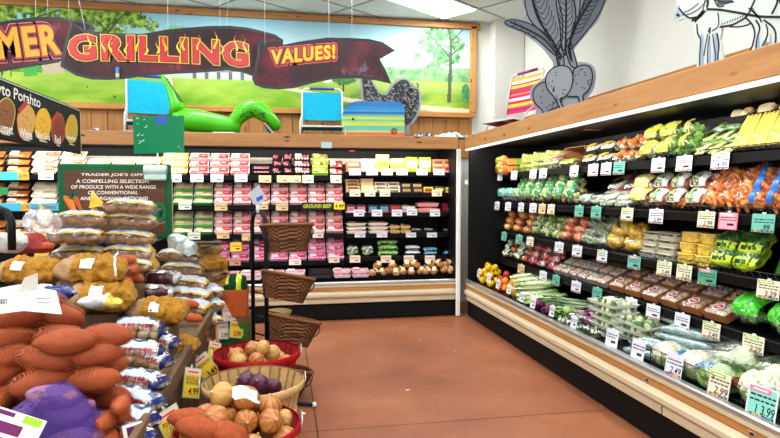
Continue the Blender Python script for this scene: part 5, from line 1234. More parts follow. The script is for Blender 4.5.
word(mid_r, 'GRILLING', (161, 49.5, 177, 24.5), 0, [(.085, rgb(20, 10, 14), 'lettering'), (.06, YELF, 'lettering'), (.035, rgb(60, 8, 18), 'lettering'), (.018, REDF, 'lettering')], .012, -.0, 0, 1.12, arch)
def tilt_w(v, c, w): return v
word(left_r, 'SUMMER', (-4, 44.5, 132, 34), .05, [(.1, rgb(232, 120, 130), 'lettering'), (.08, rgb(18, 10, 16), 'lettering'), (.035, rgb(176, 24, 30), 'lettering'), (.0, rgb(214, 150, 6), 'lettering')], .035, .13, 0, 1.1)
word(right_r, 'VALUES!', (304, 54.5, 64, 14), -.035, [(.16, rgb(238, 90, 80), 'lettering'), (.12, rgb(20, 8, 14), 'lettering'), (.06, rgb(190, 60, 20), 'lettering'), (.0, rgb(240, 176, 20), 'lettering')], .03, .13, .15, 1.12)
# little flames licking up the letters
o = Vector(bt.location); q = rr(3); fm = MB()
for k, (x, y, l) in enumerate([(90, 44, 16), (104, 48, 13), (111, 47, 16), (127, 50, 12), (138, 46, 17), (147, 52, 10), (158, 50, 12), (165, 46, 16), (179, 49, 14), (184, 45, 17), (199, 45, 16), (216, 43, 18), (222, 50, 12), (236, 46, 16), (245, 48, 14)]):
    P = []
    for s in (1, -1):
        rg = range(7) if s > 0 else range(5, -1, -1)
        for i in rg: P.append((x+s*1.5*(1-i/6)*math.sin(.6+i*.4)+1.6*math.sin(i*1.0+k), y+l*.35-l*i/6))
    fm.poly3([p-o+Vector((0, -.026, 0)) for p in ban(P)], (0, -1, 0), .003, mixc(rgb(250, 220, 40), rgb(250, 150, 30), q.random()*.7))
fm.build('flame_print', V_GLOSS, mid_r)
tag_ = MB().box((0, 0, 0), (.03, .012, .11), rgb(40, 120, 190)); tag_.box((0, -.001, -.02), (.03, .012, .03), rgb(220, 190, 60)); tag_.build('edge_clip', V_GLOSS, bt, PY(117.5, 73, BANY-.02)-o)
for px, py, up, dx, d in ((48, 19, 0, 0, .05), (69, 21, 0, 0, .03), (86, 33, 0, -.17, 0), (36, 20, 0, 0, .05), (226, 29, 0, .08, 0), (220, 29, 0, .0, 0), (265, 45, 0, 0, -.03), (329, 40, 0, 0, -.03), (352, 40, 0, 0, -.03), (168, 32, 0, 0, 0)):
    a = PY(px, py, BANY+d)-o; b = Vector((a.x+dx, a.y, CEIL-.012-o.z)); MB().tube([a, b], .0022, rgb(236, 240, 240), 5).build('string', V_GLOSS, bt)

# ------------------------------------------------------------------ things standing on top of the meat case
TOPZ = 2.295
# coloured beach chairs
def beach_chair(w, col, tubec, headc, stripes=None, back_h=.5, arm=True):
    t = root('beach_chair'); fr = MB(); r = .011; b0 = (0, .03)
    hw = w/2
    fr.tube([(-hw, .10, .10), (-hw, .18, .10+back_h*.6), (-hw, .23, .06+back_h), (-hw*.86, .235, .10+back_h), (hw*.86, .235, .10+back_h), (hw, .23, .06+back_h), (hw, .18, .10+back_h*.6), (hw, .10, .10)], r, (.9,)*3, 8)
    fr.build('back_frame', WHITE, t)
    f2 = MB(); f2.tube([(-hw, .22, .012), (-hw, .02, .10), (-hw*.98, -.2, .12), (hw*.98, -.2, .12), (hw, .02, .10), (hw, .22, .012)], r, n=8); f2.build('seat_frame', WHITE, t)
    f3 = MB(); f3.tube([(-hw*1.08, -.16, .02), (-hw*1.08, -.03, .2), (-hw*1.0, .12, .3)], r*.9, n=8); f3.tube([(hw*1.08, -.16, .02), (hw*1.08, -.03, .2), (hw*1.0, .12, .3)], r*.9, n=8)
    f3.tube([(-hw*1.08, -.16, .014), (hw*1.08, -.16, .014)], r*.9, n=8); f3.build('leg_frame', WHITE, t)
    def sl(u, v): return Vector(((u-.5)*w*.99, .15+.08*v+.016*math.sin(pi*u), .24+(back_h-.19)*v))
    def cc(u, v): return stripes[int(v*len(stripes)*.999)] if stripes else mixc(col, jit(col, .05), .5)
    MB().grid(sl, 10, 26 if stripes else 10, cc).build('back_sling', V_MATTE, t)
    MB().grid(lambda u, v: Vector(((u-.5)*w*.98, -.19+.26*v, .118-.02*v-.012*math.sin(pi*v))), 8, 8, (lambda u, v: stripes[int(u*len(stripes)*.999)]) if stripes else col).build('seat_sling', V_MATTE, t)
    MB().tube([(-hw*.62, .236, .10+back_h), (hw*.62, .236, .10+back_h)], .017, headc, 10).build('grip', V_GLOSS, t)
    return t
AQUA = rgb(0, 172, 208)
c1 = beach_chair(.52, AQUA, None, rgb(20, 60, 160), None, .56); p = PY(322, 132, 7.62)
c1.location = (p.x, 7.5, TOPZ); c1.rotation_euler = (0, 0, -.05); tag(c1, 'aqua blue low beach chair beside the striped board on meat case', 'beach chair', 'blue beach chairs')
c2 = dup(c1); p = PY(151, 124, 7.5); c2.location = (p.x, 7.46, TOPZ); c2.rotation_euler = (0, 0, .22); c2.scale = (1, 1, 1.12); tag(c2, 'aqua blue beach chair behind the green inflatable crocodile tail', 'beach chair', 'blue beach chairs')
STR = [rgb(226, 40, 100), rgb(180, 30, 110), rgb(240, 120, 60), rgb(250, 210, 80), rgb(226, 40, 60), rgb(250, 244, 236), rgb(226, 40, 100), rgb(246, 150, 60), rgb(200, 40, 110), rgb(226, 50, 60), rgb(250, 214, 90), rgb(226, 40, 60), rgb(250, 240, 230), rgb(250, 200, 60)]
c3 = beach_chair(.56, STR[0], None, rgb(150, 20, 80), STR, .62)
c3.location = (2.62, 6.42, TOPZ); c3.rotation_euler = (0, 0, -pi/2+.3); tag(c3, 'pink orange and yellow striped beach chair on produce case', 'beach chair')
# inflatable crocodile
cr = thing('inflatable_crocodile', 'bright green inflatable crocodile lying on top of the meat case', 'inflatable toy', (PY(205, 120, 7.35).x, 7.35, TOPZ))
o = Vector(cr.location); GRC = rgb(76, 196, 14)
def L(px, py, Y=7.35): return PY(px, py, Y)-o
mb = MB(); path = [L(173, 118), L(185, 119.5), L(200, 121.5), L(215, 124), L(230, 126.5), L(240, 128)]
mb.tube([p+Vector((0, 0, .0)) for p in path], [.10, .135, .14, .125, .11, .075], GRC, 16); mb.build('body', V_GLOSS, cr)
mb = MB(); mb.tube([L(160, 73, 7.45), L(166, 82, 7.43), L(172, 93, 7.4), L(176, 103, 7.38), L(178, 113, 7.36)], [.012, .032, .055, .08, .11], GRC, 14); tl = mb.build('tail', V_GLOSS, cr)
mb = MB()
for k in range(9):
    t = k/8; x, y = 163.5+14.5*t, 76+22.5*t
    P = [L(x, y, 7.36-.06*t), L(x+4.6+1.5*t, y+3.4, 7.36-.06*t), L(x+4.9+1.5*t, y+4.6, 7.36-.06*t), L(x+.8, y+1.9, 7.36-.06*t)]
    mb.poly3(P, (0, -1, 0), .004, rgb(16, 36, 14))
mb.build('stripe_print', V_GLOSS, cr)
mb = MB(); mb.tube([L(232, 131), L(236, 120), L(243, 112), L(252, 108), L(260, 110.5), L(268, 117), L(275, 124), L(278, 129)], [.05, .09, .105, .11, .105, .09, .075, .05], GRC, 16)
mb.build('head', V_GLOSS, cr)
mb = MB()
for k in range(16):
    a = q.uniform(0, 1); x, y = 240+26*a, 106.5+q.uniform(0, 9)+abs(a-.4)*6
    c = L(x, y, 7.26); mb.ell(c, (.014, .02, .011), rgb(20, 60, 16), None, 8, 6)
mb.build('spot_pattern', V_GLOSS, cr)
mb = MB(); mb.poly3([L(x, y, 7.245) for x, y in ((262, 121), (266, 121.5), (270, 127), (274, 131), (271, 133.5), (267, 131.5), (264.5, 126))], (0, -1, 0), .03, rgb(24, 30, 24))
for k in range(5): mb.poly3([L(x, y, 7.24) for x, y in ((264.5+1.7*k, 122.4+2*k), (266.2+1.7*k, 123.6+2*k), (264.8+1.7*k, 125.2+2*k))], (0, -1, 0), .004, rgb(246, 246, 236))
mb.poly3([L(x, y, 7.24) for x, y in ((262.5, 122), (264.5, 122), (265.5, 125.5), (263.5, 125.5))], (0, -1, 0), .003, rgb(230, 70, 60)); mb.build('mouth', V_GLOSS, cr)
MB().box(L(224, 133, 7.2)+Vector((0, 0, 0)), (.26, .02, .02), rgb(236, 236, 226), b=.004).build('seam_strip', V_GLOSS, cr)
# striped body board on its long edge
bb = thing('body_board', 'rainbow striped foam body board on its edge beside blue chair', 'body board', (PY(373, 137, 7.4).x, 7.4, TOPZ+.003))
o = Vector(bb.location); rows = [(101, (16, 120, 200)), (106, (20, 140, 214)), (109.5, (40, 160, 220)), (111.5, (14, 90, 170)), (113.2, (30, 150, 214)), (115, (150, 210, 90)), (117, (214, 226, 60)), (119, (90, 200, 190)), (121, (200, 220, 70)), (123, (220, 226, 60)), (125.5, (80, 200, 190)), (128, (120, 206, 160)), (130.5, (230, 220, 110)), (132, (240, 120, 70)), (134.5, (236, 90, 60)), (137, (240, 170, 70))]
def bl(y):      # left edge of the board's outline
    t = (y-101)/18; return 342+16*(1-math.sqrt(max(0, 1-(1-min(1, t))**2)))
def brr(y): return 404.5 if y > 107 else 398+6.5*math.sqrt(max(0, (y-101)/6))
mb = MB()
for k in range(len(rows)):
    y0 = rows[k][0]; y1 = rows[k+1][0] if k+1 < len(rows) else 138.6
    n = 4
    for j in range(n):
        a, b = y0+(y1-y0)*j/n, y0+(y1-y0)*(j+1)/n
        P = [L(bl(a), a, 7.37), L(brr(a), a+.6, 7.37), L(brr(b), b+.6, 7.37), L(bl(b), b, 7.37)]
        mb.poly3(P, (0, -1, 0), .055, rgb(*rows[k][1]))
mb.build('foam_core', V_GLOSS, bb)
MB().lathe([(0, -.004), (.016, -.004), (.016, .006), (.006, .01), (0, .01)], rgb(16, 20, 24), 14, M=Matrix.Translation(L(353, 119, 7.365)) @ Matrix.Rotation(pi/2, 4, 'X')).build('leash_plug', V_GLOSS, bb)
mb = MB(); c = L(394, 131, 7.366)
for k in range(4): mb.tube([c+Vector((.04*(1-.2*k)*math.cos(a), -.001, .04*(1-.2*k)*math.sin(a))) for a in [i*pi/8 for i in range(16)]], .0025, rgb(190, 70, 60), 4, True)
mb.build('emblem_print', V_GLOSS, bb)

# ------------------------------------------------------------------ printed cut-out figures
GREY = rgb(176, 182, 188); INK = rgb(14, 14, 18)
def cutout(name, label, cat, P, n, base, body, t=.012):
    """P maps view coordinates onto the board's own plane with normal n"""
    c = thing(name, label, cat, base); o = Vector(base)
    mb = MB()
    for pts, col in body: pass
    return c, o
def smooth(pts, k=4, closed=True):
    out = []; N = len(pts)
    for i in range(N if closed else N-1):
        p0, p1, p2, p3 = (pts[(i+j-1) % N] if closed else pts[min(max(i+j-1, 0), N-1)] for j in range(4))
        for s in range(k):
            t = s/k; out.append(tuple(.5*(2*b+(c-a)*t+(2*a-5*b+4*c-d)*t*t+(3*b-a-3*c+d)*t**3) for a, b, c, d in zip(p0, p1, p2, p3)))
    if not closed: out.append(pts[-1])
    return out
# turnips
tc = Vector((2.62, 5.35, TOPZ)); tn = Vector((-.52, -.85, 0)).normalized()
def TP(px): return [PP(x, y, tc, tn)-tc for x, y in px]
tu = thing('turnip_cutout', 'tall grey cut-out of three turnips with leaves standing on produce case', 'cut-out figure', tc)
bulbs = [[(543, 112), (535, 103), (533, 93), (537, 86), (545, 82), (553, 83), (559, 90), (562, 100), (556, 108), (549, 111), (547, 120), (541, 124)],
         [(553, 96), (547, 88), (546, 78), (551, 70), (560, 66), (569, 68), (573, 77), (571, 89), (565, 97), (560, 100), (566, 113), (562, 112), (556, 100)],
         [(570, 94), (573, 72), (580, 66), (589, 66), (587, 66), (592, 68), (589, 66), (594, 70), (588, 66)],]
bulbs[2] = [(566, 95), (570, 88), (573, 76), (574, 70), (580, 66), (588, 66), (592, 72), (592, 82), (588, 91), (583, 96), (585, 106), (580, 104), (578, 97), (572, 97)]
sil = smooth([(541, 122), (536, 108), (530, 97), (531, 88), (540, 81), (546, 76), (553, 66), (550, 58), (541, 47), (530, 38), (517, 31), (505, 26), (503, 21), (510, 18), (522, 19), (526, 12), (522, 0), (526, -22), (545, -34), (562, -30), (584, -36), (600, -18), (608, -4), (604, 6), (598, 20), (588, 32), (578, 44), (571, 54), (571, 62), (582, 62), (592, 65), (596, 74), (594, 88), (588, 98), (586, 112), (576, 116), (560, 122)], 4)
mb = MB().poly3(TP(sil), tn, .012, rgb(140, 147, 156)); mb.build('board', V_PAPER, tu)
lf = MB(); ink = MB()
def leafp(pts, col, d):
    P = [p+tn*d for p in TP(smooth(pts, 4))]; lf.poly3(P, tn, .0015, col)
    ink.strip([p+tn*.001 for p in P], tn, .012, INK, .0015, True)
def inkl(pts, w, d=.006, taper=False): ink.strip([p+tn*d for p in TP(smooth(pts, 3, False))], tn, w, INK, .0015, False, taper)
LG, LG2 = rgb(98, 103, 114), rgb(122, 127, 136)
leafp([(556, 56), (540, 42), (526, 33), (507, 25), (506, 21), (516, 20), (530, 24), (543, 32), (554, 44)], LG, .002)
leafp([(557, 50), (546, 36), (530, 20), (525, 0), (530, -20), (545, -24), (556, -6), (562, 16), (562, 40)], LG2, .003)
leafp([(562, 50), (560, 26), (556, 0), (558, -24), (572, -24), (580, -4), (578, 20), (570, 42)], rgb(132, 138, 144), .0036)
leafp([(568, 50), (574, 30), (582, 8), (590, -16), (600, -16), (605, -2), (598, 16), (586, 32), (574, 46)], LG, .0026)
leafp([(559, 68), (556, 52), (560, 40), (563, 52), (564, 67)], LG2, .0042)
leafp([(571, 66), (566, 50), (569, 38), (573, 50), (577, 66)], LG2, .0042)
for b, col, dd in zip(bulbs, (rgb(122, 126, 130), rgb(142, 147, 150), rgb(130, 134, 140)), (.009, .0165, .0125)): leafp(b, col, dd)
for pts, w in (([(562, 58), (552, 40), (538, 18), (530, -10)], .022), ([(561, 60), (545, 40), (528, 30), (510, 22)], .016), ([(565, 56), (566, 30), (566, 0), (564, -20)], .018), ([(571, 60), (569, 46), (578, 22), (594, -4), (600, -14)], .02), ([(572, 62), (570, 40), (576, 18), (572, -10)], .014), ([(560, 66), (558, 56), (560, 44)], .014)):
    inkl(pts, w)
for k in range(9):
    t = k/8; x, y = 553-17*t, 42-44*t
    inkl([(x, y), (x-6, y-5), (x-9+2*t, y-12)], .007); inkl([(x, y), (x+4, y-7), (x+5, y-15)], .007)
    x, y = 567-2*t, 40-46*t
    inkl([(x, y), (x-5, y-4), (x-7, y-10)], .007); inkl([(x, y), (x+5, y-5), (x+7, y-12)], .007)
    x, y = 574+20*t, 34-36*t
    inkl([(x, y), (x-1, y-8), (x+1, y-13)], .007); inkl([(x, y), (x+6, y-2), (x+10, y-6)], .007)
    x, y = 540-26*t, 38-15*t
    if k % 2: inkl([(x, y), (x-3, y-4)], .006); inkl([(x, y), (x-6, y+2)], .006)
q2 = rr(12)
for k in range(46):
    bx, by, r_ = ((549, 97, 10), (559, 83, 11), (582, 80, 9))[k % 3]
    a = q2.uniform(0, 6.3); rd = r_*q2.uniform(.55, .97); x, y = bx+rd*math.cos(a), by+rd*1.25*math.sin(a)
    inkl([(x, y), (x+1.4*math.cos(a+1.9), y+1.8*math.sin(a+1.9))], .009, .0185)
lf.build('leaf_print', V_PAPER, tu); ink.build('ink_print', V_PAPER, tu)
MB().box((0, .05, .25), (.03, .03, .5)).build('prop', BLACKM, tu)
# draft horse
hc = Vector((2.46, 3.3, TOPZ)); hn = Vector((-1, 0, 0))
def HP(px): return [PP(x, y, hc, hn)-hc for x, y in px]
ho = thing('horse_cutout', 'white cut-out drawing of a harnessed work horse on produce case', 'cut-out figure', hc)
HB = rgb(196, 203, 196)
sil = smooth([(697, 76), (697, 52), (694, 38), (693, 24), (690, 19), (684, 18), (678, 21), (674.5, 20), (674, 12), (677, 0), (681, -16), (688, -30), (696, -26), (704, -10), (716, -6), (734, 0), (756, -3), (776, -6), (800, 0), (822, 14), (830, 40), (834, 64), (838, 40), (812, 40), (800, 24), (790, 22), (784, 36), (780, 46), (778, 52), (770, 54), (773, 42), (768, 30), (764, 48), (757, 52), (750, 52), (753, 40), (754, 30), (748, 24), (734, 27), (722, 27), (720, 40), (722, 54), (722, 74)], 3)
sil = [(x, y) for x, y in sil if True]
MB().poly3(HP([(696, 78), (697, 54), (694, 38), (693, 25), (690, 19.5), (684, 18), (678, 21), (674.5, 20), (674, 12), (677, 0), (681, -16), (688, -30), (697, -26), (706, -12), (718, -7), (736, -1), (756, -4), (776, -8), (800, -4), (822, 10), (832, 36), (828, 52), (816, 54), (806, 36), (796, 26), (788, 26), (784, 38), (783, 60), (770, 62), (772, 44), (767, 32), (763, 48), (764, 60), (749, 62), (752, 44), (754, 31), (748, 25), (734, 27.5), (722, 27.5), (720, 40), (723, 54), (723, 74)]), hn, .012, HB).build('board', V_PAPER, ho)
hk = MB()
def hin(pts, w, c=INK): hk.strip([p+hn*.0005 for p in HP(smooth(pts, 3, False))], hn, w*.62, c, .002)
def hfill(pts, c): hk.poly3([p+hn*.0015 for p in HP(pts)], hn, .001, c)
for x0, x1 in ((699, 704), (707, 711), (713, 719), (756, 760), (768, 772)):
    hfill([(x0, 74 if x0 < 730 else 56), (x0+.5, 44), (x0+2.5, 33), (x1-.5, 36), (x1, 74 if x0 < 730 else 56)], rgb(150, 162, 180))
hfill([(675, 19), (676, 8), (679, 4), (681, 10), (681, 17)], rgb(150, 164, 184)); hfill([(676, 15), (678, 13), (680, 15), (679, 17.5)], INK)
hfill([(717, 0), (732, -3), (733, 2), (724, 5), (718, 5.5)], rgb(70, 76, 86)); hfill([(778, -2), (790, -4), (790, 7), (780, 5)], rgb(40, 44, 50))
hfill([(709, 28), (711, 27), (710.5, 34), (708, 32)], INK)
for pts, w in (([(679, 8), (684, 14), (690, 18), (696, 17)], .016), ([(682, 13), (690, 10), (699, 3)], .008), ([(682, 15), (690, 14), (700, 8), (707, 0)], .008), ([(692, 20), (698, 18), (704, 12), (708, 4), (707, -6)], .03), ([(696, 18), (703, 10), (705, 0)], .012), ([(706, 9), (722, 10), (740, 13), (760, 16.5), (782, 17)], .02), ([(706, 9.5), (700, 16), (695, 22)], .022),
               ([(718, 13), (719, 20), (718, 27), (712, 31)], .012), ([(720, 27), (732, 25), (742, 20), (748, 15), (754, 2), (757, -4)], .018), ([(749, 8), (758, 16), (762, 22)], .012), ([(730, 26.5), (738, 27), (748, 25), (751, 22)], .014), ([(745, 17), (752, 24), (755, 33), (753, 44), (750, 52)], .014), ([(756, 20), (760, 28), (757, 40), (756, 54)], .014),
               ([(764, 20), (772, 26), (776, 34), (775, 50)], .014), ([(766, 24), (768, 34), (762, 46)], .01), ([(697, 24), (698, 34), (701, 40), (700, 56), (700, 74)], .016), ([(704, 56), (706, 44), (708, 34)], .012), ([(708, 74), (708, 50), (710, 36)], .012), ([(714, 74), (716, 56), (714, 44), (713, 34)], .012), ([(719, 70), (718, 58), (719, 44), (717, 33)], .016), ([(772, 14), (777, 4), (778, -4)], .02), ([(709, -4), (722, 2), (734, 2)], .012), ([(714, -2), (718, 6), (724, 6)], .012)):
    hin(pts, w)
for k in range(10): hin([(722+2.6*k, 25.5-1.0*k), (722.8+2.6*k, 23-1.0*k)], .008)
for k in range(7): hin([(751+1.0*k, 9+1.4*k), (753.5+1.0*k, 8.6+1.4*k)], .008)
hk.build('ink_print', V_PAPER, ho)
c = HP([(705.5, 9)])[0]; MB().lathe([(0, 0), (.012, 0), (.012, .003), (0, .003)], rgb(226, 226, 220), 10, M=Matrix.Translation(c) @ Matrix.Rotation(-pi/2, 4, 'Y')).build('ring_print', V_PAPER, ho)
# speckled hen
kc = Vector((PY(392, 134, 7.62).x, 7.62, TOPZ)); kn = Vector((0, -1, 0))
def KP(px): return [PY(x, y, 7.62)-kc for x, y in px]
he = thing('hen_cutout', 'dark speckled hen cut-out standing behind the striped body board', 'cut-out figure', kc)
MB().poly3(KP(smooth([(404, 136), (406, 126), (400, 118), (386, 112), (370, 108), (362, 100), (361, 88), (360, 78), (363, 71), (369, 70), (371, 77), (376, 86), (381, 93), (387, 91), (391, 84), (400, 78), (409, 79), (413, 86), (417, 86), (421, 93), (421, 104), (419, 114), (414, 122), (409, 127), (409, 136)], 3)), kn, .012, rgb(150, 152, 156)).build('board', V_PAPER, he)
hp = MB()
def kfill(pts, c, d=.002): hp.poly3([p+kn*d for p in KP(smooth(pts, 3))], kn, .001, c)
kfill([(403, 122), (386, 111), (371, 107), (364, 99), (363, 88), (362, 78), (364, 73), (368, 72), (370, 78), (375, 88), (382, 95), (389, 93), (393, 86), (401, 80), (408, 81), (411, 88), (417, 89), (419, 95), (419, 104), (416, 114), (411, 122), (407, 125)], rgb(58, 58, 62))
q3 = rr(8); 
inside = lambda x, y: 365 < x < 418 and y > 74 and (x < 371 and y < 104 or 371 <= x < 384 and 92 < y < 108 or 384 <= x < 397 and 95-(x-384)*.9 < y < 112 or x >= 397 and 84 < y < 121-(abs(x-404)*.4))
k = 0
while k < 300:
    x, y = q3.uniform(364, 419), q3.uniform(74, 122)
    if not inside(x, y): continue
    k += 1; a = q3.uniform(-.4, 1.2); c = q3.choice([rgb(150, 150, 150), rgb(110, 110, 112), rgb(14, 14, 16), rgb(176, 176, 172)])
    hp.strip([p+kn*.003 for p in KP([(x-1.2*math.cos(a), y-1.2*math.sin(a)), (x, y-.5), (x+1.2*math.cos(a), y+1.2*math.sin(a))])], kn, .011, c, .001)
for pts in ([(395, 88), (399, 98), (406, 104), (412, 112)], [(411, 89), (407, 96), (409, 106)], [(380, 96), (390, 104), (402, 110)]):
    hp.strip([p+kn*.0035 for p in KP(smooth(pts, 3, False))], kn, .012, INK, .001)
hp.build('feather_print', V_PAPER, he)
# crumpled cloths
def cloth(name, label, px0, px1, py, Y, dep, c1, c2, seed, h=.07):
    a, b = PY(px0, py, Y), PY(px1, py, Y); w = b.x-a.x; t = Vector(((a.x+b.x)/2, Y, TOPZ+.002))
    def fn(u, v):
        e = (math.sin(pi*u)*math.sin(pi*v))**.5; x, y = (u-.5)*w, (v-.5)*dep
        n = noise.noise(Vector((x*9, y*9, seed)))+.6*noise.noise(Vector((x*22, y*22, seed+4)))
        return Vector((x+.03*n, y+.02*n, max(0, e*(h*.55+h*.7*n))))
    o = MB().grid(fn, 46, 22, lambda u, v: c1 if noise.noise(Vector((u*w*20, v*dep*20, seed+9))) > -.05 else c2).build(name, V_CRUMP, None, t)
    return tag(o, label, 'cloth')
cloth('crumpled_cloth', 'crumpled pale blue and white cloth at the corner of the cases', 432, 468, 134, 7.3, .3, rgb(206, 226, 236), rgb(120, 160, 190), 3, .1)
cloth('crumpled_cloth', 'small dark and white crumpled cloth beside the hen cut-out', 412, 432, 134, 7.34, .25, rgb(50, 60, 80), rgb(206, 214, 226), 5, .09)
cloth('crumpled_cloth', 'small purple and white crumpled cloth near the wood wall', 82, 112, 128, 7.7, .2, rgb(236, 226, 236), rgb(120, 90, 150), 7, .12)
tag(MB().tube([(0, 0, .012), (.15, .02, .012), (.3, .0, .012), (.42, .03, .012)], .011, rgb(20, 20, 24), 8).build('black_cord', V_GLOSS, None, (PY(404, 135, 7.3).x, 7.22, TOPZ)), 'short black cord lying on meat case top beside cloths', 'cord')
# ------------------------------------------------------------------ potato display (stepped wooden table) on the near side of the aisle
DARKW = wood('weathered_display_wood', rgb(78, 56, 36), rgb(120, 92, 62), 'Y', .7, True, 1.2)
DARKX = wood('weathered_display_wood_end', rgb(70, 50, 32), rgb(110, 82, 56), 'Z', .7, True, 1.2)
EX, TY0, TY1 = -.545, 1.45, 4.82
STEP = [(-.545, -.90, .70), (-.90, -1.28, .80), (-1.28, -1.75, .92)]
tb = thing('display_table', 'dark stepped wooden display table loaded with bagged potatoes', 'display table', ((EX-1.75)/2, (TY0+TY1)/2, 0))
TBO = o = Vector(tb.location)
for x1, x0, z in STEP:
    MB().box(((x0+x1)/2-o.x, 0, z-.02), (x1-x0 if x1 > x0 else x0-x1, TY1-TY0, .04), b=.004).build('shelf_board', DARKW, tb)
MB().box((EX+.012-o.x, 0, .69), (.03, TY1-TY0, .09), b=.005).build('front_lip', DARKW, tb)
MB().box((-.90-o.x, 0, .74), (.02, TY1-TY0-.01, .08)).build('riser', DARKW, tb); MB().box((-1.28-o.x, 0, .85), (.02, TY1-TY0-.01, .10)).build('riser', DARKW, tb)
m = MB(); n = 17
for k in range(n): m.box((EX+.0-o.x-.01, -(TY1-TY0)/2+(k+.5)*(TY1-TY0)/n, .325), (.02, (TY1-TY0)/n*.97, .65), b=.004)
m.build('front_planks', DARKX, tb)
for y in (TY0+.012, TY1-.012): MB().box(((EX-1.75)/2-o.x, y-o.y, .34), (1.19, .024, .66)).build('end_panel', DARKX, tb)
def at(px, py, x):                 # the point of the plane X = x seen at a point of the view
    return PX(px, py, x)
# --- potatoes and the like
def potato_mesh(c, r=(.05, .036, .032), seed=0, amp=.16, spots=.3, bend=0, nu=16, nv=11):
    q = rr(seed+100)
    return MB().ell((0, 0, 0), r, lambda n: mixc(c, tuple(x*.6 for x in c), 1 if noise.noise(n*6+Vector((seed, 0, 0))) > .42 else 0) if spots else jit(c, .08, q), None, nu, nv, amp, seed, 1.5, 1, bend)
PM = {}
def pot(kind, v):
    if (kind, v) not in PM:
        c, r, amp, bend = {'russet': (rgb(158, 108, 62), (.056, .036, .034), .12, 0), 'gold': (rgb(206, 160, 76), (.04, .034, .032), .12, 0), 'sweet': (rgb(190, 92, 48), (.085, .040, .038), .18, .22), 'sweetbig': (rgb(168, 80, 42), (.095, .045, .042), .16, -.15), 'red': (rgb(150, 50, 40), (.04, .034, .032), .12, 0),
                           'purple': (rgb(150, 104, 140), (.085, .042, .04), .18, .1), 'white': (rgb(222, 194, 146), (.036, .030, .028), .1, 0)}[kind]
        me = potato_mesh(c, r, v+len(kind), amp, .3 if kind in ('russet', 'purple') else 0, bend).mesh('potato'); me.materials.append(V_ROUGH); PM[kind, v] = me
    return PM[kind, v]
def pots(t, kind, spots, nm='potato', seed=0, sc=1.):
    q = rr(seed+31)
    for k, (x, y, z, rz) in enumerate(spots):
        o = link(nm, pot(kind, q.randrange(3)), t, (x, y, z), (q.uniform(-.4, .4), q.uniform(-.25, .25), rz+q.uniform(-.25, .25))); o.scale = (sc*q.uniform(.9, 1.08),)*3
# local frame of a bag: x = its length
YW, BW = rgb(216, 164, 30), rgb(190, 200, 210)
def russet_bag(seed=0, L=.36, D=.24, H=.115, tail=True):
    t = root('potato_bag'); q = rr(seed)
    sp = [((i-1.5)*L*.21, sy*D*.22, H*.42+.006*(i % 2), q.uniform(-.5, .5)) for i in range(4) for sy in (-1, 1)]
    pots(t, 'russet', sp, 'potato', seed, .92)
    P = pillow_fn(L, D, H, seed, .012, .55)
    f = pillow(P, -1, 1, 0, 2*pi, .002, 22, 22); fins(L, D, H, W_, .03, f, seed); f.build('film', filmmat('potato_bag_film', .03, .16, .12, rough=.3), t)
    def pc(u, a):
        if .2*pi > a or a > .70*pi+.05*math.sin(u*7+seed) or abs(u) > .84: return jit(YW, .1, q)
        return jit(BW, .04, q)
    pillow(P, -.92, .92, .1*pi, .80*pi, .005, 24, 22, pc).build('printed_panel', V_PLAST, t)
    if tail:
        m = MB(); m.grid(lambda u, v: Vector((-L/2-.02-.085*v, (u-.5)*.05, H*.55+.02*v+(u-.35)*.13*(.3+.9*v)+.012*math.sin(u*9+seed))), 9, 6, lambda u, v: YW if u < .9 else BW)
        m.build('yellow_tie', V_PLAST, t)
    return t
def kraft_bag(seed=0, L=.34, D=.27, H=.14, strap=False, label=True, window=(-.55, .98)):
    t = root('potato_bag'); q = rr(seed); KR = rgb(170, 132, 92); OC = rgb(176, 122, 34)
    P = pillow_fn(L, D, H, seed, .02, .7)
    pillow(P, -1, 1, 0, 2*pi, 0, 26, 26, lambda u, a: jit(KR, .08, q)).build('paper_bag', V_CRUMP, t)
    def PW(u, a, off):
        p = P(u, a, off); k = .011*abs(noise.noise(Vector((p.x*20, p.y*20, p.z*20+seed))))**.5; return p+Vector((0, math.cos(a)*k, math.sin(a)*k))
    MB().grid(lambda s, v: PW(window[0]+.1+(window[1]-window[0]-.1)*v, .22*pi+s*.93*pi, .004), 34, 34, lambda s, v: jit(mixc(OC, rgb(140, 96, 30), max(0, 1-abs(noise.noise(Vector((s*6, v*7, seed))))*9)), .12, q)).build('net_window', V_CRUMP, t)  # darker lines paint the shade of the folds into the ochre
    if label: pillow(P, -.2, .14, .74*pi, .93*pi, .022, 6, 5, lambda u, a: rgb(236, 234, 228)).build('barcode_label', V_PAPER, t)
    if strap: MB().tube([P(.55+.3*k/9, .3*pi+k*.1*pi, .022) for k in range(9)], .006, rgb(236, 232, 222), 6).build('strap', V_MATTE, t)
    return t
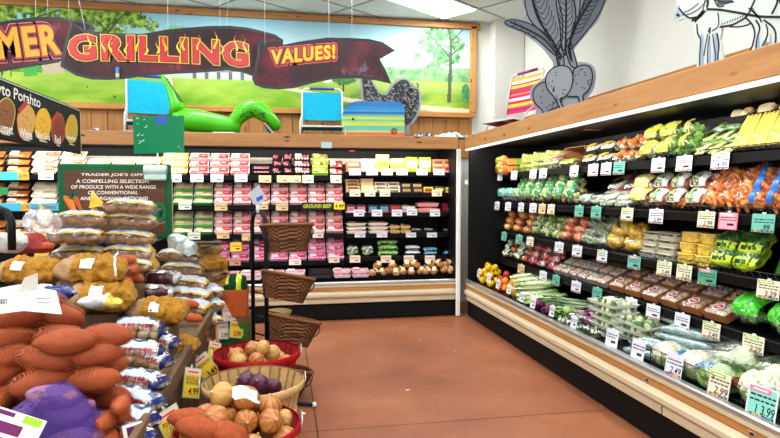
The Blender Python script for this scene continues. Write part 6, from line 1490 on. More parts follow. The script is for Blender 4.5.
def net_bag(kind, spots, color, seed=0, sc=1., cover=.16, nm='sweet_potato', shrink=1.06, scale=620, netname=None, hull=False):
    t = root('potato_bag'); pots(t, kind, spots, nm, seed, sc)
    r = {'sweet': (.085, .042), 'sweetbig': (.092, .045), 'purple': (.08, .044)}[kind]
    if not hull:
        m = MB()
        for x, y, z, rz in spots: m.ell((x, y, z), (r[0]*sc*1.1, r[1]*sc*1.1, r[1]*sc*1.08), color, (0, 0, rz), 14, 9, .05, 1)
        m.build('net', netmat(netname or 'net_'+kind, color, scale, cover), t); return t
    bm = bmesh.new(); r = {'sweet': (.085, .042), 'sweetbig': (.09, .045), 'purple': (.08, .044)}[kind]
    for x, y, z, rz in spots:
        for i in range(10):
            a = 2*pi*i/10
            for zz, k in ((-.9, .5), (-.45, .9), (0, 1.06), (.45, .9), (.9, .5)):
                bx, by = r[0]*sc*k*math.cos(a), r[1]*sc*k*math.sin(a)
                bm.verts.new((x+bx*math.cos(rz)-by*math.sin(rz), y+bx*math.sin(rz)+by*math.cos(rz), max(.001, z+zz*r[1]*sc*1.05)))
    bmesh.ops.convex_hull(bm, input=bm.verts)
    for v in [v for v in bm.verts if not v.link_faces]: bm.verts.remove(v)
    bmesh.ops.subdivide_edges(bm, edges=[e for e in bm.edges if e.calc_length() > .05], cuts=1)
    for v in bm.verts: v.co += Vector((noise.noise(v.co*30), noise.noise(v.co*30+Vector((5, 0, 0))), noise.noise(v.co*30+Vector((0, 7, 0)))))*.006
    me = bpy.data.meshes.new('net'); bm.to_mesh(me); bm.free(); me.materials.append(netmat(netname or 'net_'+kind, color, scale, cover)); link('net', me, t)
    return t
def white_potato_bag(seed=0, L=.25, D=.17, H=.105):
    t = root('potato_bag'); q = rr(seed)
    sp = [((i-1.5)*L*.22, sy*D*.22, H*.30+H*.36*k, q.uniform(0, 3)) for i in range(4) for sy in (-1, 1) for k in (0, 1)]
    pots(t, 'white', sp, 'potato', seed, .82)
    P = pillow_fn(L, D, H, seed, .013, .5)
    f = pillow(P, -1, 1, 0, 2*pi, .003, 20, 20); fins(L, D, H, W_, .02, f, seed); f.build('film', FILM2, t)
    BLU = rgb(22, 40, 110); RD = rgb(190, 24, 60)
    pillow(P, .78, .985, 0, 2*pi, .005, 5, 22, lambda u, a: jit(BLU, .15, q)).build('blue_end', V_PLAST, t)
    pillow(P, -.8, .7, .42*pi, .78*pi, .005, 14, 7, lambda u, a: BLU if a < .52*pi and noise.noise(Vector((u*3, a*2, seed))) > 0 else BW).build('printed_panel', V_PLAST, t)
    m = MB()
    for k in range(7):
        if k in (3,): continue
        u = -.55+.17*k
        pillow(P, u, u+.10, .80*pi, .87*pi, .006, 2, 3, RD, m); pillow(P, u+.03, u+.07, .76*pi, .96*pi, .0065, 2, 4, RD, m)
    m.build('red_lettering', V_GLOSS, t)
    return t
def brown_pack(seed=0):
    t = root('potato_bag'); q = rr(seed); M_ = rgb(66, 28, 30)
    P = pillow_fn(.24, .17, .09, seed, .016, .6)
    pots(t, 'red', [(-.06, 0, .04, 0), (.02, .03, .045, 1), (.06, -.03, .04, 2), (-.02, -.04, .04, .5)], 'potato', seed, .9)
    pillow(P, -1, 1, 0, 2*pi, .004, 20, 20, lambda u, a: jit(M_, .2, q) if (abs(u) < .8) else rgb(190, 180, 180)).build('printed_bag', V_PLAST, t)
    pillow(P, -.2, .2, .55*pi, .75*pi, .008, 5, 5, rgb(238, 236, 232)).build('barcode_label', V_PAPER, t)
    m = MB()
    for k in range(5): pillow(P, -.75+.02*k, .8, .45*pi+.06*pi*k, .475*pi+.06*pi*k, .0075, 9, 2, rgb(206, 200, 204), m)
    m.build('stripe_print', V_GLOSS, t)
    return t
def bag(key, mk, label, px, py, x, rot, group, scale=None, dz=0, sup=False):
    """a bag whose middle shows at (px, py), at distance x to the side of the aisle's centre line"""
    p = at(px, py, x); z = p.z-.055+dz
    if sup:
        zt = next((c for a, b, c in STEP if b <= x <= a), .70)
        if z-zt > .012: MB().box((x-TBO.x, p.y-TBO.y, (z-.004+zt)/2), (.2, .2, z-.004-zt)).build('riser_crate', DARKX, tb)
    return inst(key, mk, label, 'potato bag', (x, p.y, z), rot, group, scale)
RG = 'clear bags of russet potatoes'
AL = math.pi/2
# russet stacks (bag's long side across the view)
for k, (px, py, x, rz, v) in enumerate([(80, 255, -1.42, .05, 0), (78, 238, -1.40, .0, 1), (82, 220, -1.40, -.05, 2)]):
    bag(('russ', v), lambda: russet_bag(v), 'clear russet potato bag in far stack near carrot drawing, '+('lowest', 'middle', 'topmost')[k], px, py, x, (0, 0, rz), RG, sup=k == 0)
for k, (px, py, x, rz, v) in enumerate([(127, 267, -1.10, .1, 1), (128, 254, -1.11, .0, 2), (129, 239, -1.11, -.05, 0), (132, 222, -1.10, .05, 1), (131, 208, -1.10, -.03, 2)]):
    bag(('russ', v), lambda: russet_bag(v), 'clear russet potato bag in tall stack before chalk sign, '+('lowest', 'second up', 'middle', 'fourth up', 'topmost')[k], px, py, x, (0, .06, rz), RG, sup=k == 0)
for k, (px, py, x, rz, v) in enumerate([(186, 308, -.70, -.25, 0), (188, 296, -.72, -.2, 1), (186, 284, -.76, -.1, 2), (184, 270, -.80, .0, 0), (180, 257, -.84, .0, 1)]):
    bag(('russ', v), lambda: russet_bag(v), 'yellow edged russet potato bag in stack beside maroon packs, '+('lowest', 'second up', 'middle', 'fourth up', 'topmost')[k], px, py, x, (0, .1, rz), RG, sup=k == 0)
for k, (px, py, x, rz, v) in enumerate([(203, 318, -.60, -.9, 2), (206, 303, -.61, -.8, 0), (207, 290, -.61, -.9, 1)]):
    bag(('russ2', v), lambda: russet_bag(v+5, .3, .2, .1, False), 'small yellow edged potato bag at far table edge, '+('lowest', 'middle', 'topmost')[k], px, py, x, (0, .12, rz), RG, sup=k == 0)
# kraft bags
KG = 'brown paper potato bags with ochre window'
for k, (px, py, x, rz, v, st, sc) in enumerate([(100, 300, -.97, .12, 3, False, 1.05), (92, 273, -1.04, .1, 1, True, 1.05), (30, 274, -1.42, -.1, 2, False, 1.0), (157, 313, -.70, .05, 4, False, .92), (176, 345, -.62, -.15, 5, False, .72)]):
    bag(('kraft', v, st), lambda: kraft_bag(v, strap=st), ('brown paper potato bag under the one with white strap', 'brown paper potato bag tied with a white strap', 'brown paper potato bag at far side behind white leaflet', 'brown paper potato bag between maroon packs and white potatoes', 'small brown paper potato bag at table edge below another')[k], px, py, x, (0, .08, rz), KG, sc, sup=k != 1)
for k, (px, py, x) in enumerate([(210, 264, -.60), (215, 287, -.572), (213, 275, -.585), (208, 251, -.63)]):
    bag(('kraftf', k % 2), lambda: kraft_bag(20+k % 2, .24, .2, .12, False, False, (-.98, .98)), 'ochre netted potato bag at far end of table, '+('third up', 'lowest', 'second up', 'topmost')[k], px, py, x, (0, .1, .6+k), KG, sup=k == 1)
# sweet potatoes in nets
SWN = rgb(176, 84, 42)
def sp_rows(rows, L=.34, D=.2, r=.042):
    out = []
    for z, n in rows:
        for i in range(n): out.append((R.uniform(-.03, .03)+(i % 2-.5)*L*.34, ((i+.5)/n-.5)*D, z, R.uniform(-.5, .5)))
    return out
SG = 'net bags of sweet potatoes'
A1 = [(-.10, -.08, .045, .3), (.07, -.09, .045, -.35), (-.06, .02, .05, .1), (.10, .04, .05, .5), (-.09, -.05, .125, -.3), (.08, -.04, .125, .3), (.0, .06, .12, .1), (-.02, -.09, .19, .05), (.11, .0, .185, -.2)]
bag('swA', lambda: net_bag('sweetbig', A1, SWN, 1, 1.0), 'orange net bag of sweet potatoes above purple bag', 72, 357, -.82, (0, .06, .25), SG, 1.05, -.06)
A2 = [(-.08, -.08, .045, .5), (.07, -.08, .045, -.2), (.0, .03, .05, .2), (-.06, -.03, .12, .2), (.08, -.02, .12, -.5), (.01, -.02, .175, .1)]
bag('swB', lambda: net_bag('sweetbig', A2, SWN, 2, 1.0), 'orange net bag of sweet potatoes under white leaflet', 34, 320, -1.03, (0, .05, .4), SG, 1.05, -.05)
A3 = [(-.05, -.05, .04, .8), (.05, -.06, .04, .2), (.0, .03, .045, 1.2), (-.04, -.02, .11, .6), (.05, 0, .11, 1.0), (.0, -.05, .165, .7)]
bag('swC', lambda: net_bag('sweet', A3, SWN, 3, .85), 'orange net bag of small sweet potatoes at near table edge', 110, 418, -.64, (0, .05, 1.0), SG, .95, -.05)
bag('swD', lambda: net_bag('sweet', A2, SWN, 4, .9), 'orange net bag of sweet potatoes between kraft bag and stacks', 128, 270, -1.0, (0, .05, -.7), SG, 1.0, -.05, True)
bag('swE', lambda: net_bag('sweetbig', A2, SWN, 7, 1.0), 'orange net bag of sweet potatoes underneath the one above purple bag', 88, 398, -.78, (0, .02, .1), SG, 1.0, -.06)
bag('swB', None, 'orange net bag of sweet potatoes at far left under another', 8, 372, -1.05, (0, .02, .9), SG, 1.0, -.06, True)
bag('swE', None, 'orange net bag of sweet potatoes farthest left behind leaflet', -14, 318, -1.30, (0, .02, .5), SG, 1.0, -.06, True)
for k, (px, py, x) in enumerate([(193, 318, -.60), (199, 332, -.585), (197, 306, -.62), (189, 304, -.66), (203, 341, -.575)]):
    p = at(px, py, x)
    ob = link('sweet_potato', pot('sweet', k % 3), None, p, (q.uniform(-.4, .4), .2, q.uniform(-.5, .5))); ob.scale = (.8,)*3; tag(ob, 'loose orange sweet potato beside kraft bags at table edge', 'sweet potato', 'loose sweet potatoes')
# purple bag
A5 = [(-.09, -.07, .045, .3), (.08, -.08, .045, .1), (-.02, .02, .05, .6), (.11, .03, .05, -.3), (-.07, -.03, .12, .55), (.06, -.02, .12, .45), (.0, .05, .13, .5), (.01, -.05, .185, .5)]
pb = bag('pur', lambda: net_bag('purple', A5, rgb(74, 44, 150), 6, 1.0, .42, 'purple_sweet_potato', hull=True), 'purple net bag of purple sweet potatoes with folded card label', 46, 420, -.84, (0, .05, .45), None, 1.1, -.055)
m = MB(); m.box((0, 0, 0), (.16, .003, .075), rgb(236, 234, 226)); m.box((-.02, -.002, -.012), (.1, .001, .03), rgb(104, 20, 84)); m.box((.045, -.002, .024), (.05, .001, .022), rgb(150, 206, 40)); m.box((-.04, -.002, .026), (.07, .001, .012), rgb(104, 20, 84))
cd = m.build('card_label', V_PAPER, pb, (-.11, -.19, .165), (-.6, .45, -.2))
m = MB().box((0, 0, 0), (.07, .003, .05), rgb(236, 234, 226)); m.box((0, -.002, 0), (.045, .001, .03), rgb(104, 20, 84)); m.build('card_label', V_PAPER, pb, (.24, -.1, .05), (-.4, 0, .3))
# white potatoes
WG = 'clear bags of white potatoes with blue ends'
wl = [(137, 328, -.74, .05, 0), (135, 352, -.70, .0, 1), (160, 338, -.64, -.4, 2), (136, 375, -.64, -.3, 0), (152, 356, -.62, -.5, 1), (146, 376, -.60, -.6, 2), (142, 396, -.585, -.7, 0), (137, 412, -.58, -.8, 1), (133, 428, -.575, -.9, 2), (124, 392, -.66, -.2, 2)]
for k, (px, py, x, rz, v) in enumerate(wl):
    bag(('wh', v), lambda: white_potato_bag(v+3), ('white potato bag with blue and red print, topmost and largest in view', 'white potato bag directly under the topmost one', 'white potato bag with blue end beside small kraft bag', 'white potato bag beside the orange net bag', 'white potato bag at table edge below small kraft bag', 'white potato bag with dark blue end at table edge, upper', 'white potato bag with dark blue end at table edge, lower', 'white potato bag at near table edge, above the lowest', 'white potato bag at near table edge, lowest in view', 'white potato bag tucked behind the orange net bags')[k], px, py, x, (0, .12, rz+.1), WG, 1.0 if k < 2 else .72)
# maroon packs
for k, (px, py, x, rz) in enumerate([(154, 291, -.86, .1), (163, 276, -.88, -.15)]):
    bag(('brn', k), lambda: brown_pack(k), ('maroon plastic potato pack with silver stripes, lower', 'maroon plastic potato pack with barcode, upper')[k], px, py, x, (0, .05, rz), 'maroon potato packs')
# red potato bag far left, white bag, leaflet
bag('redp', lambda: net_bag('sweet', [(-.07, -.05, .04, .2), (.06, -.05, .04, -.2), (.0, .04, .045, .1), (0, -.02, .1, .2)], rgb(150, 14, 34), 9, .8, .6, 'red_potato', netname='net_red', hull=True), 'red net bag of potatoes before the far russet stack', 34, 245, -1.55, (0, 0, .1), None, 1, 0)
def film_wad(seed, w, h):
    t = root('film_bag'); P = pillow_fn(w, w*.5, h, seed, .03, .4); pillow(P, -1, 1, 0, 2*pi, 0, 26, 22, W_).build('film', filmmat('loose_film', .25, .35, .4, rough=.25), t); return t
t = film_wad(3, .22, .16); p = at(42, 222, -1.52); t.location = p-Vector((0, 0, .08)); tag(t, 'crumpled clear film neck of bag before shelf tags', 'plastic bag')
t = root('paper_sack'); P = pillow_fn(.22, .2, .12, 4, .015, .6); pillow(P, -1, 1, 0, 2*pi, 0, 20, 20, rgb(222, 218, 210)).build('sack', V_CRUMP, t); t.location = at(8, 243, -1.66)-Vector((0, 0, .06)); tag(t, 'white paper sack behind brown paper potato bag', 'sack')
t = thing('leaflet', 'folded white leaflet with barcode lying on orange net bag', 'leaflet', at(22, 302, -.99)+Vector((0, 0, .0)))
t.rotation_euler = (.45, .1, .45); t.scale = (.86,)*3
m = MB()
for sx, a in ((-1, .25), (1, -.25)): m.add([(0, -.11, .03), (sx*.15, -.10, 0), (sx*.14, .09, .0), (0, .1, .03)], [(0, 1, 2, 3) if sx > 0 else (3, 2, 1, 0)], rgb(206, 206, 204))
m.add([(-.02, .03, .03), (.06, .05, .03), (.05, .04, .13), (.0, .03, .11)], [(0, 1, 2, 3)], rgb(240, 236, 230)); m.build('sheet', V_PAPER, t)
m = MB()
for k in range(7): m.box((-.09+.006*k, -.02, .018), (.003, .04, .001), rgb(30, 30, 60), Matrix.Rotation(.0, 4, 'X'))
m.box((.07, -.03, .0185), (.09, .008, .001), rgb(150, 150, 160)); m.box((.07, .0, .0185), (.08, .006, .001), rgb(170, 110, 120)); m.build('print', V_PAPER, t)
t = root('plastic_bag'); P = pillow_fn(.28, .12, .055, 8, .02, .4); pillow(P, -1, 1, 0, 2*pi, 0, 20, 18, lambda u, a: rgb(14, 30, 100) if u > .2 or a > .8*pi else rgb(232, 234, 238)).build('bag', V_PLAST, t)
t.location = at(44, 286, -1.10)-Vector((0, 0, .05)); t.rotation_euler = (0, .1, -.2); tag(t, 'blue and white plastic bag top behind leaflet', 'plastic bag')
t = root('plastic_bag'); P = pillow_fn(.2, .12, .06, 9, .03, .5); pillow(P, -1, 1, 0, 2*pi, 0, 20, 18, lambda u, a: rgb(226, 196, 70) if u > .3 else rgb(214, 216, 220)).build('bag', V_PLAST, t)
t.location = at(100, 308, -.90)-Vector((0, 0, .0)); t.rotation_euler = (0, .1, .1); tag(t, 'crumpled clear and yellow plastic bag end under kraft bag', 'plastic bag')
t = root('plastic_bag'); P = pillow_fn(.24, .10, .12, 11, .02, .3); pillow(P, -1, 1, 0, 2*pi, 0, 22, 18, rgb(206, 226, 222)).build('bag', filmmat('milky_film', .5, .3, .2, white=(.8, .92, .9), rough=.35), t)
t.location = at(178, 243, -.80)-Vector((0, 0, .06)); t.rotation_euler = (0, .55, 0); tag(t, 'milky pale plastic bag drooping beside black tray edge', 'plastic bag')
tag(MB().box((0, 0, 0), (.26, .16, .02), rgb(22, 22, 26), b=.004).build('shelf_tray', V_GLOSS, None, at(205, 243, -.63)), 'flat black tray lying on top of potato stack', 'tray')
# ------------------------------------------------------------------ price tickets on sticks along the table lip
def ticket(lines, price, w=.105, h=.15, base=YELC, head=rgb(236, 190, 180)):
    t = root('price_ticket'); MB().box((0, 0, 0), (w, .003, h), rgb(150, 190, 150), b=.001).box((0, -.001, 0), (w*.9, .003, h*.92), base).build('card', V_PAPER, t)
    m = MB(); y = -.0032; m.box((0, y, h*.36), (w*.9, .001, h*.2), head); m.box((0, y-.0006, h*.36), (w*.6, .0006, h*.05), rgb(190, 60, 60))
    for k, s in enumerate(lines): m.text(PRICES[s], frame((0, y-.001, h*(.14-.15*k)), (1, 0, 0), (0, 0, 1), w*.78, h*.12), rgb(16, 16, 16))
    m.text(PRICES[price], frame((w*.1, y-.001, -h*.27), (1, 0, 0), (0, 0, 1), w*.6, h*.24), rgb(16, 16, 16)); m.build('print', V_PAPER, t)
    MB().tube([(0, .006, h*.5), (0, .01, h*.5+.02), (0, .02, h*.5-.02)], .005, rgb(226, 230, 232), 6).build('clip', V_PLAST, t); return t
for k, (px, py, rot, ln, pr, sc, lab) in enumerate([
    (173, 426, (-.3, -.25, .8), ('POTATOES',), '3.99', 1.0, 'yellow ticket reading POTATOES 3.99 nearest on the table lip'),
    (192, 383, (-.3, .35, .75), ('GOLD', 'POTATOES'), '4.99', 1.05, 'yellow ticket reading GOLD POTATOES 4.99 on table lip'),
    (206, 367, (-.4, -.5, .6), ('POTATO',), '3.49', 1.1, 'yellow ticket reading POTATO 3.49 behind the gold potatoes ticket'),
    (214, 352, (-.35, .4, .6), ('POTATOES',), '4.49', .95, 'tilted yellow ticket beside the rear red onion basket'),
    (223, 330, (-.3, .2, .7), ('POTATO',), '3.99', 1.0, 'pink headed ticket on table lip below potato bags'),
    (236, 328, (-.3, .25, .6), ('GOLD',), '2.99', 1.1, 'orange yellow ticket on the brown crate at table end'),
    (227, 313, (-.3, .1, .7), ('POTATO',), '1.99', .9, 'small pale ticket on the brown crate at table end')]):
    p = at(px, py, EX+(.1 if k == 0 else .06)) if k < 5 else PY(px, py, 4.83); t = ticket(ln, pr, base=YELC if k not in (4, 6) else rgb(238, 216, 200)); t.location = p; t.rotation_euler = rot; t.scale = (sc,)*3; tag(t, lab, 'price ticket', 'price tickets of the potato table')
# ------------------------------------------------------------------ signs above the display
t = thing('chalk_sign', 'green framed brown sign about a compelling selection of produce behind potatoes', 'sign', (PY(115, 197, 4.98).x, 4.98, 0)); o = Vector(t.location)
def S(px, py, d=0): return PY(px, py, 4.98-d)-o
a, b = S(57.5, 163.5), S(172.5, 238); cx, cz, w, h = (a.x+b.x)/2, (a.z+b.z)/2, b.x-a.x, a.z-b.z
MB().box((cx, 0, cz), (w, .03, h), rgb(4, 92, 50), b=.012).build('frame', V_MATTE, t)
SW = wood('sign_brown_wood', rgb(66, 40, 22), rgb(104, 66, 38), 'X', .6, True, 1.5)
MB().box((cx, -.017, cz-.01), (w-.10, .006, h-.09)).build('panel', SW, t)
m = MB()
for txt, x0, x1, y in (("TRADER JOE'S OFFERS", 81, 155, 175), ('A COMPELLING SELECTION', 76, 149, 181.2), ('OF PRODUCE WITH A WIDE RANGE', 71, 156, 187), ('OF CONVENTIONAL', 88, 138, 192.6), ('AND ORGANIC OPTIONS!', 80, 148, 198.4)):
    A, B_ = S(x0, y, .022), S(x1, y, .022); m.text(text_mesh(txt, .012, 0, .1), frame(((A+B_)/2), (1, 0, 0), (0, 0, 1), B_.x-A.x, .028), rgb(236, 232, 222))
m.build('lettering', V_PAPER, t)
for x, y, r_ in ((66, 203, 0), (76, 204, 1), (71, 207, 2)):
    m = MB(); m.poly3([S(px, py, .0225+.001*r_) for px, py in smooth([(x-3, y-6), (x+2, y-7), (x+5, y+2), (x+8, y+11), (x+3, y+5)], 3)], (0, -1, 0), .001, (rgb(214, 110, 40), rgb(190, 84, 34), rgb(226, 130, 50))[r_])
    m.poly3([S(px, py, .0222) for px, py in smooth([(x-3, y-6), (x-5, y-13), (x-1, y-11), (x+1, y-15), (x+2, y-7)], 3)], (0, -1, 0), .001, rgb(20, 84, 50)); m.build('painted_carrot', V_PAPER, t)
MB().poly3([S(px, py, .023) for px, py in smooth([(82, 212), (92, 207), (104, 213), (96, 219), (86, 217)], 3)], (0, -1, 0), .001, rgb(60, 40, 76)).build('painted_eggplant', V_PAPER, t)
m = MB(); m.poly3([S(px, py, .023) for px, py in smooth([(145, 206), (152, 202), (161, 203), (166, 210), (164, 219), (154, 224), (146, 218)], 3)], (0, -1, 0), .001, rgb(14, 110, 56))
for k in range(3): m.strip([S(px, py, .0246) for px, py in smooth([(148+2*k, 208+2*k), (155, 205+2.5*k), (162-k, 209+2*k), (161-k, 217)], 3, False)], (0, -1, 0), .01, rgb(8, 50, 28), .001)
m.build('painted_cabbage', V_PAPER, t)
for sx in (-1, 1): MB().box((cx+sx*(w/2-.02), .035, (cz+h/2)/2-.06), (.04, .03, cz+h/2-.12), rgb(196, 160, 112)).build('post', V_MATTE, t)
# roll clipped to the sign and the green board on its rod
t = thing('sign_clip', 'pale mint plastic roll clip on top corner of chalk sign', 'clip', PY(155.5, 171.5, 4.92)); MB().tube([(-.085, 0, .012), (.085, 0, .012)], .04, rgb(196, 220, 208), 14).tube([(.085, -.0, .012), (.092, 0, .012)], .03, rgb(120, 150, 140), 12).build('roll', V_PLAST, t); MB().box((0, -.012, -.045), (.17, .03, .05), rgb(196, 222, 212), b=.01).build('jaw', V_PLAST, t)
t = thing('green_board', 'blank shiny green sheet with blue tape held up above chalk sign', 'sign', PY(158, 134, 4.95)); o = Vector(t.location)
def G(px, py): return PY(px, py, 4.95)-o
MB().poly3([G(132.5, 116.5), G(184, 115.5), G(184.2, 152.5), G(134, 153.5)], (0, -1, 0), .006, rgb(0, 120, 72)).build('sheet', painted('laminated_gloss', .25, .25, .04, 6, .15, .01), t)
MB().poly3([G(157, 116)+Vector((0, -.003, 0)), G(168, 116)+Vector((0, -.003, 0)), G(166, 124)+Vector((0, -.003, 0)), G(154.5, 124)+Vector((0, -.003, 0))], (0, -1, 0), .002, rgb(10, 80, 170)).build('tape', V_GLOSS, t)
MB().tube([G(157.5, 150)+Vector((0, .01, 0)), G(157, 168)+Vector((0, .0, 0))], .006, rgb(220, 224, 224), 8).build('rod', V_PLAST, t)
m = MB(); q = rr(4)
for cx_, cy_, n in ((138, 124, 7), (135, 141, 6), (181, 146, 5)):
    for k in range(n):
        x, y = cx_+q.uniform(-4, 7), cy_+q.uniform(-6, 6); l = q.uniform(1.5, 4)
        if x < 134.5 or x > 183: continue
        m.poly3([G(x, y)+Vector((0, -.002, 0)), G(min(183, x+l), y-l*.8)+Vector((0, -.002, 0)), G(min(183, x+l*.8), y-l*.2)+Vector((0, -.002, 0))], (0, -1, 0), .001, rgb(170, 206, 190))
m.build('pale_fleck_print', V_PAPER, t)  # small pale slanted flecks near the sheet's edges
# long black potato board, parallel to the aisle
t = thing('potato_board', 'long black board of painted potatoes lettered Potayto Potahto above display', 'sign', (-1.5, 3.55, 0)); o = Vector(t.location); bn = Vector((1, 0, 0))
def B2(px, py, d=0): return PX(px, py, -1.5+d)-o
z0, z1, ya, yb = 1.885, 2.225, 2.2, PX(81, 128, -1.5).y
MB().box((-.012, (ya+yb)/2-o.y, (z0+z1)/2), (.024, yb-ya, z1-z0), rgb(6, 12, 11), b=.01).build('board', V_MATTE, t)
m = MB()
m.strip([Vector((.001, ya-o.y+.02, z1-.014)), Vector((.001, yb-o.y-.025, z1-.014)), Vector((.001, yb-o.y-.014, z1-.03)), Vector((.001, yb-o.y-.014, z0+.02))], bn, .005, rgb(200, 206, 200), .001); m.build('border_line', V_PAPER, t)
pp, ol, le = MB(), MB(), MB()
for k, (x, y, rx, ry, c, nm) in enumerate(((5, 116, 9.5, 18, rgb(130, 84, 46), 'Russet'), (25.5, 122, 9.2, 17.5, rgb(206, 160, 84), 'White'), (42.3, 124.5, 7.8, 16, rgb(222, 172, 40), 'Yukon Gold'), (57.6, 129, 6.8, 15.5, rgb(132, 54, 34), 'Red'), (71, 129, 6, 14, rgb(196, 158, 46), 'Fingerling'))):
    E_ = [(x+rx*math.cos(i*pi/12)*(1+.06*math.sin(3*i*pi/12+k)), y-ry*math.sin(i*pi/12)-.15*rx*math.cos(i*pi/12)) for i in range(24)]
    P = [p for p in (B2(u, v) for u, v in E_)]
    pp.poly3([Vector((.002+.0006*k, p.y, p.z)) for p in P], bn, .0015, c)
    ol.strip([Vector((.0022+.0006*k, p.y, p.z)) for p in P], bn, .006, rgb(206, 110, 70) if k % 2 else rgb(206, 190, 80), .0008, True)
    for j in range(8):
        a = j*2.4; u, v = x+rx*.6*math.cos(a)*((j % 3+1)/3), y-2-ry*.55*math.sin(a)*((j % 3+1)/3); p = B2(u, v)
        pp.box((.0035+.0006*k, p.y, p.z), (.001, .012, .008), tuple(z*.5 for z in c))
    p = B2(x-1, y+ry*.68); w = (B2(x+rx*1.0, y).y-B2(x-rx*1.0, y).y)*.95
    me = text_mesh(nm, .02); w = min(w, .05*me['asp']); le.text(me, frame((.007, p.y, p.z), (0, 1, 0), (0, 0, 1), w, .055 if len(nm) < 8 else .045), rgb(238, 236, 226))
    p = B2(x, y+ry*.68+6); le.box((.006, p.y, p.z), (.001, w*.5, .008), rgb(200, 200, 190))
me = text_mesh('Potayto Potahto', .015, 0, .08); a, b = B2(-24, 85), B2(40, 105)
le.text(me, frame((.003, (a.y+b.y)/2, 2.15), (0, 1, 0), (0, 0, 1), b.y-a.y, .085), rgb(226, 230, 222))
for px, py in ((22, 103), (54, 114)):                                                   # little red ribbons
    c = B2(px, py); le.poly3([Vector((.006, c.y+dy, c.z+dz)) for dy, dz in ((-.07, -.045), (.05, .03), (.06, .0), (-.06, -.075))], bn, .001, rgb(176, 50, 40))
pp.build('potato_print', V_PAPER, t); ol.build('outline_print', V_PAPER, t); le.build('lettering', V_PAPER, t)
for y in (2.35, 2.85): MB().tube([(-.012, y-o.y, .93), (-.012, y-o.y, z0+.01)], .014, (.03,)*3, 8).build('post', BLACKM, t)
tag(MB().box((0, 0, 0), (.09, .004, .085), rgb(10, 130, 60), b=.002).build('green_card', V_GLOSS, None, PY(4, 191, BSH-.04)), 'small plain green card on salmon shelf at far end', 'card')
# ------------------------------------------------------------------ bushel baskets of onions on the aisle side
def bushel(r, h, col, inner, name='bushel_basket', lab=None):
    t = root(name); ns = 26
    tone = [R.uniform(.82, 1.08) for _ in range(ns+1)]
    def cc(u, v): k = tone[int(u*ns)]*(.55 if u*ns % 1 < .12 else 1); return tuple(min(1, c*k) for c in col)
    def ci(u, v): k = tone[int(u*ns)]*(.5 if u*ns % 1 < .12 else 1); return tuple(min(1, c*k) for c in inner)
    f = lambda w, z: 1+.012*(1 if int(w/(2*pi)*ns*1.0) % 2 else -1)
    MB().lathe([(0, 0), (r*.74, 0), (r*.80, h*.3), (r*.9, h*.7), (r, h)], cc, 104, rad=f, smooth=False, cap=False).build('outer_staves', V_ROUGH, t)
    MB().lathe([(r*.985, h), (r*.88, h*.7), (r*.78, h*.3), (r*.72, .012), (0, .012)], ci, 104, rad=f, smooth=False, cap=False).build('inner_staves', V_ROUGH, t)
    for z, k in ((h*.96, 1.012), (h*.5, .862)):
        MB().lathe([(r*k, z-.02), (r*(k+.022), z-.018), (r*(k+.026), z+.018), (r*(k+.002), z+.022)], jit(col, .05), 40, cap=False).build('hoop', V_ROUGH, t)
    for sg in (-1, 1):
        MB().tube([(sg*r*1.02, -.05, h*.9), (sg*r*1.06, -.05, h+.02), (sg*r*1.06, 0, h+.035), (sg*r*1.06, .05, h+.02), (sg*r*1.02, .05, h*.9)], .003, (.2, .2, .2), 6).build('wire_handle', STEEL, t)
    return t
OM = {}
def onion(kind, v):
    if (kind, v) in OM: return OM[kind, v]
    q = rr(v*7+3); c0, c1 = {'brown': (rgb(160, 84, 30), rgb(204, 136, 68)), 'pale': (rgb(190, 136, 62), rgb(212, 168, 98)), 'red': (rgb(58, 12, 40), rgb(92, 26, 64))}[kind]
    r = .047
    prof = [(0, .004), (r*.22, .0), (r*.62, r*.22), (r*.95, r*.6), (r*1.04, r*.98), (r*.97, r*1.35), (r*.7, r*1.68), (r*.32, r*1.86), (r*.13, r*1.96), (r*.1, r*2.1), (.003, r*2.14)]
    m = MB().lathe(prof, lambda u, w: mixc(c0, c1, .5+.5*math.sin(u*56+v)*.7+q.uniform(-.2, .2)) if w < .78 else mixc(c0, rgb(226, 206, 160), .5), 22, rad=lambda w, z: 1+.03*math.sin(3*w+v))
    me = m.mesh('onion'); me.materials.append(painted('onion_skin', .35, .5, .2, 30, .2, .003)); OM[kind, v] = me; return me
def heap(cx, cy, z0, R_, n, kinds, lab, group, seed, cz=.10):
    """onions settled in a mound over a basket's mouth"""
    q = rr(seed); placed = []; r = .05
    tries = 0
    while len(placed) < n and tries < 20000:
        tries += 1; a, d = q.uniform(0, 2*pi), R_*math.sqrt(q.random())
        x, y = cx+d*math.cos(a), cy+d*math.sin(a); z = z0
        for (px, py, pz) in placed:
            dd = math.hypot(px-x, py-y)
            if dd < 2*r*.96: z = max(z, pz+math.sqrt(max(0, (2*r*.96)**2-dd*dd)))
        if z > z0+cz*(1.1-(d/R_)**2): continue
        placed.append((x, y, z))
    for k, (x, y, z) in enumerate(placed):
        kd = q.choice(kinds); ob = bpy.data.objects.new('onion', onion(kd, q.randrange(3))); COL.objects.link(ob)
        rot = Euler((q.uniform(-1.3, 1.3), q.uniform(-1.3, 1.3), q.uniform(0, 6.28))); s = q.uniform(.9, 1.12)
        ob.rotation_euler = rot; ob.scale = (s,)*3; ob.location = Vector((x, y, z))-rot.to_matrix() @ Vector((0, 0, .047*s))
        lay = ', bottom layer' if z < z0+.02 else ', middle layer' if z < z0+.075 else ', top of heap'
        tag(ob, {'brown': 'brown onion', 'pale': 'pale yellow onion', 'red': 'dark red onion'}[kd]+' '+lab+lay, 'onion', group)
RED_B, WD, WDI = rgb(176, 14, 24), rgb(222, 182, 124), rgb(204, 160, 102)
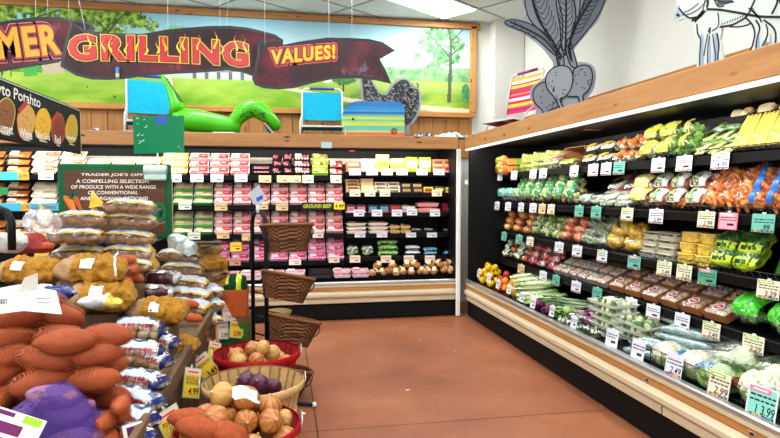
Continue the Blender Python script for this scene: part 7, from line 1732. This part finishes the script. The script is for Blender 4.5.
stand = thing('basket_bench', 'low dark wooden bench under the onion baskets beside the potato table', 'bench', (-.19, 2.95, 0)); 
MB().box((0, 0, .31), (.50, 1.75, .04), b=.004).build('bench_top', DARKW, stand)
for y in (-.8, .8):
    for sx in (-.2, .2): MB().box((sx, y, .145), (.05, .05, .29)).build('leg', DARKX, stand)
HB_ = .31
for nm, mkk, (cx, cy), lab in (('rb', lambda: bushel(.245, HB_, RED_B, rgb(150, 20, 26)), (-.19, 2.42), 'red bushel basket of brown onions and sweet potatoes, frontmost'), ('wb', lambda: bushel(.245, HB_, WD, WDI), (-.155, 2.98), 'natural wood bushel basket holding a few red onions'), ('rb', None, (-.16, 3.53), 'red bushel basket of brown onions behind the wooden one')):
    inst(nm, mkk, lab, 'basket', (cx, cy, .331), (0, 0, R.uniform(0, .1)), 'bushel baskets')
BZ = .331+HB_
for (cx, cy), s in (((-.19, 2.42), 0), ((-.16, 3.53), 1)):       # what fills the baskets below the onions
    pass
heap(-.18, 2.43, BZ-.035, .21, 60, ['brown', 'brown', 'brown', 'brown', 'pale'], 'in front red basket', 'onions in the front red basket', 21, .17)
heap(-.16, 3.53, BZ-.085, .20, 60, ['brown', 'brown', 'brown', 'brown', 'pale'], 'in rear red basket', 'onions in the rear red basket', 35, .13)
heap(-.15, 3.04, .535, .16, 9, ['red'], 'in wooden basket', 'red onions in the wooden basket', 4, .11)
for k, (x, y, rz) in enumerate([(-.32, 2.27, -.3), (-.22, 2.25, -.5), (-.36, 2.36, -.15)]):
    ob = link('sweet_potato', pot('sweetbig', k % 3), None, (x, y, BZ+.06-(.02 if k == 1 else 0)), (.1, .1, rz)); ob.scale = (1.0, 1.05, 1.05); tag(ob, 'orange sweet potato lying on onions at front of red basket', 'sweet potato', 'sweet potatoes on the onions')
tag(MB().grid(lambda u, v: Vector(((u-.5)*.1, (v-.5)*.07, .012*math.sin(u*5)+.01*math.sin(v*7+1))), 8, 6, rgb(196, 222, 222)).build('paper_scrap', V_PAPER, None, PZ(246, 396, BZ+.185), (.4, .2, .3)), 'pale blue paper scrap lying on onions in front red basket', 'paper scrap')
# ------------------------------------------------------------------ carton and green melon at the table end
t = thing('produce_crate', 'brown and green printed crate under the orange box at table end', 'crate', (-.40, 4.99, 0)); MB().box((0, 0, .29), (.24, .28, .58), rgb(120, 92, 58), b=.004).build('crate', V_MATTE, t)
m = MB(); m.box((0, -.142, .42), (.2, .002, .2), rgb(40, 110, 44)); m.box((0, -.1435, .45), (.14, .002, .06), rgb(196, 206, 60)); m.box((.121, 0, .4), (.002, .2, .2), rgb(40, 120, 50)); m.build('print', V_PAPER, t)
t = thing('cardboard_box', 'orange printed cardboard box standing at far end of potato table', 'cardboard box', (-.395, 4.97, .582)); CB = rgb(196, 86, 32)
m = MB()
for sg in (-1, 1): m.box((0, sg*.12, .11), (.2, .006, .22), CB); m.box((sg*.098, 0, .11), (.006, .24, .22), CB if sg < 0 else rgb(176, 70, 26))
m.box((0, 0, .003), (.2, .24, .006), CB); m.build('carton', V_MATTE, t)
MB().box((.1025, 0, .12), (.002, .08, .11), rgb(226, 220, 206)).build('label', V_PAPER, t)
t = thing('net_sack', 'dark green sack with bright yellow label in the orange cardboard box', 'sack', (-.395, 4.97, .70)); P = pillow_fn(.185, .2, .22, 5, .02, .6)
pillow(P, -1, 1, 0, 2*pi, 0, 20, 20, rgb(6, 66, 44)).build('sack', V_CRUMP, t); pillow(P, .1, .55, .45*pi, 1.1*pi, .006, 4, 8, rgb(206, 220, 30)).build('label', V_GLOSS, t); pillow(P, -.9, -.5, .3*pi, .9*pi, .006, 4, 8, rgb(220, 190, 40)).build('band', V_GLOSS, t)
# ------------------------------------------------------------------ wicker basket rack
def wicker(w, d, h, seed=0):
    t = root('wicker_basket'); c0, c1 = rgb(78, 42, 20), rgb(134, 82, 42)
    def ringp(u, s, z):
        a = u*2*pi; c, n = math.cos(a), math.sin(a); e = .42
        return Vector((math.copysign(abs(c)**e, c)*w/2*s, math.copysign(abs(n)**e, n)*d/2*s, z))
    NU, NV = 96, 15
    def fn(u, v): 
        i, j = int(round(u*NU)), int(round(v*(NV-1))); p = ringp(u, .74+.26*v, h*v); k = 1+.03*(1 if (i//2+j) % 2 else -1)
        return Vector((p.x*k, p.y*k, p.z))
    m = MB().grid(fn, NU, NV, lambda u, v: mixc(c0, c1, .5+.5*(1 if (int(u*NU)//2+int(v*14)) % 2 else -1)*.6), False, True)
    m.build('woven_wall', V_WEAVE, t)
    MB().add([tuple(ringp(i/24, .74, .004)) for i in range(24)], [tuple(range(24))], c0).build('base', V_WEAVE, t)
    MB().tube([ringp(i/40, 1.02, h) for i in range(40)], .012, c1, 8, True).build('rim', V_WEAVE, t)
    MB().tube([ringp(.5+.0+i/40, 1.035, h*(.9-.5*math.sin(pi*i/20))) for i in range(21)], .005, rgb(50, 30, 20), 6).build('band_cord', V_WEAVE, t)
    return t
t = thing('basket_rack', 'black tubular rack with looped top holding tilted wicker baskets', 'display rack', (-.19, 4.6, 0)); o = Vector(t.location)
pl, pr_ = PY(253, 300, 4.72)-o, PY(266.5, 300, 4.55)-o
def rk(p, z): return Vector((p.x, p.y, z))
top = 1.445; mid = (pl+pr_)/2
MB().tube([rk(pl, .03), rk(pl, top-.09), rk(pl.lerp(pr_, .1), top-.03), rk(pl.lerp(pr_, .28), top), rk(pl.lerp(pr_, .72), top), rk(pl.lerp(pr_, .9), top-.03), rk(pr_, top-.09), rk(pr_, .03)], .0165, (.02,)*3, 10).build('loop_post', BLACK, t)
for z in (.35, .62): MB().tube([rk(pl, z), rk(pr_, z)], .012, (.02,)*3, 8).build('cross_bar', BLACK, t)
f1, f2 = PZ(314, 405, .02)-o, PZ(296, 412, .02)-o; f1.z = f2.z = .022
MB().tube([rk(pr_, .022), f2*.4+rk(pr_, .022)*.6, f1], .016, (.02,)*3, 8).build('foot', BLACK, t)
MB().tube([f1-Vector((.012, .004, 0)), f1+Vector((.012, .004, 0))], .019, (.8,)*3, 10).build('foot_cap', WHITE, t)
MB().tube([rk(pl, .022), rk(pl, .022)+Vector((-.1, .32, 0))], .016, (.02,)*3, 8).build('foot', BLACK, t)
MB().tube([rk(pl, .022), rk(pr_, .022)], .016, (.02,)*3, 8).build('foot_bar', BLACK, t)
tiers = [(287, 252, 4.66), (283, 300, 4.62), (288, 343, 4.58), (280, 392, 4.5)]
for k, (px, py, Y) in enumerate(tiers):
    p = PY(px, py, Y)
    inst('wick', lambda: wicker(.40, .30, .20), ('highest', 'second', 'third', 'lowest')[k]+' tilted brown wicker basket on the black rack', 'basket', p, (-.12, (.0, .22, .26, .26)[k], .12), 'wicker baskets on the rack', (1.0, 1, 1) if k else (.98, 1, 1.05))
    a = p-o; MB().tube([rk(pl, a.z+.06), Vector((a.x, a.y+.05, a.z+.0)), ], .007, (.02,)*3, 6).build('bracket', BLACK, t)
t = thing('wooden_bowl', 'small round wooden bowl nested at the third wicker basket', 'bowl', PY(279, 322, 4.72)); MB().lathe([(0, 0), (.06, 0), (.085, .04), (.098, .085), (.09, .085), (.075, .04), (0, .012)], WD, 22).build('bowl', V_ROUGH, t); MB().lathe([(.1, .078), (.104, .088), (.098, .094), (.092, .088)], rgb(214, 180, 130), 22, cap=False).build('rim', V_ROUGH, t)
t = thing('rack_sign', 'blank tilted white sign card with blue tape on top of rack', 'sign', PY(256.5, 200, 4.6)); o = Vector(t.location)
def G2(px, py): return PY(px, py, 4.6)-o
MB().poly3([G2(247, 194), G2(259, 185), G2(266.5, 197), G2(257.5, 208)], (0, -1, 0), .004, rgb(176, 182, 190)).build('card', V_PAPER, t)
MB().poly3([p+Vector((0, -.002, 0)) for p in (G2(256, 198), G2(262.5, 195), G2(263, 198.5), G2(257, 202))], (0, -1, 0), .002, rgb(14, 70, 180)).build('tape', V_GLOSS, t)
MB().tube([G2(257.5, 205)+Vector((0, .006, 0)), G2(258, 213)+Vector((0, .006, 0))], .012, rgb(220, 222, 226), 8).build('clip', V_PLAST, t)
# a second black loop at the far left
t = thing('basket_rack', 'black tubular loop of a rack at far side of potato table', 'display rack', (PY(2, 228, 3.75).x, 3.75, .90)); o = Vector(t.location)
MB().tube([PY(-14, 250, 3.75)-o, PY(-13.5, 224, 3.75)-o, PY(-9, 213, 3.75)-o, PY(-1, 208.5, 3.75)-o, PY(7, 212, 3.75)-o, PY(11.5, 222, 3.75)-o, PY(12, 250, 3.75)-o], .022, (.02,)*3, 10).build('loop_post', BLACK, t)
# scraps on the floor
m = []
for k, (px, py, s, c) in enumerate([(408, 390, .02, W_), (307, 376, .018, W_), (303, 413, .03, W_), (455, 351, .015, rgb(240, 200, 120)), (392, 330, .014, W_), (420, 340, .012, W_)]):
    p = PZ(px, py, .002); ob = MB().prism([(s, 0), (.2*s, .5*s), (-s, .2*s), (-.6*s, -.5*s)], (0, 0, .002), (1, 0, 0), (0, 1, 0), .002, c).build('paper_scrap', V_PAPER, None, p, (0, 0, k)); tag(ob, 'tiny pale scrap on the brown floor', 'paper scrap', 'scraps on the floor')
# ------------------------------------------------------------------ labels that single each thing out
ORD = ['', 'first', 'second', 'third', 'fourth', 'fifth', 'sixth', 'seventh', 'eighth', 'ninth', 'tenth', 'eleventh', 'twelfth', 'thirteenth', 'fourteenth', 'fifteenth', 'sixteenth', 'seventeenth', 'eighteenth', 'nineteenth', 'twentieth', 'twenty-first', 'twenty-second', 'twenty-third', 'twenty-fourth', 'twenty-fifth', 'twenty-sixth']
bpy.context.view_layer.update()
bylab = {}
for o in THINGS: bylab.setdefault(o['label'], []).append(o)
for lab, os_ in bylab.items():
    if len(os_) < 2 or os_[0].name.startswith('ceiling_light'): continue
    os_.sort(key=lambda o: proj(o.matrix_world.translation)[0]); n = len(os_)
    for k, o in enumerate(os_):
        w = ('leftmost' if k == 0 else 'rightmost' if k == n-1 else ORD[k+1]+' from left')
        if n == 2: w = 'the left one' if k == 0 else 'the right one'
        o['label'] = lab+', '+w
for o in THINGS:
    if len(o['label'].split()) > 16: print('LONG', o['label'])
SC.view_settings.view_transform = 'Standard'; SC.view_settings.look = 'None'; SC.view_settings.gamma = 1
SC.view_settings.use_curve_mapping = False; SC.view_settings.exposure = .95
SC.cycles.max_bounces = 6; SC.cycles.diffuse_bounces = 3; SC.cycles.transparent_max_bounces = 24; SC.cycles.glossy_bounces = 3
